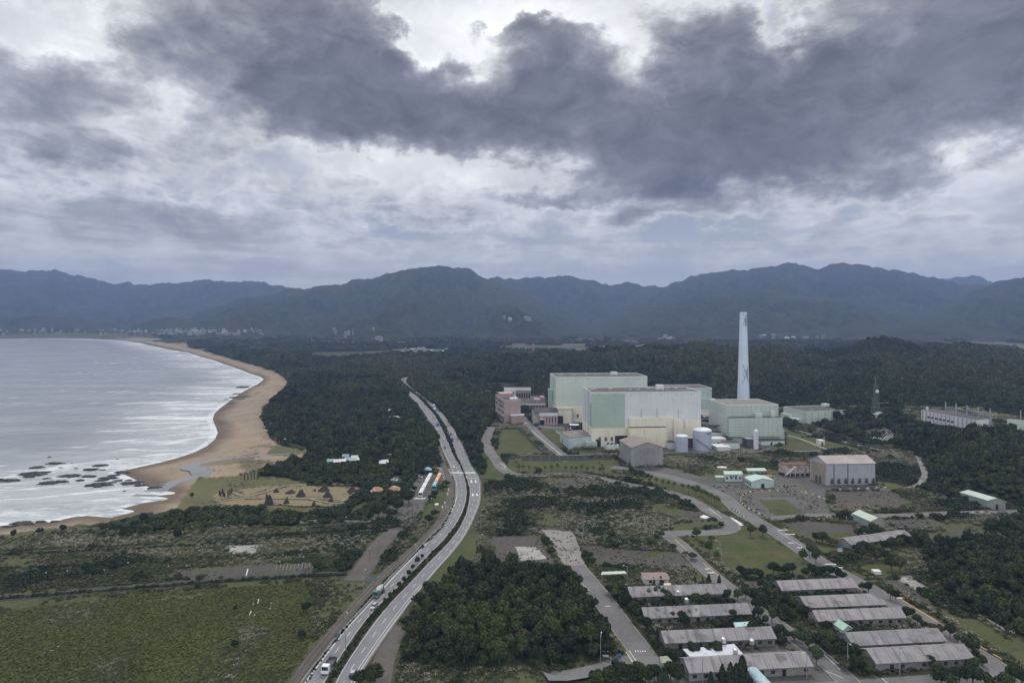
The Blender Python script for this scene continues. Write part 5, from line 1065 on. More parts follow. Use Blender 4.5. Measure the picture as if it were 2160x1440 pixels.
small_gable('workshop_building', 'dark green workshop with a pale flat roof behind the orange rack', (1578, 1000), 993, (1616, 992.5), (1573, 987.5), .5, 'a', wall_gr, roof_gr, wins=3, door=False)
f, w_, h = front(1576, 1008.5, 1631, R(-2), 1003); T = thing('storage_rack', 'row of orange striped frames standing between two green workshops', 'rack', f.o.tolist() + [0])
for k in range(11): q = M(); aa = w_ * k / 11; f.box(q, aa, aa + w_ / 22, 0, 3.2, 0, h); part(T, 'frame', q, mat('orange_tan_paint', (.58, .36, .19), .7, .2, .5))
q = M(); f.box(q, 0, w_, .4, 2.8, .2, h * .55); part(T, 'load', q, rust)
# green warehouses on the right
small_gable('green_warehouse', 'long green shed with a pale roof below the right forest slope', (2084, 1073), 1055, (2121, 1058), (2026, 1038), 1.7, 'b', wall_gr, roof_gr, 'warehouse', lw=0)
small_gable('green_warehouse', 'green shed with a pale roof beside the side road and bushes', (1836.5, 1118), 1099, (1866, 1098), (1799, 1082.5), 1.7, 'b', wall_gr, roof_gr, 'warehouse', lw=0)
small_gable('low_shed', 'dark roofed hut at the right edge beyond the long green shed', (2138, 1062), 1056, (2175, 1062), (2133, 1052), .8, 'a', barr_w, roof_d, 'shed')
# ---- tanks
def tank(px, yb, r_px, y_cyl, y_dome, label, name='storage_tank'):
    c = W(px, yb); d = c[1] + r_px * c[1] / F; r = r_px * d / F; x_ = (px - 1080) / F * d; zc_ = H - (y_cyl - YH) * (d - r) / F; zd = zc_ + r * .28
    T = thing(name, label, 'tank', (x_, d, 0)); q = M(); q.cyl((x_, d), r, r, -.2, zc_, 40); part(T, 'shell', q, tank_w)
    q = M(); q.lathe((x_, d), [(r + .15, zc_ - .1), (r + .15, zc_ + .12)] + [(r * math.cos(t), zc_ + .12 + (zd - zc_) * math.sin(t)) for t in np.linspace(0, 1.5, 7)] + [(.01, zd + .1)], 40); part(T, 'dome', q, tank_t, sm=False)
    q = M(); q.cyl((x_, d), .7, .6, zd - .2, zd + .9, 10); part(T, 'vent', q, steel)
    q = M(); q.cyl((x_, d), r + .5, r + .5, -.3, .12, 32); part(T, 'plinth', q, conc_); return T, x_, d, r, zc_
tank(1438, 953, 13, 921.5, 917, 'smaller of the two round lilac tanks, left of the taller one')
T, tx, td, tr, tz = tank(1481, 951, 19.2, 910, 902, 'larger domed lilac tank with red lettering before the cream base')
q = M(); n_ = 26                               # helical stair round the shell
for k in range(n_):
    a = 2.25 + k * 1.15 / n_ * 1.6; z = tz * (1 - (k + .5) / n_) * .62; c = (tx + (tr + .5) * math.cos(a + 1.57), td - (tr + .5) * abs(math.sin(a + 1.57)) if False else td + (tr + .5) * math.sin(a + 1.57))
    q.bar((c[0], c[1], z), (c[0], c[1], z + .5), .45)
part(T, 'stair', q, steel)
q = M(); red = mat('red_lettering', (.36, .16, .22), .7, .2, 1)
for k, gl in enumerate(('|-_', '|=]', '=|-', '|]-', '-|=')):   # five worn red characters, too small to read
    a = -1.25 + k * .155 - .12
    def gp(du, z): t = a + du; return (tx + (tr + .06) * math.cos(t), td + (tr + .06) * math.sin(t), tz - 2.6 + z)
    for ch in gl:
        if ch == '|': q.bar(gp(.0, 0), gp(.0, 1.6), .12)
        if ch == ']': q.bar(gp(.07, 0), gp(.07, 1.6), .12)
        if ch in '-=': q.bar(gp(-.045, .9), gp(.075, .9), .11)
        if ch in '_=': q.bar(gp(-.045, .15), gp(.075, .15), .11)
part(T, 'lettering', q, red)
c = W(1596.5, 948); T = thing('upright_tank', 'slim white upright tank with dark lettering beside the louvred unit', 'tank', (c[0], c[1] + 2, 0)); q = M(); q.lathe((c[0], c[1] + 2), [(1.95, 0), (1.95, 15.2), (1.5, 15.9), (.6, 16.3), (.01, 16.4)], 20); part(T, 'shell', q, roof_wh)
q = M()
for k in range(5): q.prism([(c[0] - .5, c[1] - .06), (c[0] + .4, c[1] - .06), (c[0] + .4, c[1] + .6), (c[0] - .5, c[1] + .6)], 4 + 2.2 * k, 5.1 + 2.2 * k)
part(T, 'lettering', q, mat('faded_violet', (.34, .27, .36)))
# ---- low plant buildings near the tanks
def block(name, label, xl, yb, xr, yt, depth, wm_, rm, ang=ANG, cat='plant building', par=0.0, ov=.2, z0=0.0, wins=0, dr=0):
    f, w_, h = front(xl, yb, xr, ang, yt, z0); T = thing(name, label, cat, f.o.tolist() + [z0]); wall(T, f, w_, depth, h, wm_, -.3)
    q = M(); f.box(q, -ov, w_ + ov, -ov, depth + ov, h + .003, h + .3); part(T, 'roof', q, rm)
    for k in range(wins): aa = w_ * (k + .5) / wins; patch(T, 'window', f, aa - .55, aa + .55, h * .35, h * .7, glass)
    if dr: patch(T, 'door', f, w_ * .4, w_ * .4 + 1.6, 0, min(2.4, h * .8), dark, t=.15)
    return T, f, w_, h
block('plant_building', 'small pale green block with white pitched edge left of the smaller tank', 1411, 947, 1424, 933, 8, pale_g, roof_d)
block('plant_building', 'dark recessed shed squeezed between the two round tanks', 1452, 944, 1463, 924, 8, dsteel, roof_wh)
block('plant_building', 'grey green block with a white roof right of the larger tank', 1501, 939, 1532, 926, 12, tile_p, roof_wh, dr=1)
block('plant_building', 'low grey green roofless enclosure before the tiled block', 1531, 947, 1560, 934, 10, tile_p, roof_d)
T, f, w_, h = block('plant_building', 'low white slab roof platform on the ground right of the larger tank', 1513, 951, 1540, 943, 13, trim_p, roof_wh, ov=.6)
block('plant_building', 'grey green ledge building behind the white roof, below the tiled block', 1501, 930, 1531, 915, 4, tile_p, trim_p)
block('plant_building', 'pale low annex with two small hoods on the lawn edge', 1606, 939, 1655, 930, 12, pale_g, roof_d, wins=0, dr=1)
T, f, w_, h = block('louvre_unit', 'dark louvred cooling unit beside the slim white tank', 1576, 944, 1592, 926, 10, dsteel, conc_, cat='cooling unit')
for k in range(4): patch(T, 'louvre', f, w_ * (.06 + .235 * k), w_ * (.24 + .235 * k), .5, h * .9, mat('louvre_grey', (.16, .16, .165), .6, .3, .4, lines=(0, .6, .25, (.05, .05, .05))))
block('utility_cabin', 'white green cabin alone on the lawn right of the plant', 1728, 939, 1739.5, 929, 5, trim_p, roof_wh, cat='cabin', dr=1)
T, f, w_, h = block('cooler_unit', 'white cooling unit with dark fans on top before the cream base', 1280, 950, 1306, 940, 9, trim_p, trim_p, cat='cooling unit')
for k in range(6): q = M(); q.cyl(f.p(w_ * (.1 + .16 * k), 3 + 3 * (k % 2)), .9, .9, h + .32, h + 1.4, 10); part(T, 'fan', q, dsteel)
T, f, w_, h = block('yard_canopy', 'white framed canopy with blue load beside the brick office', 1203, 904, 1222, 897, 8, mat('blue_tarp', (.04, .06, .12), .6, .3, .3), roof_wh, cat='canopy')
q = M(); f.box(q, -.4, .2, -4, -.02, 0, h * .5); f.box(q, w_ * .5, w_ + 2, -4, -.22, h * .35, h * .5); part(T, 'side_frame', q, roof_wh)
# pipework in the gap between the halls
f = Fr(W(1484, 925), ANG); T = thing('pipe_rack', 'tangle of dark pipework and rusty vessels between the lilac hall and tiled block', 'pipe rack', f.o.tolist() + [0]); rr = random.Random(5)
for k in range(14): q = M(); z = rr.uniform(1, 13); b0 = rr.uniform(-6, 34); q.bar(f.p(0, b0, z), f.p(17, b0 + rr.uniform(-3, 3), z + rr.uniform(-1, 1)), rr.uniform(.2, .5)); part(T, 'pipe', q, dsteel if k % 3 else conc_)
for k in range(10): q = M(); aa, b0 = rr.uniform(0, 16), rr.uniform(0, 34); q.bar(f.p(aa, b0, 0), f.p(aa, b0, rr.uniform(6, 15)), .3); part(T, 'post', q, dsteel)
q = M(); f.box(q, 0, 9, 30, 36, 0, 17); part(T, 'vessel_house', q, mat('rusty_red', (.20, .10, .09), .8, .3, .2)); q = M(); f.box(q, 0, 15, 20, 30, 0, 6); part(T, 'base_deck', q, dsteel)
# ---- switchyard building and gantry on the mound
Z0 = 14.0; f, h = corners((2059, 914), 886, (2086.6, 884), (1943, 864.5), Z0); T = thing('switchgear_building', 'long white ribbed building with a strip of dark windows on the mound', 'switchgear building', f.o.tolist() + [Z0])
wall(T, f, f.w, f.d, h, lil_w, -1.5); flat(T, f, f.w, f.d, h, roof_d, .35, conc_)
for k in range(14): b0 = f.d * k / 13.5 + .05; patch(T, 'pilaster', f, b0, b0 + .8, -.5, h, conc_, side='left', t=.35)
for k in range(7): b0 = f.d * (.355 + .0741 * k) + .9; patch(T, 'window', f, b0, b0 + f.d * .0741 - .9, h * .45, h * .60, glass, side='left')
for k in range(10): q = M(); b0 = f.d * (.30 + .07 * k); f.box(q, -2.0, -.02, b0, b0 + 1.6, -.6, 1.1); part(T, 'vent_box', q, roof_wh)
patch(T, 'doorway', f, f.w * .6, f.w * .98, 0, h * .34, dark)
q = M(); q.lathe(f.p(f.w * .3, f.d * .95)[:2], [(.9, Z0 + h), (.5, Z0 + h + .8), (1.0, Z0 + h + 1.4), (1.1, Z0 + h + 2.2), (.5, Z0 + h + 2.9), (.01, Z0 + h + 3.0)], 12); part(T, 'roof_dome', q, roof_wh)
T = thing('gantry', 'steel gantry of tall posts with ladder beams behind the ribbed building', 'gantry', f.p(f.w + 2, 0)); zg = 33.5 - Z0; tops = []
for k in range(5): q = M(); b0 = f.d * .78 * k / 4; q.bar(f.p(f.w + 1, b0, -.5), f.p(f.w + 1, b0, zg), .38); part(T, 'post', q, steel)
q = M()
for z in (zg - 4.5, zg - 9.5): q.bar(f.p(f.w + 1, 0, z), f.p(f.w + 1, f.d * .78, z), .28)
for k in range(21): b0 = f.d * .78 * k / 20; q.bar(f.p(f.w + 1, b0, zg - 9.5), f.p(f.w + 1, b0, zg - 4.5), .12)
part(T, 'beam', q, steel); q = M(); q.bar(f.p(f.w + 1.2, 0, zg - 5), f.p(f.w + 4.2, -1, -.5), .25); q.bar(f.p(f.w + 1.2, 0, zg - 11), f.p(f.w + 3, -.6, zg - 11), .15); part(T, 'brace', q, steel)
f, h = corners((2140, 916), 885, (2240, 892), (2124.5, 884), Z0); T = thing('switchgear_building', 'pale green block cut off by the right edge with a thin mast', 'switchgear building', f.o.tolist() + [Z0])
wall(T, f, f.w, f.d, h, pale_g, -1.5); q = M(); f.box(q, -.2, f.w, -.2, f.d + .2, h + .003, h + .3); part(T, 'roof', q, trim_p)
for k in range(3): patch(T, 'wall_band', f, 0, f.d, h * (.1 + .3 * k), h * (.1 + .3 * k) + .2, conc_, side='left')
q = M(); q.bar(f.p(5, 1, h), f.p(5, 1, h + 8), .3); part(T, 'mast', q, steel); q = M(); f.box(q, 5.5, f.w, -4, -.02, 0, h * .72); part(T, 'lower_wing', q, lil_w)
# ---- lattice tower with dish, and hut
def lattice(T, c, z0, z1, r0, r1, mats, n=8, th=.12, band=None):
    q = [M(), M()]
    for k in range(n):
        za, zb = z0 + (z1 - z0) * k / n, z0 + (z1 - z0) * (k + 1) / n; ra, rb = r0 + (r1 - r0) * k / n, r0 + (r1 - r0) * (k + 1) / n; m = q[k % 2 if band else 0]
        for i in range(4):
            d0, d1 = ((1, 1), (-1, 1), (-1, -1), (1, -1))[i], ((-1, 1), (-1, -1), (1, -1), (1, 1))[i]
            p = lambda dd, r, z: (c[0] + dd[0] * r, c[1] + dd[1] * r, z)
            m.bar(p(d0, ra, za), p(d0, rb, zb), th); m.bar(p(d0, ra, za), p(d1, rb, zb), th * .7); m.bar(p(d1, ra, za), p(d0, rb, zb), th * .7); m.bar(p(d0, rb, zb), p(d1, rb, zb), th * .7)
    part(T, 'frame', q[0], mats[0])
    if band: part(T, 'painted_band', q[1], mats[1])
c = G(1847, 884); T = thing('lattice_tower', 'dark lattice mast with a round white dish on the wooded mound', 'radio tower', c); zt = c[2] + 34
lattice(T, c, c[2] - 1, zt, 3.3, 1.1, [mat('tower_green', (.10, .13, .12), .6)], 9, .16); q = M(); q.bar((c[0], c[1], zt), (c[0], c[1], zt + 6), .12); part(T, 'aerial', q, steel)
q = M(); zd = H - (825 - YH) * c[1] / F; q.lathe((0, 0), [(.01, .5), (1.2, .35), (1.7, 0), (1.7, -.3), (.01, -.3)], 20); q.v = [(c[0] + .6 + v[0], c[1] - 2.0 - v[2], zd + v[1]) for v in q.v]; part(T, 'dish', q, roof_wh)
c = G(1850, 884); f, w_, h = front(1851, 884, 1871, R(0), 875, c[2] + .5); T = thing('guard_hut', 'white hut with a wide flat roof beside the lattice mast', 'hut', f.o.tolist() + [f.z]); wall(T, f, w_, 6, h, whiter, -3); q = M(); f.box(q, -1.2, w_ + 1.2, -1.5, 7, h + .003, h + .8); part(T, 'roof', q, lil_w); q = M(); f.box(q, w_ * .1, w_ * .6, 1, 5, h + .8, h + 2.2); part(T, 'roof_room', q, lil_w); patch(T, 'door', f, w_ * .45, w_ * .62, 0, h * .7, dark)
# concrete slope grid
T = thing('slope_grid', 'stepped concrete lattice holding the bank of the mound', 'retaining grid', G(1850, 920)); q = M(); rails_ = []
for k in range(9):
    t = k / 8; pts = [G(1828 + 39 * t, 934 + 7 * t), G(1842 + 41 * t, 920 + 5 * t), G(1856 + 40 * t, 908 + 6 * t), G(1872 + 36 * t, 899 + 5 * t)]; rails_.append(pts)
    for a, b_ in zip(pts[:-1], pts[1:]): q.bar((a[0], a[1], a[2] + .8), (b_[0], b_[1], b_[2] + .8), .22)
part(T, 'rib', q, mat('pale_slope_concrete', (.55, .55, .53), .8, .2, .4)); q = M()
for k in range(8):
    for s_ in range(3):
        for tt in (0, .25, .5, .75):
            a = rails_[k][s_] * (1 - tt) + rails_[k][s_ + 1] * tt; b_ = rails_[k + 1][s_] * (1 - tt) + rails_[k + 1][s_ + 1] * tt
            if k in (1, 3, 6, 7) or tt == 0: q.bar((a[0], a[1], a[2] + .7), (b_[0], b_[1], b_[2] + .7), .2)
part(T, 'rung', q, MATS['pale_slope_concrete'])
# ---- barracks
def barrack(label, rl, rr_, er, el, hw=3.0, hr_=5.0, wall_m=None, seed=0):
    EL, ER, RL = W(*el, hw), W(*er, hw), W(*rl, hr_); u = (ER - EL)[:2]; L = np.linalg.norm(u); u /= L; v = np.array([-u[1], u[0]]); hd = min(6.5, max(3.6, float((RL - EL)[:2] @ v)))
    f = Fr(EL, math.atan2(u[1], u[0])); T = thing('barrack', label, 'barrack', EL[:2].tolist() + [0]); T.rotation_euler[2] = 0; D_ = hd * 2; wm_ = wall_m or barr_w; inn = .5
    g = Fr(f.p(0, inn), math.atan2(u[1], u[0])); wall(T, g, L, D_ - 2 * inn, hw - .15, wm_, -.3); q = M(); g.tri(q, 0, L, 0, D_ - 2 * inn, hw - .147, hr_ - .25, 'a'); part(T, 'gable', q, wm_)
    q = M(); f.gable(q, 0, L, 0, D_, hw, hr_, 'a', t=.14, ov=.35)
    o = bpy.data.objects.new('roof', q.mesh('roof', rooff, T.location)); link(o, T)
    n = int(L / 3.4); rd = random.Random(seed)
    for k in range(n):
        aa = L * (k + .5) / n
        if rd.random() < .18: patch(T, 'door', g, aa - .6, aa + .6, 0, 2.1, dark, t=.07)
        elif rd.random() < .85: patch(T, 'window', g, aa - .65, aa + .65, .95, 2.0, glass, t=.06)
    return T, f, L, D_
for i, (lb, *q_) in enumerate([('topmost grey roofed barrack of the left block, partly covered by trees', (1323, 1237.5), (1525, 1230), (1536, 1250), (1332, 1258)), ('grey barrack second from the top in the left block', (1352, 1281), (1572.5, 1271), (1584, 1293), (1362, 1303)), ('grey barrack above the white flat roof in the left block', (1394, 1330), (1630, 1319), (1636, 1345), (1404, 1355)),
        ('nearest grey barrack of the left block, behind the dark cypresses', (1441.7, 1388), (1697.5, 1375), (1713.7, 1403), (1455, 1417.5)), ('topmost barrack of the right block, beside the plant road', (1629, 1224.6), (1795, 1217.5), (1809, 1237.7), (1650, 1244)), ('barrack of the right block with a row of palms before it', (1681, 1258), (1850, 1251), (1868, 1273.4), (1703, 1280.5)),
        ('barrack of the right block with a green gabled porch before it', (1714, 1287), (1897.6, 1278.6), (1910, 1301), (1726.5, 1308.6)), ('stained barrack of the right block, second from the bottom', (1781.5, 1334.5), (1977, 1325.4), (1996, 1350), (1801, 1360.5)), ('nearest barrack of the right block, lowest in the row', (1829.5, 1369), (2033.5, 1359), (2053.4, 1386.5), (1849, 1398)),
        ('long grey low shed with trees before it near the side road junction', (1770, 1136.5), (1912, 1125.5), (1924, 1130), (1796, 1148))]):
    barrack(lb, *q_, seed=i, hw=3.0 if i < 9 else 3.1, hr_=5.0 if i < 9 else 4.6)
T, f, L, D_ = barrack('little white hut with a faded pink roof behind the topmost left barrack', (1361, 1217.5), (1408, 1217.5), (1411, 1221), (1360, 1221.5), 2.6, 3.4, whiter, 3)
for o in T.children:
    if o.name.startswith('roof'): o.data.materials[0] = mat('faded_red_roof', (.27, .20, .19), .8, .2, .4)
# smaller roofs among the barracks
def canopy(name, label, px4, z, m, pm, cat='canopy', posts=True):
    p = WL(px4, z); c = np.mean(p, 0); T = thing(name, label, cat, (c[0], c[1], 0)); q = M(); q.prism(p, z - .2, z); part(T, 'roof', q, m); q = M()
    for v in p: w2 = v + (c - v) * .06; q.bar((w2[0], w2[1], -.1), (w2[0], w2[1], z - .2), .09)
    part(T, 'post', q, pm); return T
canopy('carport', 'open shelter with a pale mint roof at the left end of the tree belt', [(1268, 1211), (1270, 1205), (1318, 1203.5), (1322, 1208.5)], 3.0, roof_gr, steel, 'shelter')
canopy('covered_walk', 'flat turquoise canopy at the right end of the second left barrack', [(1551, 1322), (1547, 1312), (1592, 1309), (1590, 1318)], 2.6, mat('turquoise_sheet', (.38, .54, .55), .6, .15, .4), steel)
canopy('covered_walk', 'mossy pale sheet canopy among trees left of the nearest left barrack', [(1396, 1398), (1391, 1384), (1407, 1382), (1418, 1393)], 2.8, mat('mossy_sheet', (.30, .34, .25), .8, .3, .5), steel)
canopy('covered_walk', 'small cream roofed canopy behind the topmost left barrack', [(1400, 1233.5), (1400, 1229.5), (1414, 1229), (1416, 1233)], 2.4, mat('cream_sheet', (.60, .55, .38), .7), steel)
small_gable('porch', 'light green gabled porch roof before the third right barrack', (1778, 1340), 1328, (1797, 1324), (1751, 1309), 1.1, 'b', mint, mat('porch_green', (.34, .52, .40), .6, .15, .4), 'porch', door=True)
pl = WL([(1440, 1368), (1500, 1363), (1548, 1357), (1569, 1380), (1510, 1383), (1455, 1384)], 3.2); T = thing('white_roofed_building', 'low flat building with a bright white membrane roof between two left barracks', 'building', np.mean(pl, 0)[:2].tolist() + [0]); q = M(); q.prism(pl, -.2, 3.0); part(T, 'wall', q, barr_w); q = M(); q.prism(pl, 3.003, 3.25); part(T, 'roof', q, mat('white_membrane', (.52, .54, .60), .6, .12, .4))
# water tanks of polished steel
for px_, yb_, zz_, lb in ((1430, 1256, 2.2, 'steel water tank on legs before the topmost left barrack'), (1448, 1272, 2.2, 'steel water tank above the second left barrack roof'), (1526, 1357, 3.3, 'steel water tank at the back of the white membrane roof'), (1551, 1380, 3.3, 'steel water tank at the front corner of the white membrane roof'), (1586, 1360, 2.0, 'small cream water tank by the third left barrack')):
    c = W(px_, yb_, zz_); T = thing('water_tank', lb, 'water tank', c); q = M(); q.lathe(c, [(.75, zz_ + .4), (.8, zz_ + .5), (.8, zz_ + 1.7), (.55, zz_ + 2.0), (.2, zz_ + 2.1), (.2, zz_ + 2.3), (.01, zz_ + 2.3)], 16); part(T, 'tank', q, mat('polished_steel', (.6, .62, .65), .35, .1, 1, metal=.6)); q = M()
    for i in range(4): a = i * 1.57; q.bar((c[0] + .6 * math.cos(a), c[1] + .6 * math.sin(a), 0 if zz_ < 3 else zz_), (c[0] + .6 * math.cos(a), c[1] + .6 * math.sin(a), zz_ + .45), .06)
    part(T, 'leg', q, steel)
# curved turquoise walkway roof at the bottom edge
a, b_ = W(1588, 1432, 0), W(1650, 1500, 0); u = (b_ - a)[:2] / np.linalg.norm((b_ - a)[:2]); f = Fr(a, math.atan2(u[1], u[0])); T = thing('vaulted_walkway', 'walkway with a curved turquoise vault roof at the bottom edge', 'covered walk', a); L = float(np.linalg.norm((b_ - a)[:2]))
q = M(); n = 10; pr = [(math.cos(math.pi * i / n) * 1.9, 2.4 + math.sin(math.pi * i / n) * 1.3) for i in range(n + 1)]
for r0 in (0, .1): q.v += [f.p(aa, bb, zz - r0) for aa in (-.3, L) for bb, zz in pr]
for i in range(n): o = 0; q.f += [(i, i + 1, n + 2 + i, n + 1 + i), (2 * n + 2 + i, 3 * n + 3 + i, 3 * n + 4 + i, 2 * n + 3 + i)]; q.m += [0, 0]
part(T, 'roof', q, mat('aged_turquoise', (.36, .50, .52), .6, .25, .6, spots=(.8, .55, (.22, .32, .34))))
for k in range(4):
    for bb in (-1.8, 1.8): q = M(); q.bar(f.p(k * L / 4, bb, 0), f.p(k * L / 4, bb, 2.4), .1); part(T, 'post', q, mint)
# gatehouse by the lower left junction, small boxes
block('guard_booth', 'small guard booth under trees at the lower road junction', 1271, 1385, 1284, 1368, 3, whiter, conc_, R(-8), 'booth', wins=2)
block('container', 'white container on the verge beside the right plant road', 1843, 1211, 1859, 1205.5, 2.6, roof_wh, roof_wh, R(-6), 'container', ov=.02)
block('kiosk', 'small white and blue kiosk at the left end of the long low shed', 1770, 1166, 1777.5, 1158.5, 1.6, roof_wh, mat('kiosk_blue', (.1, .2, .4)), 0, 'kiosk', ov=.05)
# ------------------------------------------------------------------ single trees
def gpt(px, py): c = W(px, py, 0.0); return (c[0], c[1], max(0.0, hz(c[0], c[1])))
def trees_at(lst, keys, rr, hk, label, group, name='broadleaf_tree', cat='tree'):
    for i, q in enumerate(lst):
        c = gpt(q[0], q[1]); r = (q[2] if len(q) > 2 else random.uniform(*rr)); place_tree(name, keys[(i * 5 + i // 3) % len(keys)], c[0], c[1], r, random.uniform(*hk), label, group, c[2])
BT = [(1284, 1253), (1298, 1262), (1308, 1248), (1322, 1262), (1338, 1262), (1352, 1264), (1368, 1266), (1385, 1264), (1400, 1266), (1322, 1282), (1336, 1292), (1342, 1308), (1352, 1318), (1362, 1332), (1372, 1344), (1378, 1360), (1392, 1350), (1385, 1372),
      (1380, 1280), (1410, 1276), (1428, 1280), (1452, 1266), (1470, 1276), (1492, 1272), (1515, 1274), (1535, 1266), (1556, 1266), (1572, 1262), (1590, 1262), (1604, 1276), (1596, 1290), (1385, 1310), (1400, 1312), (1418, 1314), (1436, 1314), (1452, 1310), (1468, 1309), (1545, 1310), (1562, 1311), (1578, 1309),
      (1515, 1325), (1530, 1326), (1445, 1328), (1420, 1364), (1438, 1366), (1456, 1366), (1474, 1364), (1488, 1361), (1410, 1392), (1425, 1398), (1440, 1394), (1462, 1388), (1476, 1386), (1496, 1387), (1512, 1387), (1600, 1302), (1614, 1316), (1628, 1312), (1645, 1340), (1660, 1348), (1676, 1350), (1692, 1360), (1706, 1368), (1650, 1362), (1716, 1384), (1722, 1400), (1590, 1340), (1610, 1350)]
trees_at(BT, ['b1', 'b2', 'b1', 'b3', 'b2', 'w4', 'b1'], (1.5, 2.5), (1.0, 1.4), 'rounded leafy tree between the grey barracks of the left block', 'trees between the left barracks')
BR = [(1604, 1240), (1618, 1252), (1632, 1262), (1646, 1270), (1660, 1278), (1672, 1288), (1686, 1296), (1698, 1304), (1640, 1284), (1655, 1296), (1670, 1308), (1716, 1318), (1730, 1324), (1744, 1330), (1740, 1352), (1752, 1362), (1744, 1378), (1766, 1376), (1782, 1384), (1800, 1392), (1772, 1402), (1788, 1412), (1806, 1414), (1824, 1414), (1836, 1422), (1912, 1306), (1924, 1300), (1936, 1318), (1950, 1326), (1966, 1330), (1984, 1336), (2004, 1344), (2020, 1356), (2036, 1366), (2050, 1376), (2060, 1392), (2072, 1404), (1960, 1408), (1974, 1412), (2056, 1412), (1890, 1268), (1878, 1262), (1820, 1246), (1832, 1252)]
trees_at(BR, ['b2', 'b1', 'b3', 'b1', 'w5', 'b2'], (1.4, 2.4), (1.0, 1.5), 'leafy tree or large bush beside the barracks of the right block', 'trees around the right barracks')
BB = [(1325, 1440), (1345, 1432), (1362, 1446), (1380, 1438), (1398, 1446), (1415, 1432), (1432, 1448), (1262, 1448), (1285, 1446), (1305, 1438), (2120, 1450), (2140, 1440), (2156, 1448), (2000, 1448), (2024, 1442), (2052, 1446), (2080, 1446), (1985, 1446), (760, 1448), (780, 1440), (790, 1450)]
trees_at(BB, ['b1', 'w4', 'b2', 'b3'], (2.2, 3.4), (1.0, 1.4), 'big leafy tree cut by the bottom edge of the view', 'trees along the bottom edge')
LT = [(1583, 1130, 2.2), (1609, 1131, 2.4), (1707, 1172, 2.2), (1694, 1184, 2.1), (1721, 1187, 2.6)]
trees_at(LT, ['b3', 'b2'], (2, 2.5), (1.4, 1.8), 'small tree standing free on the big lawn', 'trees on the lawn')
LH = [(1562, 1216), (1570, 1218), (1582, 1219), (1594, 1220), (1602, 1219), (1632, 1213), (1642, 1213), (1654, 1210), (1664, 1212), (1672, 1209), (1700, 1216), (1712, 1213), (1724, 1215), (1736, 1212), (1750, 1216), (1764, 1219), (1776, 1222)]
trees_at(LH, ['b1', 'w3', 'b1', 'b2'], (1.9, 2.8), (.95, 1.4), 'dark round tree along the lower edge of the lawn', 'trees below the lawn')
LS = [(1822, 1166), (1838, 1168), (1852, 1164), (1864, 1160), (1880, 1158), (1894, 1156), (1866, 1184), (1850, 1182), (1884, 1178), (1906, 1150), (1920, 1152), (1934, 1156), (1946, 1158), (1930, 1142), (1942, 1144), (1818, 1182), (1958, 1166), (1812, 1132), (1826, 1136), (1840, 1132), (1854, 1126), (1722, 1142), (1735, 1146), (1752, 1150), (1772, 1100), (1783, 1096), (1898, 1206), (1880, 1204)]
trees_at(LS, ['b1', 'b2', 'w5', 'b1'], (2.0, 3.6), (.9, 1.4), 'leafy tree around the long low shed near the side road', 'trees around the long low shed')
PKT = [(798, 1094, 4.4), (822, 1096, 4.0), (838, 1080, 4.2), (862, 1062, 4.2), (850, 1048, 3.6), (832, 1062, 3.4), (912, 1058, 2.6), (917, 1048, 2.4), (934, 1034, 2.4), (942, 1026, 2.6), (915, 1092, 3.0), (905, 1104, 2.8), (874, 1036, 2.2), (780, 1066, 3.0)]
trees_at(PKT, ['p1', 'w3', 'p1'], (3, 4), (1.0, 1.3), 'umbrella shaped dark tree in the bus car park', 'trees in the car park')
SB = [(646, 1292, 1.9), (634, 1348, 1.7), (495, 1368, 1.4), (497, 1291, 1.0), (132, 1122, 1.7), (262, 1104, 1.7), (300, 1104, 2.6), (405, 1052, 1.3), (28, 1134, 1.6), (260, 1136, 2.2), (372, 1140, 2.2)]
trees_at(SB, ['w3', 'b1', 'w2'], (1, 2), (1.1, 1.8), 'dark bush standing alone on the left fields', 'lone bushes on the fields', 'bush', 'bush')
LR = [(1500, 1142), (1480, 1150), (1470, 1136), (1496, 1166), (1512, 1178), (1460, 1180), (1446, 1172), (1384, 1140), (1396, 1134), (1375, 1150), (1420, 1160)]
trees_at(LR, ['w4', 'b3', 'w5'], (1.5, 2.6), (.9, 1.3), 'light green bush along the road left of the lawn', 'bushes beside the lawn road', 'bush', 'bush')
VG = [(820 - k * 9.5 + 70, 1178 + k * 12.5) for k in range(9)]
trees_at(VG, ['b1', 'b2'], (1.0, 1.6), (1.2, 1.8), 'small roadside tree on the right verge of the highway', 'trees on the highway verge')
# cypresses: narrow columns of foliage
def column_proto(name, seed, m_):
    rng = np.random.default_rng(seed); n = 520; h = rng.uniform(0, 1, n); a = rng.uniform(0, 6.283, n); r = .24 * (1 - h) ** .6 * np.minimum(1, .55 + h * 4) * rng.uniform(.6, 1.1, n)
    c = np.stack([np.cos(a) * r, np.sin(a) * r, .06 + h * .92], 1); v, f = leaves(rng, c, np.stack([np.cos(a), np.sin(a), .8 + 0 * a], 1), .085)
    q = M(); q.lathe((0, 0), [(.02, .04), (.17, .1), (.15, .4), (.07, .75), (.01, .95)], 8); v2 = np.array(q.v); f2 = np.array(q.f) + len(v)
    t = M(); t.cyl((0, 0), .035, .02, -.03, .2, 6); return proto_mesh('crown', [(np.vstack([v, v2]), np.vstack([f, f2]), m_)]), t.mesh('trunk', BARK)
PROTO['cy'] = column_proto('cypress', 71, LF['dark'])
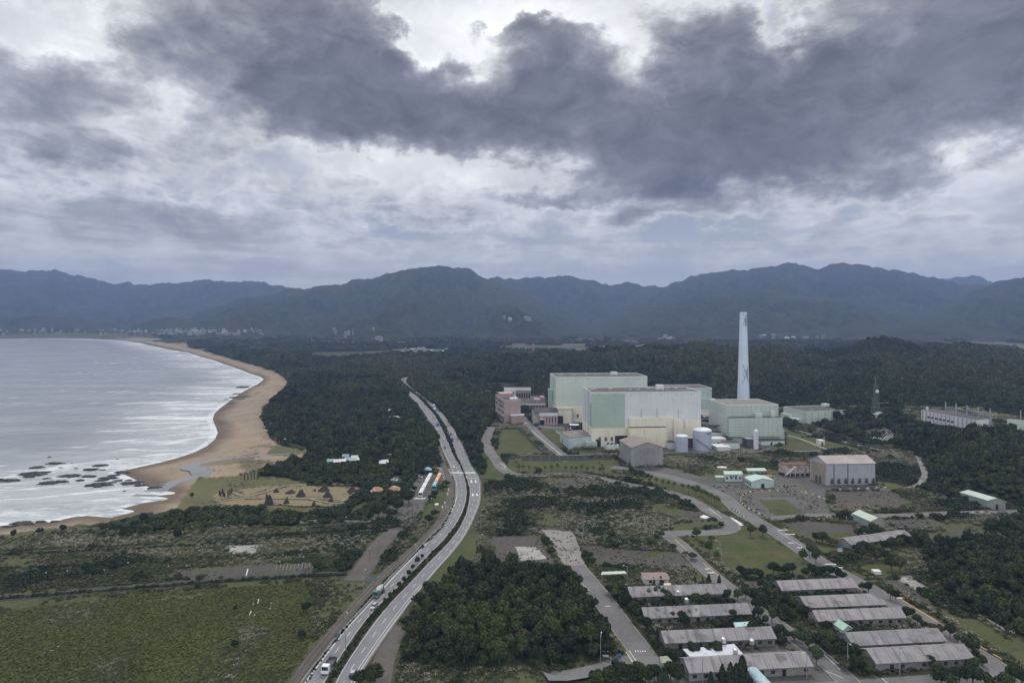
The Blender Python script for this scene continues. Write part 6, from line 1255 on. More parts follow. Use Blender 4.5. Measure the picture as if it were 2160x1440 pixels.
for px_, py_, s_ in ((1524, 1436, 5.2), (1541, 1440, 6.2), (1553, 1440, 6.0), (1566, 1441, 8.4), (1500, 1440, 3.6), (1517, 1230, 3.4), (1495, 1230, 4.0), (1482, 1229, 2.6), (1466, 1230, 3.0), (1394, 1233, 3.6), (1379, 1233, 3.2)):
    c = gpt(px_, py_); near_ = py_ > 1400; T = place_tree('cypress_tree', 'cy', c[0], c[1], s_, 1.0, 'dark narrow cypress before the nearest left barrack' if near_ else 'small dark cypress behind the topmost left barrack', 'cypresses by the nearest barrack' if near_ else 'cypresses behind the top barrack', c[2])
# palms: slim trunk and a round head of drooping fronds
def palm_proto(seed, m_, nf=26, droop=1.0):
    rng = np.random.default_rng(seed); V_, F_ = [], []
    for k in range(nf):
        a = k * 2.4 + rng.uniform(-.2, .2); e = rng.uniform(-.35, 1.25); L = rng.uniform(.85, 1.1); u = np.array([math.cos(a), math.sin(a), 0]); s = np.array([-math.sin(a), math.cos(a), 0]); p = np.zeros(3); el_ = e
        for j in range(4):
            q = p + (u * math.cos(el_) + np.array([0, 0, math.sin(el_)])) * L / 4; w0, w1 = (.05, .16, .20, .15, .02)[j], (.05, .16, .20, .15, .02)[j + 1]; o = sum(len(x) for x in V_)
            V_.append(np.array([p - s * w0 - [0, 0, w0 * .5], p, p + s * w0 - [0, 0, w0 * .5], q - s * w1 - [0, 0, w1 * .5], q, q + s * w1 - [0, 0, w1 * .5]])); F_ += [(o, o + 1, o + 4, o + 3), (o + 1, o + 2, o + 5, o + 4)]; p = q; el_ -= .42 * droop
    return np.vstack(V_), np.array(F_)
pv_, pf_ = palm_proto(81, LF['palm']); PALM = []
q = M(); q.lathe((0, 0), [(.30, -.3), (.25, .4), (.20, 2.5), (.19, 4.2), (.26, 4.6), (.05, 4.9)], 8); PT = q.mesh('trunk', mat('palm_trunk', (.15, .13, .115), .9, .3, 1.2))
PC = proto_mesh('crown', [(pv_ * 1.9 + np.array([0, 0, 4.7]), pf_, LF['palm'])])
def palm(px_, py_, s_, label, group):
    c = gpt(px_, py_); T = thing('palm_tree', label, 'palm', c, group); T.scale = (s_, s_, s_ * random.uniform(.9, 1.1)); T.rotation_euler[2] = random.uniform(0, 6.28); link(bpy.data.objects.new('crown', PC), T); link(bpy.data.objects.new('trunk', PT), T)
r1 = [(1000 + a / 3.6, 640 + b / 3.6) for a, b in ((372, 1287), (418, 1287), (466, 1287), (540, 1285), (588, 1286), (635, 1285), (695, 1285), (742, 1284), (775, 1286), (818, 1287), (860, 1290), (905, 1293), (955, 1300), (980, 1300), (340, 1282))]
r2 = [(1300 + a / 6, 910 + b / 6) for a, b in ((57, 632), (130, 630), (195, 637), (277, 645), (352, 657), (418, 668), (508, 695), (588, 708), (660, 732), (733, 742), (840, 775), (918, 780), (1002, 800), (1060, 815), (1097, 840), (1130, 865), (1165, 885), (1205, 910), (1245, 930), (1297, 955), (1270, 942))]
for p in r1 + r2: palm(*p, random.uniform(.92, 1.12), 'slim palm with a round head in the avenue along the curving plant road', 'palms along the plant road')
for p in ((1262 + 2, 985), (1270, 992), (1077, 968), (1083, 976), (1089, 984), (1094, 991)): palm(*p, .8, 'short palm on the lawn beside the plant gate road', 'palms near the gate')
for p in ((1726, 1284), (1744, 1284), (1760, 1283), (1775, 1283), (1791, 1282), (1808, 1281), (1824, 1280), (1842, 1279)): palm(*p, .52, 'low bushy palm in the row before the second right barrack', 'palms before the barrack')
for p in ((1918, 1322), (1930, 1328)): palm(*p, .55, 'low palm beside the third right barrack', 'palms beside the barrack')
# ------------------------------------------------------------------ vehicles
def paint_(name, c): return mat('paint_' + name, c, .35, .06, 1, spec=.5)
TYRE = mat('tyre_rubber', (.02, .02, .02), .9, .2, 2); CG = mat('car_glass', (.02, .025, .03), .12, .1, 1, spec=.7); LAMP = mat('lamp_lens', (.7, .7, .66), .3, .1, 1)
def hull(st, m=None):                       # closed skin through cross-sections [(y, [(x, z)...])], symmetric outline given for the half
    v, f = [], []; n = None
    for y, half in st:
        ring = [(x, z) for x, z in half] + [(-x, z) for x, z in half[::-1]]; n = len(ring); v += [(x, y, z) for x, z in ring]
    for k in range(len(st) - 1): f += [(k * n + i, k * n + (i + 1) % n, (k + 1) * n + (i + 1) % n, (k + 1) * n + i) for i in range(n)]
    f += [tuple(range(n))[::-1], tuple(range((len(st) - 1) * n, len(st) * n))]; q = M(); q.add(v, f); return q
def wheels(T, xs, ys, r=.33, w_=.22):
    for y in ys:
        for s in (-1, 1):
            q = M(); n = 14; x0, x1 = s * xs - w_ / 2, s * xs + w_ / 2; v = [(x, y + r * math.cos(t), r + r * math.sin(t)) for x in (x0, x1) for t in np.linspace(0, 6.283, n, endpoint=False)]
            q.add(v, [(i, (i + 1) % n, n + (i + 1) % n, n + i) for i in range(n)] + [tuple(range(n))[::-1], tuple(range(n, 2 * n))]); wl = lpart(T, 'wheel', q, TYRE)
            q = M(); xx = x1 if s > 0 else x0; v = [(xx + s * .01, y + r * .55 * math.cos(t), r + r * .55 * math.sin(t)) for t in np.linspace(0, 6.283, 10, endpoint=False)]; q.add(v, [tuple(range(10))]); lpart(T, 'rim', q, steel, wl)
def lpart(T, name, m, mats, sub=None): return link(bpy.data.objects.new(name, m.mesh(name, mats)), sub or T)
def bx(q, x0, x1, y0, y1, z0, z1, mi=0): return q.prism([(x0, y0), (x1, y0), (x1, y1), (x0, y1)], z0, z1, mi)
def car(name, label, pm, van=False):
    T = thing(name, label, 'car'); b = .86; lo = [(b * .9, .22), (b, .40), (b, .72)]
    tl = 1.62 if van else .98
    lpart(T, 'body', hull([(-2.15, [(b * .8, .35), (b * .86, .6), (b * .75, .68)]), (-1.9, [(b * .9, .24), (b, .55), (b * .9, .80)]), (-.9, [(b * .92, .22), (b, .6), (b * .94, .93)]), (1.0, [(b * .92, .22), (b, .6), (b * .94, .98)]), (1.9, [(b * .9, .24), (b, .6), (b * .9, .98)]), (2.12, [(b * .82, .35), (b * .88, .6), (b * .8, .92)])]), pm)
    ye = 2.0 if van else 1.45
    lpart(T, 'cabin', hull([(-1.05, [(b * .88, .90), (b * .8, .92)]), (-.45, [(b * .88, .90), (b * .74, 1.38)]), (.2, [(b * .9, .90), (b * .74, 1.46)]), (ye - .5, [(b * .9, .90), (b * .74, 1.42)]), (ye, [(b * .88, .90), (b * .78, 1.0)])]), CG)
    q = M(); bx(q, -b * .70, b * .70, -.42, ye - .45, 1.44, 1.485); lpart(T, 'roof', q, pm)
    for s in (-1, 1):
        q = M(); bx(q, s * .62 - .16, s * .62 + .16, -2.165, -2.10, .52, .66); lpart(T, 'headlight', q, LAMP)
    wheels(T, b - .08, (-1.3, 1.3)); return T
def bus(name, label, pm, stripe):
    T = thing(name, label, 'bus'); b = 1.22
    lpart(T, 'body', hull([(-5.7, [(b * .94, .5), (b, 1.0), (b, 2.7), (b * .9, 3.05)]), (-5.5, [(b, .35), (b, 1.2), (b, 2.85), (b * .92, 3.2)]), (5.5, [(b, .35), (b, 1.2), (b, 2.85), (b * .92, 3.2)]), (5.7, [(b * .94, .5), (b, 1.0), (b, 2.7), (b * .9, 3.05)])]), pm)
    for s in (-1, 1):
        q = M(); bx(q, s * b - .012 + s * .012, s * b + .012 + s * .012, -5.1, 5.1, 1.45, 2.45); lpart(T, 'side_window', q, CG)
        q = M(); bx(q, s * b - .01 + s * .014, s * b + .01 + s * .014, -5.3, 5.3, .7, 1.1); lpart(T, 'stripe', q, stripe)
        q = M(); bx(q, s * .85 - .2, s * .85 + .2, -5.78, -5.71, .7, .9); lpart(T, 'headlight', q, LAMP)
    q = M(); bx(q, -b * .88, b * .88, -5.78, -5.705, 1.25, 2.55); lpart(T, 'windscreen', q, CG); q = M(); bx(q, -b * .8, b * .8, 5.705, 5.75, 1.6, 2.5); lpart(T, 'rear_window', q, CG)
    for y in (-2.5, 2.2): q = M(); bx(q, -.7, .7, y - .9, y + .9, 3.2, 3.38); lpart(T, 'roof_unit', q, roof_wh)
    wheels(T, b - .16, (-3.6, 3.2), .5, .3); return T
def truck(name, label, cab_m, load, load_m):
    T = thing(name, label, 'truck'); b = 1.2
    lpart(T, 'cab', hull([(-4.0, [(b * .95, .5), (b, 1.3), (b * .95, 1.5)]), (-3.75, [(b, .45), (b, 1.5), (b * .88, 2.75)]), (-2.2, [(b, .45), (b, 1.5), (b * .9, 2.85)]), (-2.1, [(b, .45), (b, 1.5), (b * .9, 2.8)])]), cab_m)
    q = M(); q.add([(-b * .86, -4.0, 1.55), (b * .86, -4.0, 1.55), (b * .78, -3.80, 2.55), (-b * .78, -3.80, 2.55)], [(0, 1, 2, 3)]); lpart(T, 'windscreen', q, CG)
    for s in (-1, 1): q = M(); bx(q, s * .85 - .18, s * .85 + .18, -4.06, -3.99, .75, .95); lpart(T, 'headlight', q, LAMP)
    q = M(); bx(q, -.5, .5, -2.1, 4.0, .6, .9); lpart(T, 'chassis', q, dsteel)
    if load == 'mixer':
        q = M(); pr = [(.1, -1.9), (.75, -1.7), (1.15, -.6), (1.2, .8), (.95, 2.2), (.55, 3.4), (.45, 3.7), (.02, 3.7)]; n = 18; v, f = [], []
        for r, y in pr: v += [(r * math.cos(t), y, 2.05 + y * .10 + r * math.sin(t)) for t in np.linspace(0, 6.283, n, endpoint=False)]
        for k in range(len(pr) - 1): f += [(k * n + i, k * n + (i + 1) % n, (k + 1) * n + (i + 1) % n, (k + 1) * n + i) for i in range(n)]
        q.add(v, f); lpart(T, 'drum', q, load_m); q = M(); bx(q, -.9, .9, 2.9, 3.3, .9, 2.6); lpart(T, 'rear_frame', q, cab_m)
    elif load == 'bed':
        q = M(); bx(q, -b, b, -1.9, 4.0, .95, 1.15); bx(q, -b, b, -1.9, -1.8, 1.15, 2.3); bx(q, -b, b, 3.9, 4.0, 1.15, 1.9)
        for s in (-1, 1): bx(q, s * b - .06, s * b + .06, -1.8, 3.9, 1.15, 1.9)
        lpart(T, 'load_bed', q, load_m)
    else:
        q = M(); bx(q, -b, b, -1.9, 4.0, .95, 3.1); lpart(T, 'box_body', q, load_m)
    wheels(T, b - .15, (-3.1, 1.9, 3.1), .5, .3); return T
def heading(pair, c, flip):                  # yaw along the carriageway at a point
    m_ = (pair[0] + pair[1]) / 2; k = int(np.argmin(np.sum((m_ - np.array(c[:2])) ** 2, 1))); k = min(max(k, 2), len(m_) - 3); d = m_[k + 2] - m_[k - 2]; a = math.atan2(d[1], d[0]) - math.pi / 2; return a + (math.pi if flip else 0)
def put_at(T, px_, py_, yaw, z_=None):
    c = W(px_, py_, .2); zz = max(0, hz(c[0], c[1])) + .19 + (.17 * min(8, max(0, (c[1] - 850) / 60))) if z_ is None else z_; T.location = (c[0], c[1], zz); T.rotation_euler[2] = yaw; return T
wh, dk, sv, bl_, gn = paint_('white', (.72, .73, .74)), paint_('dark', (.035, .037, .045)), paint_('silver', (.42, .43, .45)), paint_('blue', (.06, .17, .42)), paint_('green', (.05, .17, .12))
# local -y is the front; left carriageway comes towards the viewer (yaw 0 faces -y)
def onroad(T, px_, py_, pair, away):
    c = W(px_, py_, .2); return put_at(T, px_, py_, heading(pair, c, away))
onroad(truck('mixer_truck', 'green cab concrete mixer truck with a grey drum on the left carriageway', gn, 'mixer', mat('drum_grey', (.42, .41, .38), .6, .2, .8)), 799, 1254, hl, False)
onroad(truck('lorry', 'white fronted dark bodied lorry coming along the left carriageway at the bottom', wh, 'bed', mat('lorry_bed', (.10, .10, .11), .7, .2, .8)), 694, 1410, hl, False)
onroad(car('parked_car', 'silver estate car just before the mixer truck on the left carriageway', sv, True), 789, 1281, hl, False).name = 'car'
onroad(car('car', 'dark car with a bright roof driving away on the right carriageway at the bottom', dk, True), 745, 1423, hr, True)
for o in bpy.data.objects['car.001'].children if 'car.001' in bpy.data.objects else []:
    if o.name.startswith('roof'): o.data.materials[0] = sv
CAR = [(956.7, 986, hl, wh, 'white van alone on the left carriageway just above the zebra crossing', 1), (938.5, 945, hl, dk, 'dark car on the left carriageway below the two white cars', 0), (937, 928, hl, wh, 'white car in the middle lane of the left carriageway, lower of a close pair', 1), (927.5, 921, hl, sv, 'silver car in the outer lane of the left carriageway, upper of a close pair', 0), (922, 907, hl, wh, 'white car directly below the blue lorry on the left carriageway', 1),
       (943, 899, hr, sv, 'silver car at the head of the queue on the right carriageway', 0), (941.7, 908, hr, dk, 'dark car second in the right carriageway queue', 0), (944, 914, hr, sv, 'silver car third in the right carriageway queue', 0), (951.5, 916, hr, dk, 'dark van at the right kerb beside the queue', 1), (947, 920, hr, sv, 'silver car low in the right carriageway queue', 0),
       (896, 863, hl, sv, 'silver car high on the left carriageway before the bend', 0), (885, 837, hr, sv, 'silver car near the far bend on the right carriageway', 0), (878, 830, hr, wh, 'white car near the far bend on the right carriageway', 0), (866, 822, hr, dk, 'dark car at the far bend on the right carriageway', 0)]
for px_, py_, pr, pm, lb, vn in CAR: onroad(car('car', lb, pm, bool(vn)), px_, py_, pr, pr is hr)
onroad(truck('lorry', 'white box lorry high on the right carriageway, the farther of two', wh, 'box', wh), 914.6, 858, hr, True); onroad(truck('lorry', 'white box lorry high on the right carriageway, the nearer of two', wh, 'box', roof_wh), 916.5, 865, hr, True)
onroad(truck('lorry', 'dark lorry with a white cab on the left carriageway above the blue one', wh, 'bed', mat('lorry_bed', (.1, .1, .11))), 916, 882, hl, False); onroad(truck('lorry', 'blue lorry on the left carriageway', bl_, 'box', bl_), 923.5, 897, hl, False)
onroad(truck('lorry', 'dark blue lorry at the tail of the right carriageway queue', paint_('navy', (.03, .05, .12)), 'box', paint_('navy', (.03, .05, .12))), 952.5, 930, hr, True)
onroad(truck('lorry', 'small blue lorry far up the right carriageway', bl_, 'bed', bl_), 896.5, 840, hr, True)
orange, teal = paint_('orange', (.66, .30, .06)), paint_('teal', (.10, .42, .40)); red_ = paint_('red', (.35, .06, .05))
for k, (pm, st, lb) in enumerate(((wh, red_, 'white coach with a dark red stripe, nearest in the white row'), (wh, dk, 'white coach, second in the white row from the near end'), (roof_wh, sv, 'pale coach, third in the white row from the near end'), (wh, bl_, 'white coach, farthest in the white row'))): T = bus('coach', lb, pm, st); T.location = (-55.8 + .05 * k, 422 + 13.2 * k, .05)
for k, (pm, st, lb) in enumerate(((teal, wh, 'teal and white coach at the near end of the orange row'), (orange, dk, 'orange coach in the middle of the row beside the lawn'), (orange, red_, 'orange coach farthest in the row beside the lawn'))): T = bus('coach', lb, pm, st); T.location = (-49.5 + .1 * k, 438 + 12.6 * k, .05)
for px_, py_, yaw, pm, lb in ((832, 1013, 1.4, wh, 'white car parked under trees left of the bus park'), (885, 1007, 1.5, sv, 'silver car parked at the top of the bus park, left one'), (888, 1004, 1.5, dk, 'dark car parked at the top of the bus park, behind the silver one'), (870, 1034, .3, wh, 'white car by the bushes left of the coaches'), (1108, 893, .5, wh, 'white car parked before the pink brick office'), (1099, 903, 1.2, sv, 'silver car on the plant gate road'), (1043, 885, 1.0, wh, 'white car under the trees left of the pink office'),
                             (1937, 1013 - 40, 0, wh, '')):
    if lb: put_at(car('car', lb, pm, False), px_, py_, yaw, .06)
# motorcycle with rider near the bend
def person_mesh(name, m_, sit=False):
    bm = bmesh.new(); J = dict(pel=(0, 0, .92), chest=(0, 0, 1.3), neck=(0, 0, 1.46), head=(0, .02, 1.62), top=(0, 0, 1.72), ls=(-.19, 0, 1.38), le=(-.25, .02, 1.1), lh=(-.24, -.08, .86), rs=(.19, 0, 1.38), re=(.26, .02, 1.1), rh=(.25, -.06, .86), lp=(-.1, 0, .88), lk=(-.11, -.04, .48), lf=(-.11, .02, .07), lt=(-.11, -.16, .04), rp=(.1, 0, .88), rk=(.11, .05, .48), rf=(.11, .1, .07), rt=(.11, -.08, .04))
    if sit: J.update(lk=(-.18, -.38, .85), lf=(-.2, -.2, .42), lt=(-.2, -.36, .40), rk=(.18, -.38, .85), rf=(.2, -.2, .42), rt=(.2, -.36, .40), le=(-.28, -.2, 1.15), lh=(-.3, -.45, 1.08), re=(.28, -.2, 1.15), rh=(.3, -.45, 1.08))
    rad_ = dict(pel=.14, chest=.16, neck=.06, head=.105, top=.07, ls=.07, le=.045, lh=.035, rs=.07, re=.045, rh=.035, lp=.09, lk=.06, lf=.045, lt=.035, rp=.09, rk=.06, rf=.045, rt=.035)
    ks = list(J); vs = {k: bm.verts.new(J[k]) for k in ks}
    for a, b_ in (('pel', 'chest'), ('chest', 'neck'), ('neck', 'head'), ('head', 'top'), ('chest', 'ls'), ('ls', 'le'), ('le', 'lh'), ('chest', 'rs'), ('rs', 're'), ('re', 'rh'), ('pel', 'lp'), ('lp', 'lk'), ('lk', 'lf'), ('lf', 'lt'), ('pel', 'rp'), ('rp', 'rk'), ('rk', 'rf'), ('rf', 'rt')): bm.edges.new((vs[a], vs[b_]))
    me = bpy.data.meshes.new('skeleton'); bm.to_mesh(me); bm.free(); o = bpy.data.objects.new('skeleton', me); COL.objects.link(o); md = o.modifiers.new('skin', 'SKIN')
    for i, k in enumerate(ks): d = me.skin_vertices[0].data[i]; d.radius = (rad_[k], rad_[k]); d.use_root = k == 'pel'
    o.modifiers.new('s', 'SUBSURF').levels = 1; dg = bpy.context.evaluated_depsgraph_get(); r = bpy.data.meshes.new_from_object(o.evaluated_get(dg)); bpy.data.objects.remove(o); r.name = name; r.materials.clear()
    for mm in (m_ if isinstance(m_, list) else [m_]): r.materials.append(mm)
    if isinstance(m_, list):
        for p in r.polygons: z = p.center.z; p.material_index = 0 if z < .9 else (1 if z < 1.5 and abs(p.center.x) < .24 else 2)
    return r
skin = mat('skin', (.42, .27, .20), .6, .1, 3); PM_ = [person_mesh('person', [mat('dark_trousers', (.04, .045, .06)), mat('shirt_%d' % i, c), skin]) for i, c in enumerate(((.5, .5, .5), (.06, .08, .15), (.35, .08, .07), (.05, .05, .05)))]
def hair(T): q = M(); q.lathe((0, .02), [(.115, 1.62), (.118, 1.68), (.08, 1.745), (.01, 1.76)], 10); lpart(T, 'hair', q, dark)
for k, (px_, py_) in enumerate(((442, 942), (445, 941), (557, 1037), (561, 1036), (568, 1036), (593, 1027), (599, 1026), (602, 1026), (618, 1031), (625, 1030), (640, 1022), (577, 1039), (660, 1036), (724, 1046), (728, 1045), (752, 1045), (758, 1046), (764, 1047), (894, 1051), (616, 1042), (553, 1038))):
    c = W(px_, py_, 0 if px_ > 470 else -1.5); z_ = hz(c[0], c[1]); o = bpy.data.objects.new('person', PM_[k % 4]); link(o); o.location = (c[0], c[1], z_); o.rotation_euler[2] = random.uniform(0, 6.28); bch = px_ < 470
    tag(o, 'person walking near the waterline on the open beach' if bch else 'person strolling among the black cone sculptures in the sand park', 'person', 'walkers on the beach' if bch else 'visitors in the sculpture park'); hair(o)
T = thing('motorcycle', 'small dark motorcycle on the left edge of the highway bend', 'motorcycle'); q = M(); bx(q, -.16, .16, -.5, .75, .45, .8); bx(q, -.1, .1, -.75, -.5, .4, 1.05); lpart(T, 'body', q, dk); q = M(); q.bar((-.35, -.55, 1.05), (.35, -.55, 1.05), .03); lpart(T, 'handlebar', q, dsteel)
for y in (-.75, .7): q = M(); n = 12; q.add([(x, y + .3 * math.cos(t), .3 + .3 * math.sin(t)) for x in (-.06, .06) for t in np.linspace(0, 6.283, n, endpoint=False)], [(i, (i + 1) % n, n + (i + 1) % n, n + i) for i in range(n)] + [tuple(range(n))[::-1], tuple(range(n, 2 * n))]); lpart(T, 'wheel', q, TYRE)
onroad(T, 942.5, 1096, hl, False); o = bpy.data.objects.new('person', person_mesh('rider', [mat('dark_trousers', (.04, .045, .06)), MATS['shirt_3'], dk], True)); link(o); o.location = T.location; o.rotation_euler = T.rotation_euler; tag(o, 'person in dark clothes riding the motorcycle on the highway bend', 'person'); hair(o)
# ------------------------------------------------------------------ sculpture park
wood_d = mat('charred_driftwood', (.055, .050, .048), .95, .4, 1.0)
def cone(px_, py_, r, h, label, lean=.15, two=False, seed=0):
    c = gpt(px_, py_); T = thing('driftwood_sculpture', label, 'sculpture', c, None); rng = np.random.default_rng(seed); n = 22; pr = [(1.0, -.1), (.82, .12), (.60, .30), (.42, .52), (.26, .74), (.16, .92), (.02, 1.0)]
    q = M(); v, f = [], []
    for rr_, z in pr: v += [(c[0] + lean * r * z + math.cos(t) * r * rr_ * k_, c[1] + math.sin(t) * r * rr_ * k_, c[2] + z * h) for t, k_ in zip(np.linspace(0, 6.283, n, endpoint=False), rng.uniform(.78, 1.12, n))]
    for k in range(len(pr) - 1): f += [(k * n + i, k * n + (i + 1) % n, (k + 1) * n + (i + 1) % n, (k + 1) * n + i) for i in range(n)]
    q.add(v, f); part(T, 'mound', q, wood_d); q = M()
    for k in range(26): a = rng.uniform(0, 6.283); z0 = rng.uniform(0, .35); q.bar((c[0] + math.cos(a) * r * (1 - z0) * .98, c[1] + math.sin(a) * r * (1 - z0) * .98, c[2] + z0 * h * .7), (c[0] + lean * r + math.cos(a + .3) * r * .14, c[1] + math.sin(a + .3) * r * .14, c[2] + h * rng.uniform(.8, 1.1)), .07)
    part(T, 'stick', q, mat('weathered_sticks', (.10, .09, .085), .95, .4, 1)); return T
for k, (a, w__, h, lb) in enumerate((((567, 1064), 3.3, 5.4, 'tallest dark two tiered woven cone on the round plinth, left of the park'), ((604, 1061), 1.9, 3.2, 'small sharp black cone right of the tallest one'), ((583, 1037), 1.9, 2.2, 'low dark mound with a knob at the upper left of the park'), ((612, 1039), 3.7, 1.9, 'long low black mound at the top of the park'), ((634, 1046), 3.4, 4.0, 'rounded dark cone with a broad head in the upper middle of the park'), ((683, 1035), 4.2, 3.6, 'wide pointed black cone before the hedge at the back'),
        ((742, 1036), 3.4, 3.2, 'broad black cone at the right end of the park'), ((739, 1041), 1.5, 2.0, 'small dark cone in front of the broad right one'), ((690, 1048), 3.4, 3.4, 'wide dark cone right of centre with a slanting top'), ((698, 1057), 1.7, 3.0, 'narrow dark cone right below the wide slanting one'), ((662, 1065), 1.4, 2.4, 'stubby dark cone on the lower edge of the park'), ((714, 1073), 2.8, 2.9, 'dark dome sculpture by the bushes at the lower right'), ((664, 1035), 1.0, 1.5, 'tiny dark cone left of the wide one by the hedge'))):
    cone(a[0], a[1], w__, h, lb, seed=k)
c = gpt(567, 1064); T = thing('plinth', 'low round brown plinth under the tallest woven cone', 'plinth', (c[0], c[1], c[2])); q = M(); q.cyl((c[0] + .5, c[1]), 6.2, 6.0, c[2] - .3, c[2] + .35, 28); part(T, 'disc', q, mat('brown_paving', (.16, .12, .10))); T2 = cone(564, 1064, 1.6, 6.2, 'slim leaning horn beside the tallest cone on the plinth', -.3, seed=40)
for i, (px_, py_, hh) in enumerate([(516, 1012, 4.2), (523, 1011, 4.2), (530, 1010, 4.4), (536.5, 1009, 4.2), (544, 1008, 4.2), (481, 1047, 3.5), (485, 1044, 3.7), (489, 1041, 3.6), (463, 1044, 3), (466, 1046, 2.6), (471, 1046, 3.4), (474, 1048, 2.6), (469, 1040, 3.0)]):
    c = gpt(px_, py_); q = M(); q.prism([(c[0] - .3, c[1] - .3), (c[0] + .26, c[1] - .28), (c[0] + .3, c[1] + .3), (c[0] - .28, c[1] + .3)], c[2] - .2, c[2] + hh); q.prism([(c[0] - .4, c[1] - .4), (c[0] + .4, c[1] - .4), (c[0] + .4, c[1] + .4), (c[0] - .4, c[1] + .4)], c[2] + hh * .45, c[2] + hh * .55)
    up_ = py_ < 1020; single('timber_post', q, wood_d, 'dark upright timber post in the row on the dune below the sand' if up_ else 'dark timber post in the cluster at the left end of the sandy park', 'post', 'posts on the dune' if up_ else 'posts at the park entrance', (c[0], c[1], c[2]))
hg = M()
def hedge_run(pts, r, label, group=None):
    P_ = resample(np.array([gpt(*p)[:2] for p in pts]), max(8, int(np.linalg.norm(np.diff([gpt(*p)[:2] for p in pts], axis=0), axis=1).sum() / .8))); n = len(P_)
    scatter('hedge', label, 'hedge', np.c_[P_ + RNG.uniform(-.25, .25, (n, 2)), terrain(P_[:, 0], P_[:, 1])], RNG.integers(0, 4, n), np.tile([r, r, r * 1.1], (n, 1)) * RNG.uniform(.8, 1.25, (n, 1)), SCRUBP[:4])
hedge_run([(648, 1023), (700, 1025), (760, 1026)], .8, 'long dark hedge closing the back of the sculpture park'); hedge_run([(537, 1078), (560, 1068), (592, 1066), (646, 1070), (668, 1068), (706, 1073)], .6, 'low clipped hedge edging the small lawn below the sculpture park'); hedge_run([(645, 1082), (672, 1070)], .6, 'short slanting hedge right of the small lawn')
hedge_run([(-60, 1268), (150, 1252), (300, 1240), (450, 1228), (640, 1216), (728, 1213)], .9, 'long dark hedge along the road above the big field'); hedge_run([(-60, 1174), (120, 1165), (250, 1160), (420, 1150), (640, 1132), (815, 1120)], 1.0, 'dark hedge along the upper field road'); hedge_run([(560, 1130), (640, 1126), (760, 1116), (840, 1108)], 1.1, 'dark hedge above the upper field road near the car park')
hedge_run([(-60, 1204), (130, 1198), (260, 1190), (352, 1182)], 1.2, 'dark hedge strip across the middle of the left scrub fields'); hedge_run([(280, 1188), (420, 1181), (560, 1176), (700, 1160)], 1.3, 'dark hedge strip above the striped hardstanding in the left fields')
hedge_run([(1100, 1002), (1180, 1000.5), (1225, 1001), (1266, 1008)], .5, 'thin hedge along the inner edge of the curving plant road')
# ------------------------------------------------------------------ walls, fences, kiosks, shelters round the park
def wallrun(name, label, pts, h, th, m, cat='wall', post=None):
    P_ = [np.array(gpt(*p)) for p in pts]; T = thing(name, label, cat, P_[0]); q = M()
    for a, b_ in zip(P_[:-1], P_[1:]):
        d = (b_ - a)[:2]; d /= np.linalg.norm(d); n = np.array([-d[1], d[0]]) * th / 2; q.prism([a[:2] - n, b_[:2] - n, b_[:2] + n, a[:2] + n], min(a[2], b_[2]) - .2, max(a[2], b_[2]) + h)
    part(T, 'panel' if post else 'wall', q, m)
    if post:
        for a, b_ in zip(P_[:-1], P_[1:]):
            L = np.linalg.norm((b_ - a)[:2]); k = max(1, int(L / post))
            for i in range(min(k, 24)): c = a + (b_ - a) * i / min(k, 24); q = M(); q.bar((c[0], c[1], c[2] - .2), (c[0], c[1], c[2] + h + .5), .09); part(T, 'post', q, steel)
    return T
wallrun('boundary_wall', 'pale grey wall curving below the car park and dark shrubs', [(632, 1104), (660, 1102), (700, 1101.5), (740, 1103), (780, 1104), (838, 1106)], 1.5, .3, conc_)
mesh_m = mat('fence_mesh', (.10, .105, .11), .6, .2, .5)
wallrun('fence', 'dark double security fence left of the gate road by the square lawn', [(1092, 905), (1108, 920), (1128, 940), (1148, 957), (1160, 962)], 2.2, .12, mesh_m, 'fence', 6)
wallrun('fence', 'dark security fence below the square lawn along the palm strip', [(1064, 967), (1100, 966), (1180, 966), (1285, 965)], 2.0, .12, mesh_m, 'fence', 6)
wallrun('fence', 'second fence line just below the first beside the square lawn', [(1100, 971), (1180, 971), (1290, 969)], 1.8, .12, mesh_m, 'fence', 6)
wallrun('fence', 'security fence running along the far side of the tanks road', [(1400, 960), (1500, 958), (1640, 957), (1750, 955), (1860, 953)], 1.6, .1, mesh_m, 'fence', 8)
wallrun('fence', 'fence along the lawn at the foot of the mound', [(1655, 903), (1700, 911), (1760, 925), (1830, 942), (1880, 952)], 2.0, .12, mesh_m, 'fence', 6)
wallrun('fence', 'dark fence before the square lawn and pink office', [(1046, 902), (1070, 901), (1104, 901)], 2.4, .25, dsteel, 'fence', 5)
wallrun('boundary_wall', 'dark concrete wall before the brick building with a white band', [(1137, 902), (1160, 903), (1190, 905)], 2.2, .3, conc_)
wallrun('fence', 'white low fence at the foot of the right forest slope', [(2018, 1270), (2040, 1284), (2080, 1306), (2120, 1330)], .7, .12, roof_wh, 'fence', 5)
def hip(name, label, px_, py_, w_, d_, h, rise, wm_, rm, cat='shelter', ang=.1):
    c = gpt(px_, py_); f = Fr(c, ang, c[2]); T = thing(name, label, cat, c); wall(T, f, w_, d_, h, wm_, -.2); q = M(); ov = .6; v = [f.p(-ov, -ov, h + .01), f.p(w_ + ov, -ov, h + .01), f.p(w_ + ov, d_ + ov, h + .01), f.p(-ov, d_ + ov, h + .01), f.p(w_ * .3, d_ / 2, h + rise), f.p(w_ * .7, d_ / 2, h + rise)]
    q.add(v, [(0, 1, 5, 4), (1, 2, 5), (2, 3, 4, 5), (3, 0, 4), (3, 2, 1, 0)]); part(T, 'roof', q, rm); patch(T, 'doorway', f, w_ * .35, w_ * .65, 0, h * .8, dark); return T
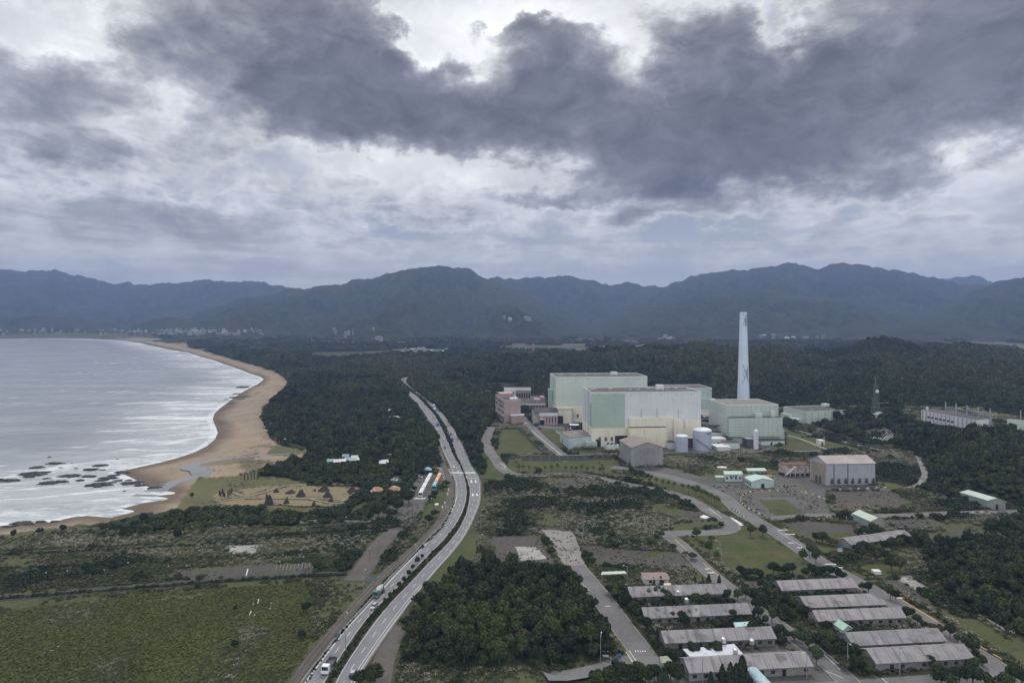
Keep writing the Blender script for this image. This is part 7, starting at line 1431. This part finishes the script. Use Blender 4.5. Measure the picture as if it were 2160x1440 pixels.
otile = mat('orange_roof_tile', (.34, .18, .13), .8, .25, .5, spots=(.5, .56, (.5, .36, .3)))
hip('shelter', 'orange roofed pavilion among trees left of the car park', 783, 1045, 6.2, 6, 2.6, 2.2, whiter, otile); hip('shelter', 'orange roofed pavilion nearer the coaches', 821, 1043, 6.0, 6, 2.6, 2.2, whiter, otile)
hip('kiosk', 'bright blue kiosk with a pale roof at the top of the bus park', 896, 1000, 4.2, 4, 3, 1.6, mat('kiosk_blue_wall', (.07, .15, .36)), mat('kiosk_blue_roof', (.30, .42, .65)), 'kiosk')
HUTS = [('red_roofed_house', 'long red roofed building in the coastal wood', 676, 830, 18, 8, 4, (.36, .10, .09)), ('white_roofed_house', 'long white roofed building beside the red one in the coastal wood', 694, 830, 19, 8, 4, (.66, .66, .66)), ('villa', 'grey hip roofed villa in the middle of the coastal wood', 813, 889, 15, 10, 4, (.25, .29, .30)), ('villa', 'white roofed villa at the left of the clearing in the coastal wood', 738, 879, 10, 7, 3.5, (.55, .55, .55)), ('villa', 'bluish flat roofed pool house in the clearing', 783, 879, 26, 12, 2.4, (.26, .32, .38)), ('villa', 'long pale wall building at the left of the pool house', 766, 884, 14, 4, 3, (.5, .5, .48)), ('villa', 'small orange white roof at the right of the clearing', 818, 873, 7, 6, 4, (.52, .36, .27)),
        ('beach_hut', 'white roofed blue beach hut at the edge of the sand', 600, 933, 10, 6, 3.2, (.62, .64, .68)), ('beach_hut', 'blue canopied hut by the footbridge over the stream', 681, 956, 8, 5, 3.2, (.10, .18, .34)), ('barn', 'white roofed barn in the wood left of the highway', 832, 968, 9, 5, 3.4, (.66, .66, .66)), ('barn', 'grey roofed barn in the wood beside the white one', 812, 971, 9, 5, 3.2, (.34, .34, .34)), ('barn', 'white flat shed among trees beyond the highway near the ridge', 948, 822, 16, 8, 3, (.55, .57, .56)), ('barn', 'small pale shed by the trees at the foot of the ridge', 1016, 833, 22, 8, 4, (.36, .35, .34)), ('villa', 'pale terrace house ruin below the coast road bend', 726, 840, 18, 6, 2.6, (.42, .42, .40)), ('villa', 'low pale slab building in the small clearing of the coastal wood', 733, 838 - 10, 24, 6, 2.6, (.34, .36, .35))]
for nm, lb, px_, py_, w_, d_, h, rc in HUTS: hip(nm, lb, px_, py_, w_, d_, h, 1.4, whiter, mat('roof_%d_%d' % (px_, py_), rc, .7, .15, .4), 'house')
for i, (px_, py_, c_) in enumerate(((690, 988, (.26, .38, .40)), (704, 989, (.6, .62, .62)), (716, 988, (.62, .62, .6)), (727, 984, (.30, .40, .41)), (737, 986, (.33, .43, .43)), (744, 985, (.6, .62, .62)), (722, 977, (.25, .3, .4)), (741, 980, (.5, .52, .5)), (806, 990, (.55, .55, .52)), (800, 992, (.6, .6, .58)))):
    c = gpt(px_, py_); f = Fr(c, .2 * (i % 3), c[2]); T = thing('tent', 'small pale or turquoise tent roof showing between trees of the campsite', 'tent', c, 'tents in the campsite'); q = M(); f.gable(q, 0, 4.6, 0, 3.6, 5.2, 6.6, 'a', t=.1, ov=.3); part(T, 'roof', q, mat('tent_%d' % i, c_, .7, .1, .5)); q = M()
    for a, b_ in ((0, 0), (4.6, 0), (4.6, 3.6), (0, 3.6)): q.bar(f.p(a, b_, 0), f.p(a, b_, 5.2), .08)
    part(T, 'pole', q, steel)
# ------------------------------------------------------------------ rocks at the shore
rockm = mat('wet_dark_rock', (.050, .047, .047), .75, .4, .3, bump=.6)
def rock(px_, py_, wpx, i):
    c = W(px_, py_, SEAZ); w_ = .92 * wpx / F * c[1]; rng = np.random.default_rng(300 + i); n = 26; q = M(); dep = w_ * rng.uniform(.22, .38); H0 = min(1.7, .45 + w_ * .06); tw = rng.uniform(-.2, .25)
    jig = rng.uniform(.45, 1.2, n); v = []
    for k, (s_, z) in enumerate(((1.12, -1.6), (1.0, .0), (.93, .45), (.86, .5), (.60, .92), (.30, 1.0))):
        for t, j in zip(np.linspace(0, 6.283, n, endpoint=False), jig): jj = j * rng.uniform(.8, 1.15); v.append((c[0] + (math.cos(t) * w_ / 2 * s_ * jj) + tw * math.sin(t) * dep, c[1] + math.sin(t) * dep * s_ * jj, SEAZ - .1 + z * H0 * rng.uniform(.85, 1.15)))
    f = [(k * n + a, k * n + (a + 1) % n, (k + 1) * n + (a + 1) % n, (k + 1) * n + a) for k in range(5) for a in range(n)] + [tuple(range(5 * n, 6 * n))]
    q.add(v, f); single('rock', q, rockm, 'dark flat wave washed rock in the surf', 'rock', 'rocks in the surf', (c[0], c[1], SEAZ))
RK = [(104, 964, 10), (116, 978, 40), (78, 986, 34), (128, 987, 15), (211, 982, 36), (70, 1000, 76), (189, 991, 42), (218, 991, 14), (147, 1005, 52), (186, 1005, 38), (229, 1009, 46), (20, 1014, 48), (104, 1019, 50), (130, 1016, 34), (211, 1023, 60), (278, 1019, 46), (258, 997, 38), (247, 969, 14), (328, 1029, 38), (345, 1025, 26), (513, 817, 32), (519, 838, 70), (556, 829, 60), (545, 832, 36), (500, 831, 22), (478, 843, 12), (488, 852, 14), (510, 843, 26), (46, 1104, 50), (85, 1101, 30), (116, 1100, 20), (20, 1112, 40), (60, 1108, 36), (296, 1024, 30), (250, 1014, 24), (160, 988, 10), (98, 1010, 24), (262, 1036, 8), (300, 1018, 10), (152, 978, 8), (240, 1003, 26), (590, 822, 44), (215, 1014, 30), (170, 1013, 26), (60, 1006, 26), (-6, 1012, 30), (272, 1013, 18), (236, 1018, 22)]
for i, r in enumerate(RK): rock(*r, i)
# ------------------------------------------------------------------ lamps, poles, signs, markers
lampm = mat('lamp_head', (.5, .5, .48), .5, .1, 1)
q = M(); q.bar((0, 0, -.2), (0, 0, 8), .075); POLE = q.mesh('pole', steel); q = M(); q.bar((0, 0, 8), (1.5, 0, 8.5), .05); ARM = q.mesh('arm', steel); q = M(); q.prism([(1.3, -.14), (2.1, -.14), (2.1, .14), (1.3, .14)], 8.42, 8.58); HEAD = q.mesh('lamp_head', lampm)
LP = [(1186, 1126), (1230, 1133), (1187, 1158), (1195, 1196), (1359, 1126), (1410, 1130), (1515, 1114), (1312, 1012), (1323, 1235), (1519, 1180), (1522, 1196), (1700, 1068), (1832, 1163), (1702, 1432), (1788, 1410), (1898, 1425), (1482, 1440), (1267, 1395), (1756, 958), (1014, 1120), (960, 1000), (932, 1025), (1575, 1018), (878, 1190), (728, 1340), (766, 1248), (1735, 915), (1696, 905), (1010, 1165), (945, 1100)]
for px_, py_ in LP:
    c = gpt(px_, py_); T = thing('street_lamp', 'thin grey street lamp with a short arm beside a plant road', 'street lamp', c, 'street lamps along the roads'); T.rotation_euler[2] = random.uniform(0, 6.28)
    for nm, me in (('pole', POLE), ('arm', ARM), ('lamp_head', HEAD)): link(bpy.data.objects.new(nm, me), T)
FLP = [(97, 1240), (142, 1236), (220, 1234), (394, 1225), (590, 1215), (141, 1192), (270, 1218), (355, 1226), (474, 1135), (405, 1137), (155, 1163), (645, 1144), (560, 1144), (640, 1205), (798, 1165), (780, 1187), (790, 1120), (730, 1116)]
q = M(); q.bar((0, 0, -.2), (0, 0, 6), .06); q.prism([(-.25, -.25), (.25, -.25), (.25, .25), (-.25, .25)], 5.9, 6.2); FP = [q.mesh('pole', dsteel)]; q = M(); q.lathe((0, 0), [(.05, 6.2), (.22, 6.3), (.25, 6.45), (.15, 6.6), (.01, 6.65)], 10); FP.append(q.mesh('globe', lampm))
for px_, py_ in FLP:
    c = gpt(px_, py_); T = thing('field_lamp', 'slender lamp post with a pale globe on the overgrown left fields', 'street lamp', c, 'globe lamps on the left fields')
    for nm, me in zip(('pole', 'globe'), FP): link(bpy.data.objects.new(nm, me), T)
for px_, py_, h in ((871, 1103, 9.5), (915, 1103, 11), (1012, 1128, 11)):
    c = gpt(px_, py_); q = M(); q.bar(c, (c[0], c[1], h), .13); T = thing('utility_pole', {871: 'dark bare pole on the lower edge of the bus car park', 915: 'tall pole beside the tree between the car park and the highway', 1012: 'tall grey pole at the right edge of the highway by the scrub'}[px_], 'pole', c); part(T, 'pole', q, dsteel); q = M(); q.bar((c[0] - .9, c[1], h - .6), (c[0] + .9, c[1], h - .6), .08); part(T, 'crossarm', q, dsteel)
c = gpt(729, 1372); T = thing('road_sign', 'overhanging grey road sign on a pole from the median, seen from behind', 'road sign', c); q = M(); q.bar(c, (c[0], c[1], 5.6), .14); part(T, 'pole', q, steel); q = M(); q.bar((c[0], c[1], 5.4), (c[0] - 3.6, c[1], 5.4), .09); q.bar((c[0], c[1], 4.9), (c[0] - 3.6, c[1], 4.9), .06); part(T, 'arm', q, steel); q = M(); bx(q, c[0] - 3.9, c[0] - 1.9, c[1] - .14, c[1] - .04, 4.4, 6.0); part(T, 'panel', q, mat('sign_back', (.12, .13, .14)))
for px_, py_, lb in ((1617, 1199, 'blue panel board on the lower lawn, the left one'), (1655, 1200, 'blue panel board on the lower lawn behind bushes, the right one')):
    c = gpt(px_, py_); T = thing('panel_board', lb, 'board', c); q = M(); bx(q, c[0], c[0] + 5, c[1], c[1] + .3, .5, 1.5); part(T, 'panel', q, mat('board_blue', (.07, .14, .30))); q = M(); q.bar((c[0] + .3, c[1] + .4, 0), (c[0] + .3, c[1] + .4, .7), .06); q.bar((c[0] + 4.7, c[1] + .4, 0), (c[0] + 4.7, c[1] + .4, .7), .06); part(T, 'post', q, steel)
c = gpt(1305, 1391); T = thing('gate_sign', 'tilted blue sign board at the lower road junction', 'sign', c); q = M(); q.bar((c[0] - .8, c[1] - .4, .5), (c[0] + .8, c[1] + .4, 1.3), .02); q = M(); q.add([(c[0] - .9, c[1] - .5, .3), (c[0] + .9, c[1] + .5, .3), (c[0] + .9, c[1] + .7, 1.8), (c[0] - .9, c[1] - .3, 1.8), (c[0] - .9, c[1] - .4, .3), (c[0] + .9, c[1] + .6, .3), (c[0] + .9, c[1] + .8, 1.8), (c[0] - .9, c[1] - .2, 1.8)], [(0, 1, 2, 3), (7, 6, 5, 4), (0, 4, 5, 1), (1, 5, 6, 2), (2, 6, 7, 3), (3, 7, 4, 0)]); part(T, 'panel', q, mat('board_blue', (.07, .14, .30))); q = M(); q.bar((c[0], c[1] + .15, 0), (c[0], c[1] + .15, .4), .06); part(T, 'post', q, steel)
# striped marker blocks edging the asphalt yard
def marker(mats_):
    q = M(); v = [(-.75, -.3, 0), (.75, -.3, 0), (.75, .3, 0), (-.75, .3, 0), (-.65, -.16, .6), (.65, -.16, .6), (.65, .16, .6), (-.65, .16, .6)]; q.add(v, [(3, 2, 1, 0), (4, 5, 6, 7), (0, 1, 5, 4), (1, 2, 6, 5), (2, 3, 7, 6), (3, 0, 4, 7)]); return q.mesh('marker_block', mats_)
MB = [marker(mat('marker_white', (.6, .6, .58))), marker(mat('marker_orange', (.55, .28, .07))), marker(mat('marker_black', (.03, .03, .03))), marker(mat('marker_yellow', (.58, .46, .12)))]
def markers(pts, step, cyc, lb, gr):
    P_ = smoothline([gpt(*p)[:2] for p in pts], step=2.0); s_ = np.r_[0, np.cumsum(np.linalg.norm(np.diff(P_, axis=0), axis=1))]; t = 0; k = 0
    while t < s_[-1]:
        c = (np.interp(t, s_, P_[:, 0]), np.interp(t, s_, P_[:, 1])); c2 = (np.interp(t + 1, s_, P_[:, 0]), np.interp(t + 1, s_, P_[:, 1])); o = bpy.data.objects.new('marker_block', MB[cyc[k % len(cyc)]]); link(o); o.location = (c[0], c[1], .045); o.rotation_euler[2] = math.atan2(c2[1] - c[1], c2[0] - c[0]); tag(o, lb, 'marker block', gr); t += step; k += 1
markers([(1614, 1089), (1600, 1083), (1582, 1074), (1570, 1066), (1563, 1058), (1564, 1047), (1574, 1040), (1590, 1036)], 2.6, (3, 2, 0, 2), 'black, white or yellow marker block along the curved yard edge', 'marker blocks on the curved yard edge')
markers([(1590, 1035), (1640, 1035), (1680, 1036), (1700, 1040)], 5.0, (1, 1, 3, 0), 'orange or white marker block along the top of the asphalt yard', 'marker blocks along the top of the yard')
markers([(1700, 1040), (1725, 1047), (1750, 1058), (1770, 1069)], 5.0, (0, 3, 0), 'pale marker block along the right side of the asphalt yard', 'marker blocks on the right of the yard')
markers([(1545, 1074), (1556, 1080), (1566, 1087), (1569, 1090)], 1.6, (2, 0), 'black or white kerb block at the tip of the road island', 'kerb blocks on the road island')
markers([(1752, 1033), (1790, 1032), (1830, 1030), (1872, 1028)], 3.2, (0, 2), 'black or white kerb block below the lilac warehouse', 'kerb blocks below the warehouse')
markers([(2000, 1083), (2050, 1081), (2090, 1079)], 3.0, (2, 0), 'black or white kerb block along the upper side road', 'kerb blocks along the side road')
# bright slabs and debris
def slab(name, lb, px4, h, m, cat='slab'): p = WL(px4); single(name, M().prism(p, .0, h), m, lb, cat, None, np.mean(p, 0))
slab('white_debris', 'heap of white sheet debris on the waste ground left of the road bend', [(1476, 1091), (1484, 1087), (1500, 1093), (1498, 1094), (1484, 1094)], .5, roof_wh, 'debris')
slab('concrete_slab', 'pale concrete slab lying in the scrub behind the mint workshops', [(1512, 984), (1542, 982), (1550, 985), (1530, 987), (1514, 986)], .25, roof_wh)
slab('concrete_weir', 'white concrete road bar across the end of the curving plant road', [(1539, 1091), (1544, 1090), (1569, 1107), (1563, 1109)], .18, trim_p)
slab('speed_hump', 'pale concrete strip along the road left of the barracks', [(1541, 1219), (1548, 1218), (1584, 1248), (1577, 1250)], .12, trim_p)
slab('sculpted_slab', 'white oval slab on the lawn beside the highway', [(916, 1063), (920, 1061.5), (925, 1062), (925, 1065), (918, 1065.5)], .3, roof_wh)
for px_, py_, h in ((938, 1062, 1.4), (933, 1071, 1.4), (944, 1044, 1.6), (946, 1035, 1.6), (936, 1012, 2.2)): c = gpt(px_, py_); q = M(); q.lathe(c, [(.4, c[2]), (.5, c[2] + .3), (.35, c[2] + h * .7), (.3, c[2] + h), (.01, c[2] + h + .1)], 10); single('white_statue', q, roof_wh, 'small white standing stone on the lawn strip beside the highway', 'statue', 'white stones beside the highway', c)
# ------------------------------------------------------------------ far villages and the pylon
hm = [mat('far_house_%d' % i, c, .8, .15, .2) for i, c in enumerate(((.31, .31, .31), (.26, .25, .24), (.19, .18, .18), (.38, .39, .40)))]; HV = []
for i in range(6):
    f = Fr((0, 0), 0); q = M(); w_, d_, h = ((12, 9, 6), (9, 8, 9), (14, 10, 5), (8, 8, 12), (18, 12, 7), (10, 9, 7))[i]; f.box(q, -w_ / 2, w_ / 2, -d_ / 2, d_ / 2, -3, h, 0, 1)
    if i in (0, 2, 5): f.gable(q, -w_ / 2, w_ / 2, -d_ / 2, d_ / 2, h, h + 2.5, 'a', 1)
    else: f.box(q, -w_ / 4, w_ / 4, -d_ / 4, d_ / 4, h + .01, h + 2.2, 0, 1)
    for k in range(3): f.box(q, -w_ / 2 + w_ * (.12 + .3 * k), -w_ / 2 + w_ * (.28 + .3 * k), -d_ / 2 - .1, -d_ / 2 - .01, h * .4, h * .7, 2)
    HV.append(q.mesh('far_house', [hm[i % 4], hm[(i + 1) % 4] if i % 2 else mat('far_roof', (.34, .33, .34)), glass]))
rv = random.Random(11)
def village(n, x0, x1, y0, y1, lb, gr, sc=1.0, gx=False):
    for k in range(n):
        px_ = rv.gauss((x0 + x1) / 2, (x1 - x0) / 4) if gx else rv.uniform(x0, x1); g = G(px_, rv.uniform(y0, y1))
        if g[1] > 7000: continue
        o = bpy.data.objects.new('far_house', HV[rv.randrange(6)]); link(o); o.location = g; o.rotation_euler[2] = rv.uniform(-.5, .5); s_ = sc * rv.uniform(.8, 1.3); o.scale = (s_, s_, s_ * rv.uniform(.8, 1.3)); tag(o, lb, 'house', gr)
village(85, 280, 500, 697, 707, 'small pale house in the bay town at the far end of the beach', 'houses of the bay town', 1.0, True); village(48, 0, 300, 695, 707, 'tiny pale house along the far shore below the dark hill', 'houses along the far shore', .9); village(12, 470, 560, 697, 708, 'scattered pale house right of the bay town', 'houses beside the bay town')
village(30, 850, 912, 739, 747, 'bright roofed house in the village beyond the highway', 'houses of the village beyond the highway', .9); village(5, 925, 945, 738, 748, 'white house at the edge of the village beyond the highway', 'houses at the village edge', .8)
village(7, 1390, 1425, 714, 719, 'pale house in the valley behind the ridge', 'houses in the valley', 1.2); village(12, 1600, 1740, 712, 719, 'pale house on the far slope right of the chimney', 'houses right of the chimney', 1.2); village(8, 700, 860, 690, 720, 'lone pale house on the lower slope of the middle mountain', 'houses on the middle mountain', 1.2); village(5, 1060, 1120, 660, 690, 'white farmhouse high on the middle mountain', 'farmhouses on the mountain', 1.3)
c = G(1125, 757); T = thing('pylon', 'red and white lattice pylon on the left end of the wooded ridge', 'pylon', c); lattice(T, c, c[2] - 1, c[2] + 40, 3.4, 1.0, [mat('pylon_white', (.6, .6, .6)), mat('pylon_red', (.40, .08, .07))], 8, .17, band=True)
f = Fr((c[0] - 8, c[1] - 4), 0, c[2] + 4); T = thing('relay_hut', 'small white relay hut at the foot of the red and white pylon', 'hut', f.p(0, 0)); wall(T, f, 14, 6, 5, whiter, -6); q = M(); f.box(q, -.4, 14.4, -.4, 6.4, 5.003, 5.4); part(T, 'roof', q, trim_p)
# piers in the river mouth
for px_ in (326, 339, 354, 370, 392): c = W(px_, 719, 0); q = M(); q.bar((c[0], c[1], -1), (c[0], c[1], 9), 1.2); single('bridge_pier', q, conc_, 'slim dark pier standing in the river mouth by the sand spit', 'pier', 'piers in the river mouth', c)
# ------------------------------------------------------------------ haze: one even body of air, sky outside
q = M(); bx(q, -9500, 9500, -300, 11700, -12, 860); me = q.mesh('haze', []); hzm = bpy.data.materials.new('air'); hzm.use_nodes = True; t = hzm.node_tree; t.nodes.clear(); pv = t.nodes.new('ShaderNodeVolumePrincipled'); o_ = t.nodes.new('ShaderNodeOutputMaterial'); t.links.new(pv.outputs[0], o_.inputs['Volume'])
pv.inputs['Color'].default_value = (.31, .44, .78, 1); pv.inputs['Density'].default_value = 1.1e-4; pv.inputs['Anisotropy'].default_value = .1
me.materials.append(hzm); struct('haze', me, 'stuff')['label'] = 'thin blue grey haze filling the air over the bay and mountains'
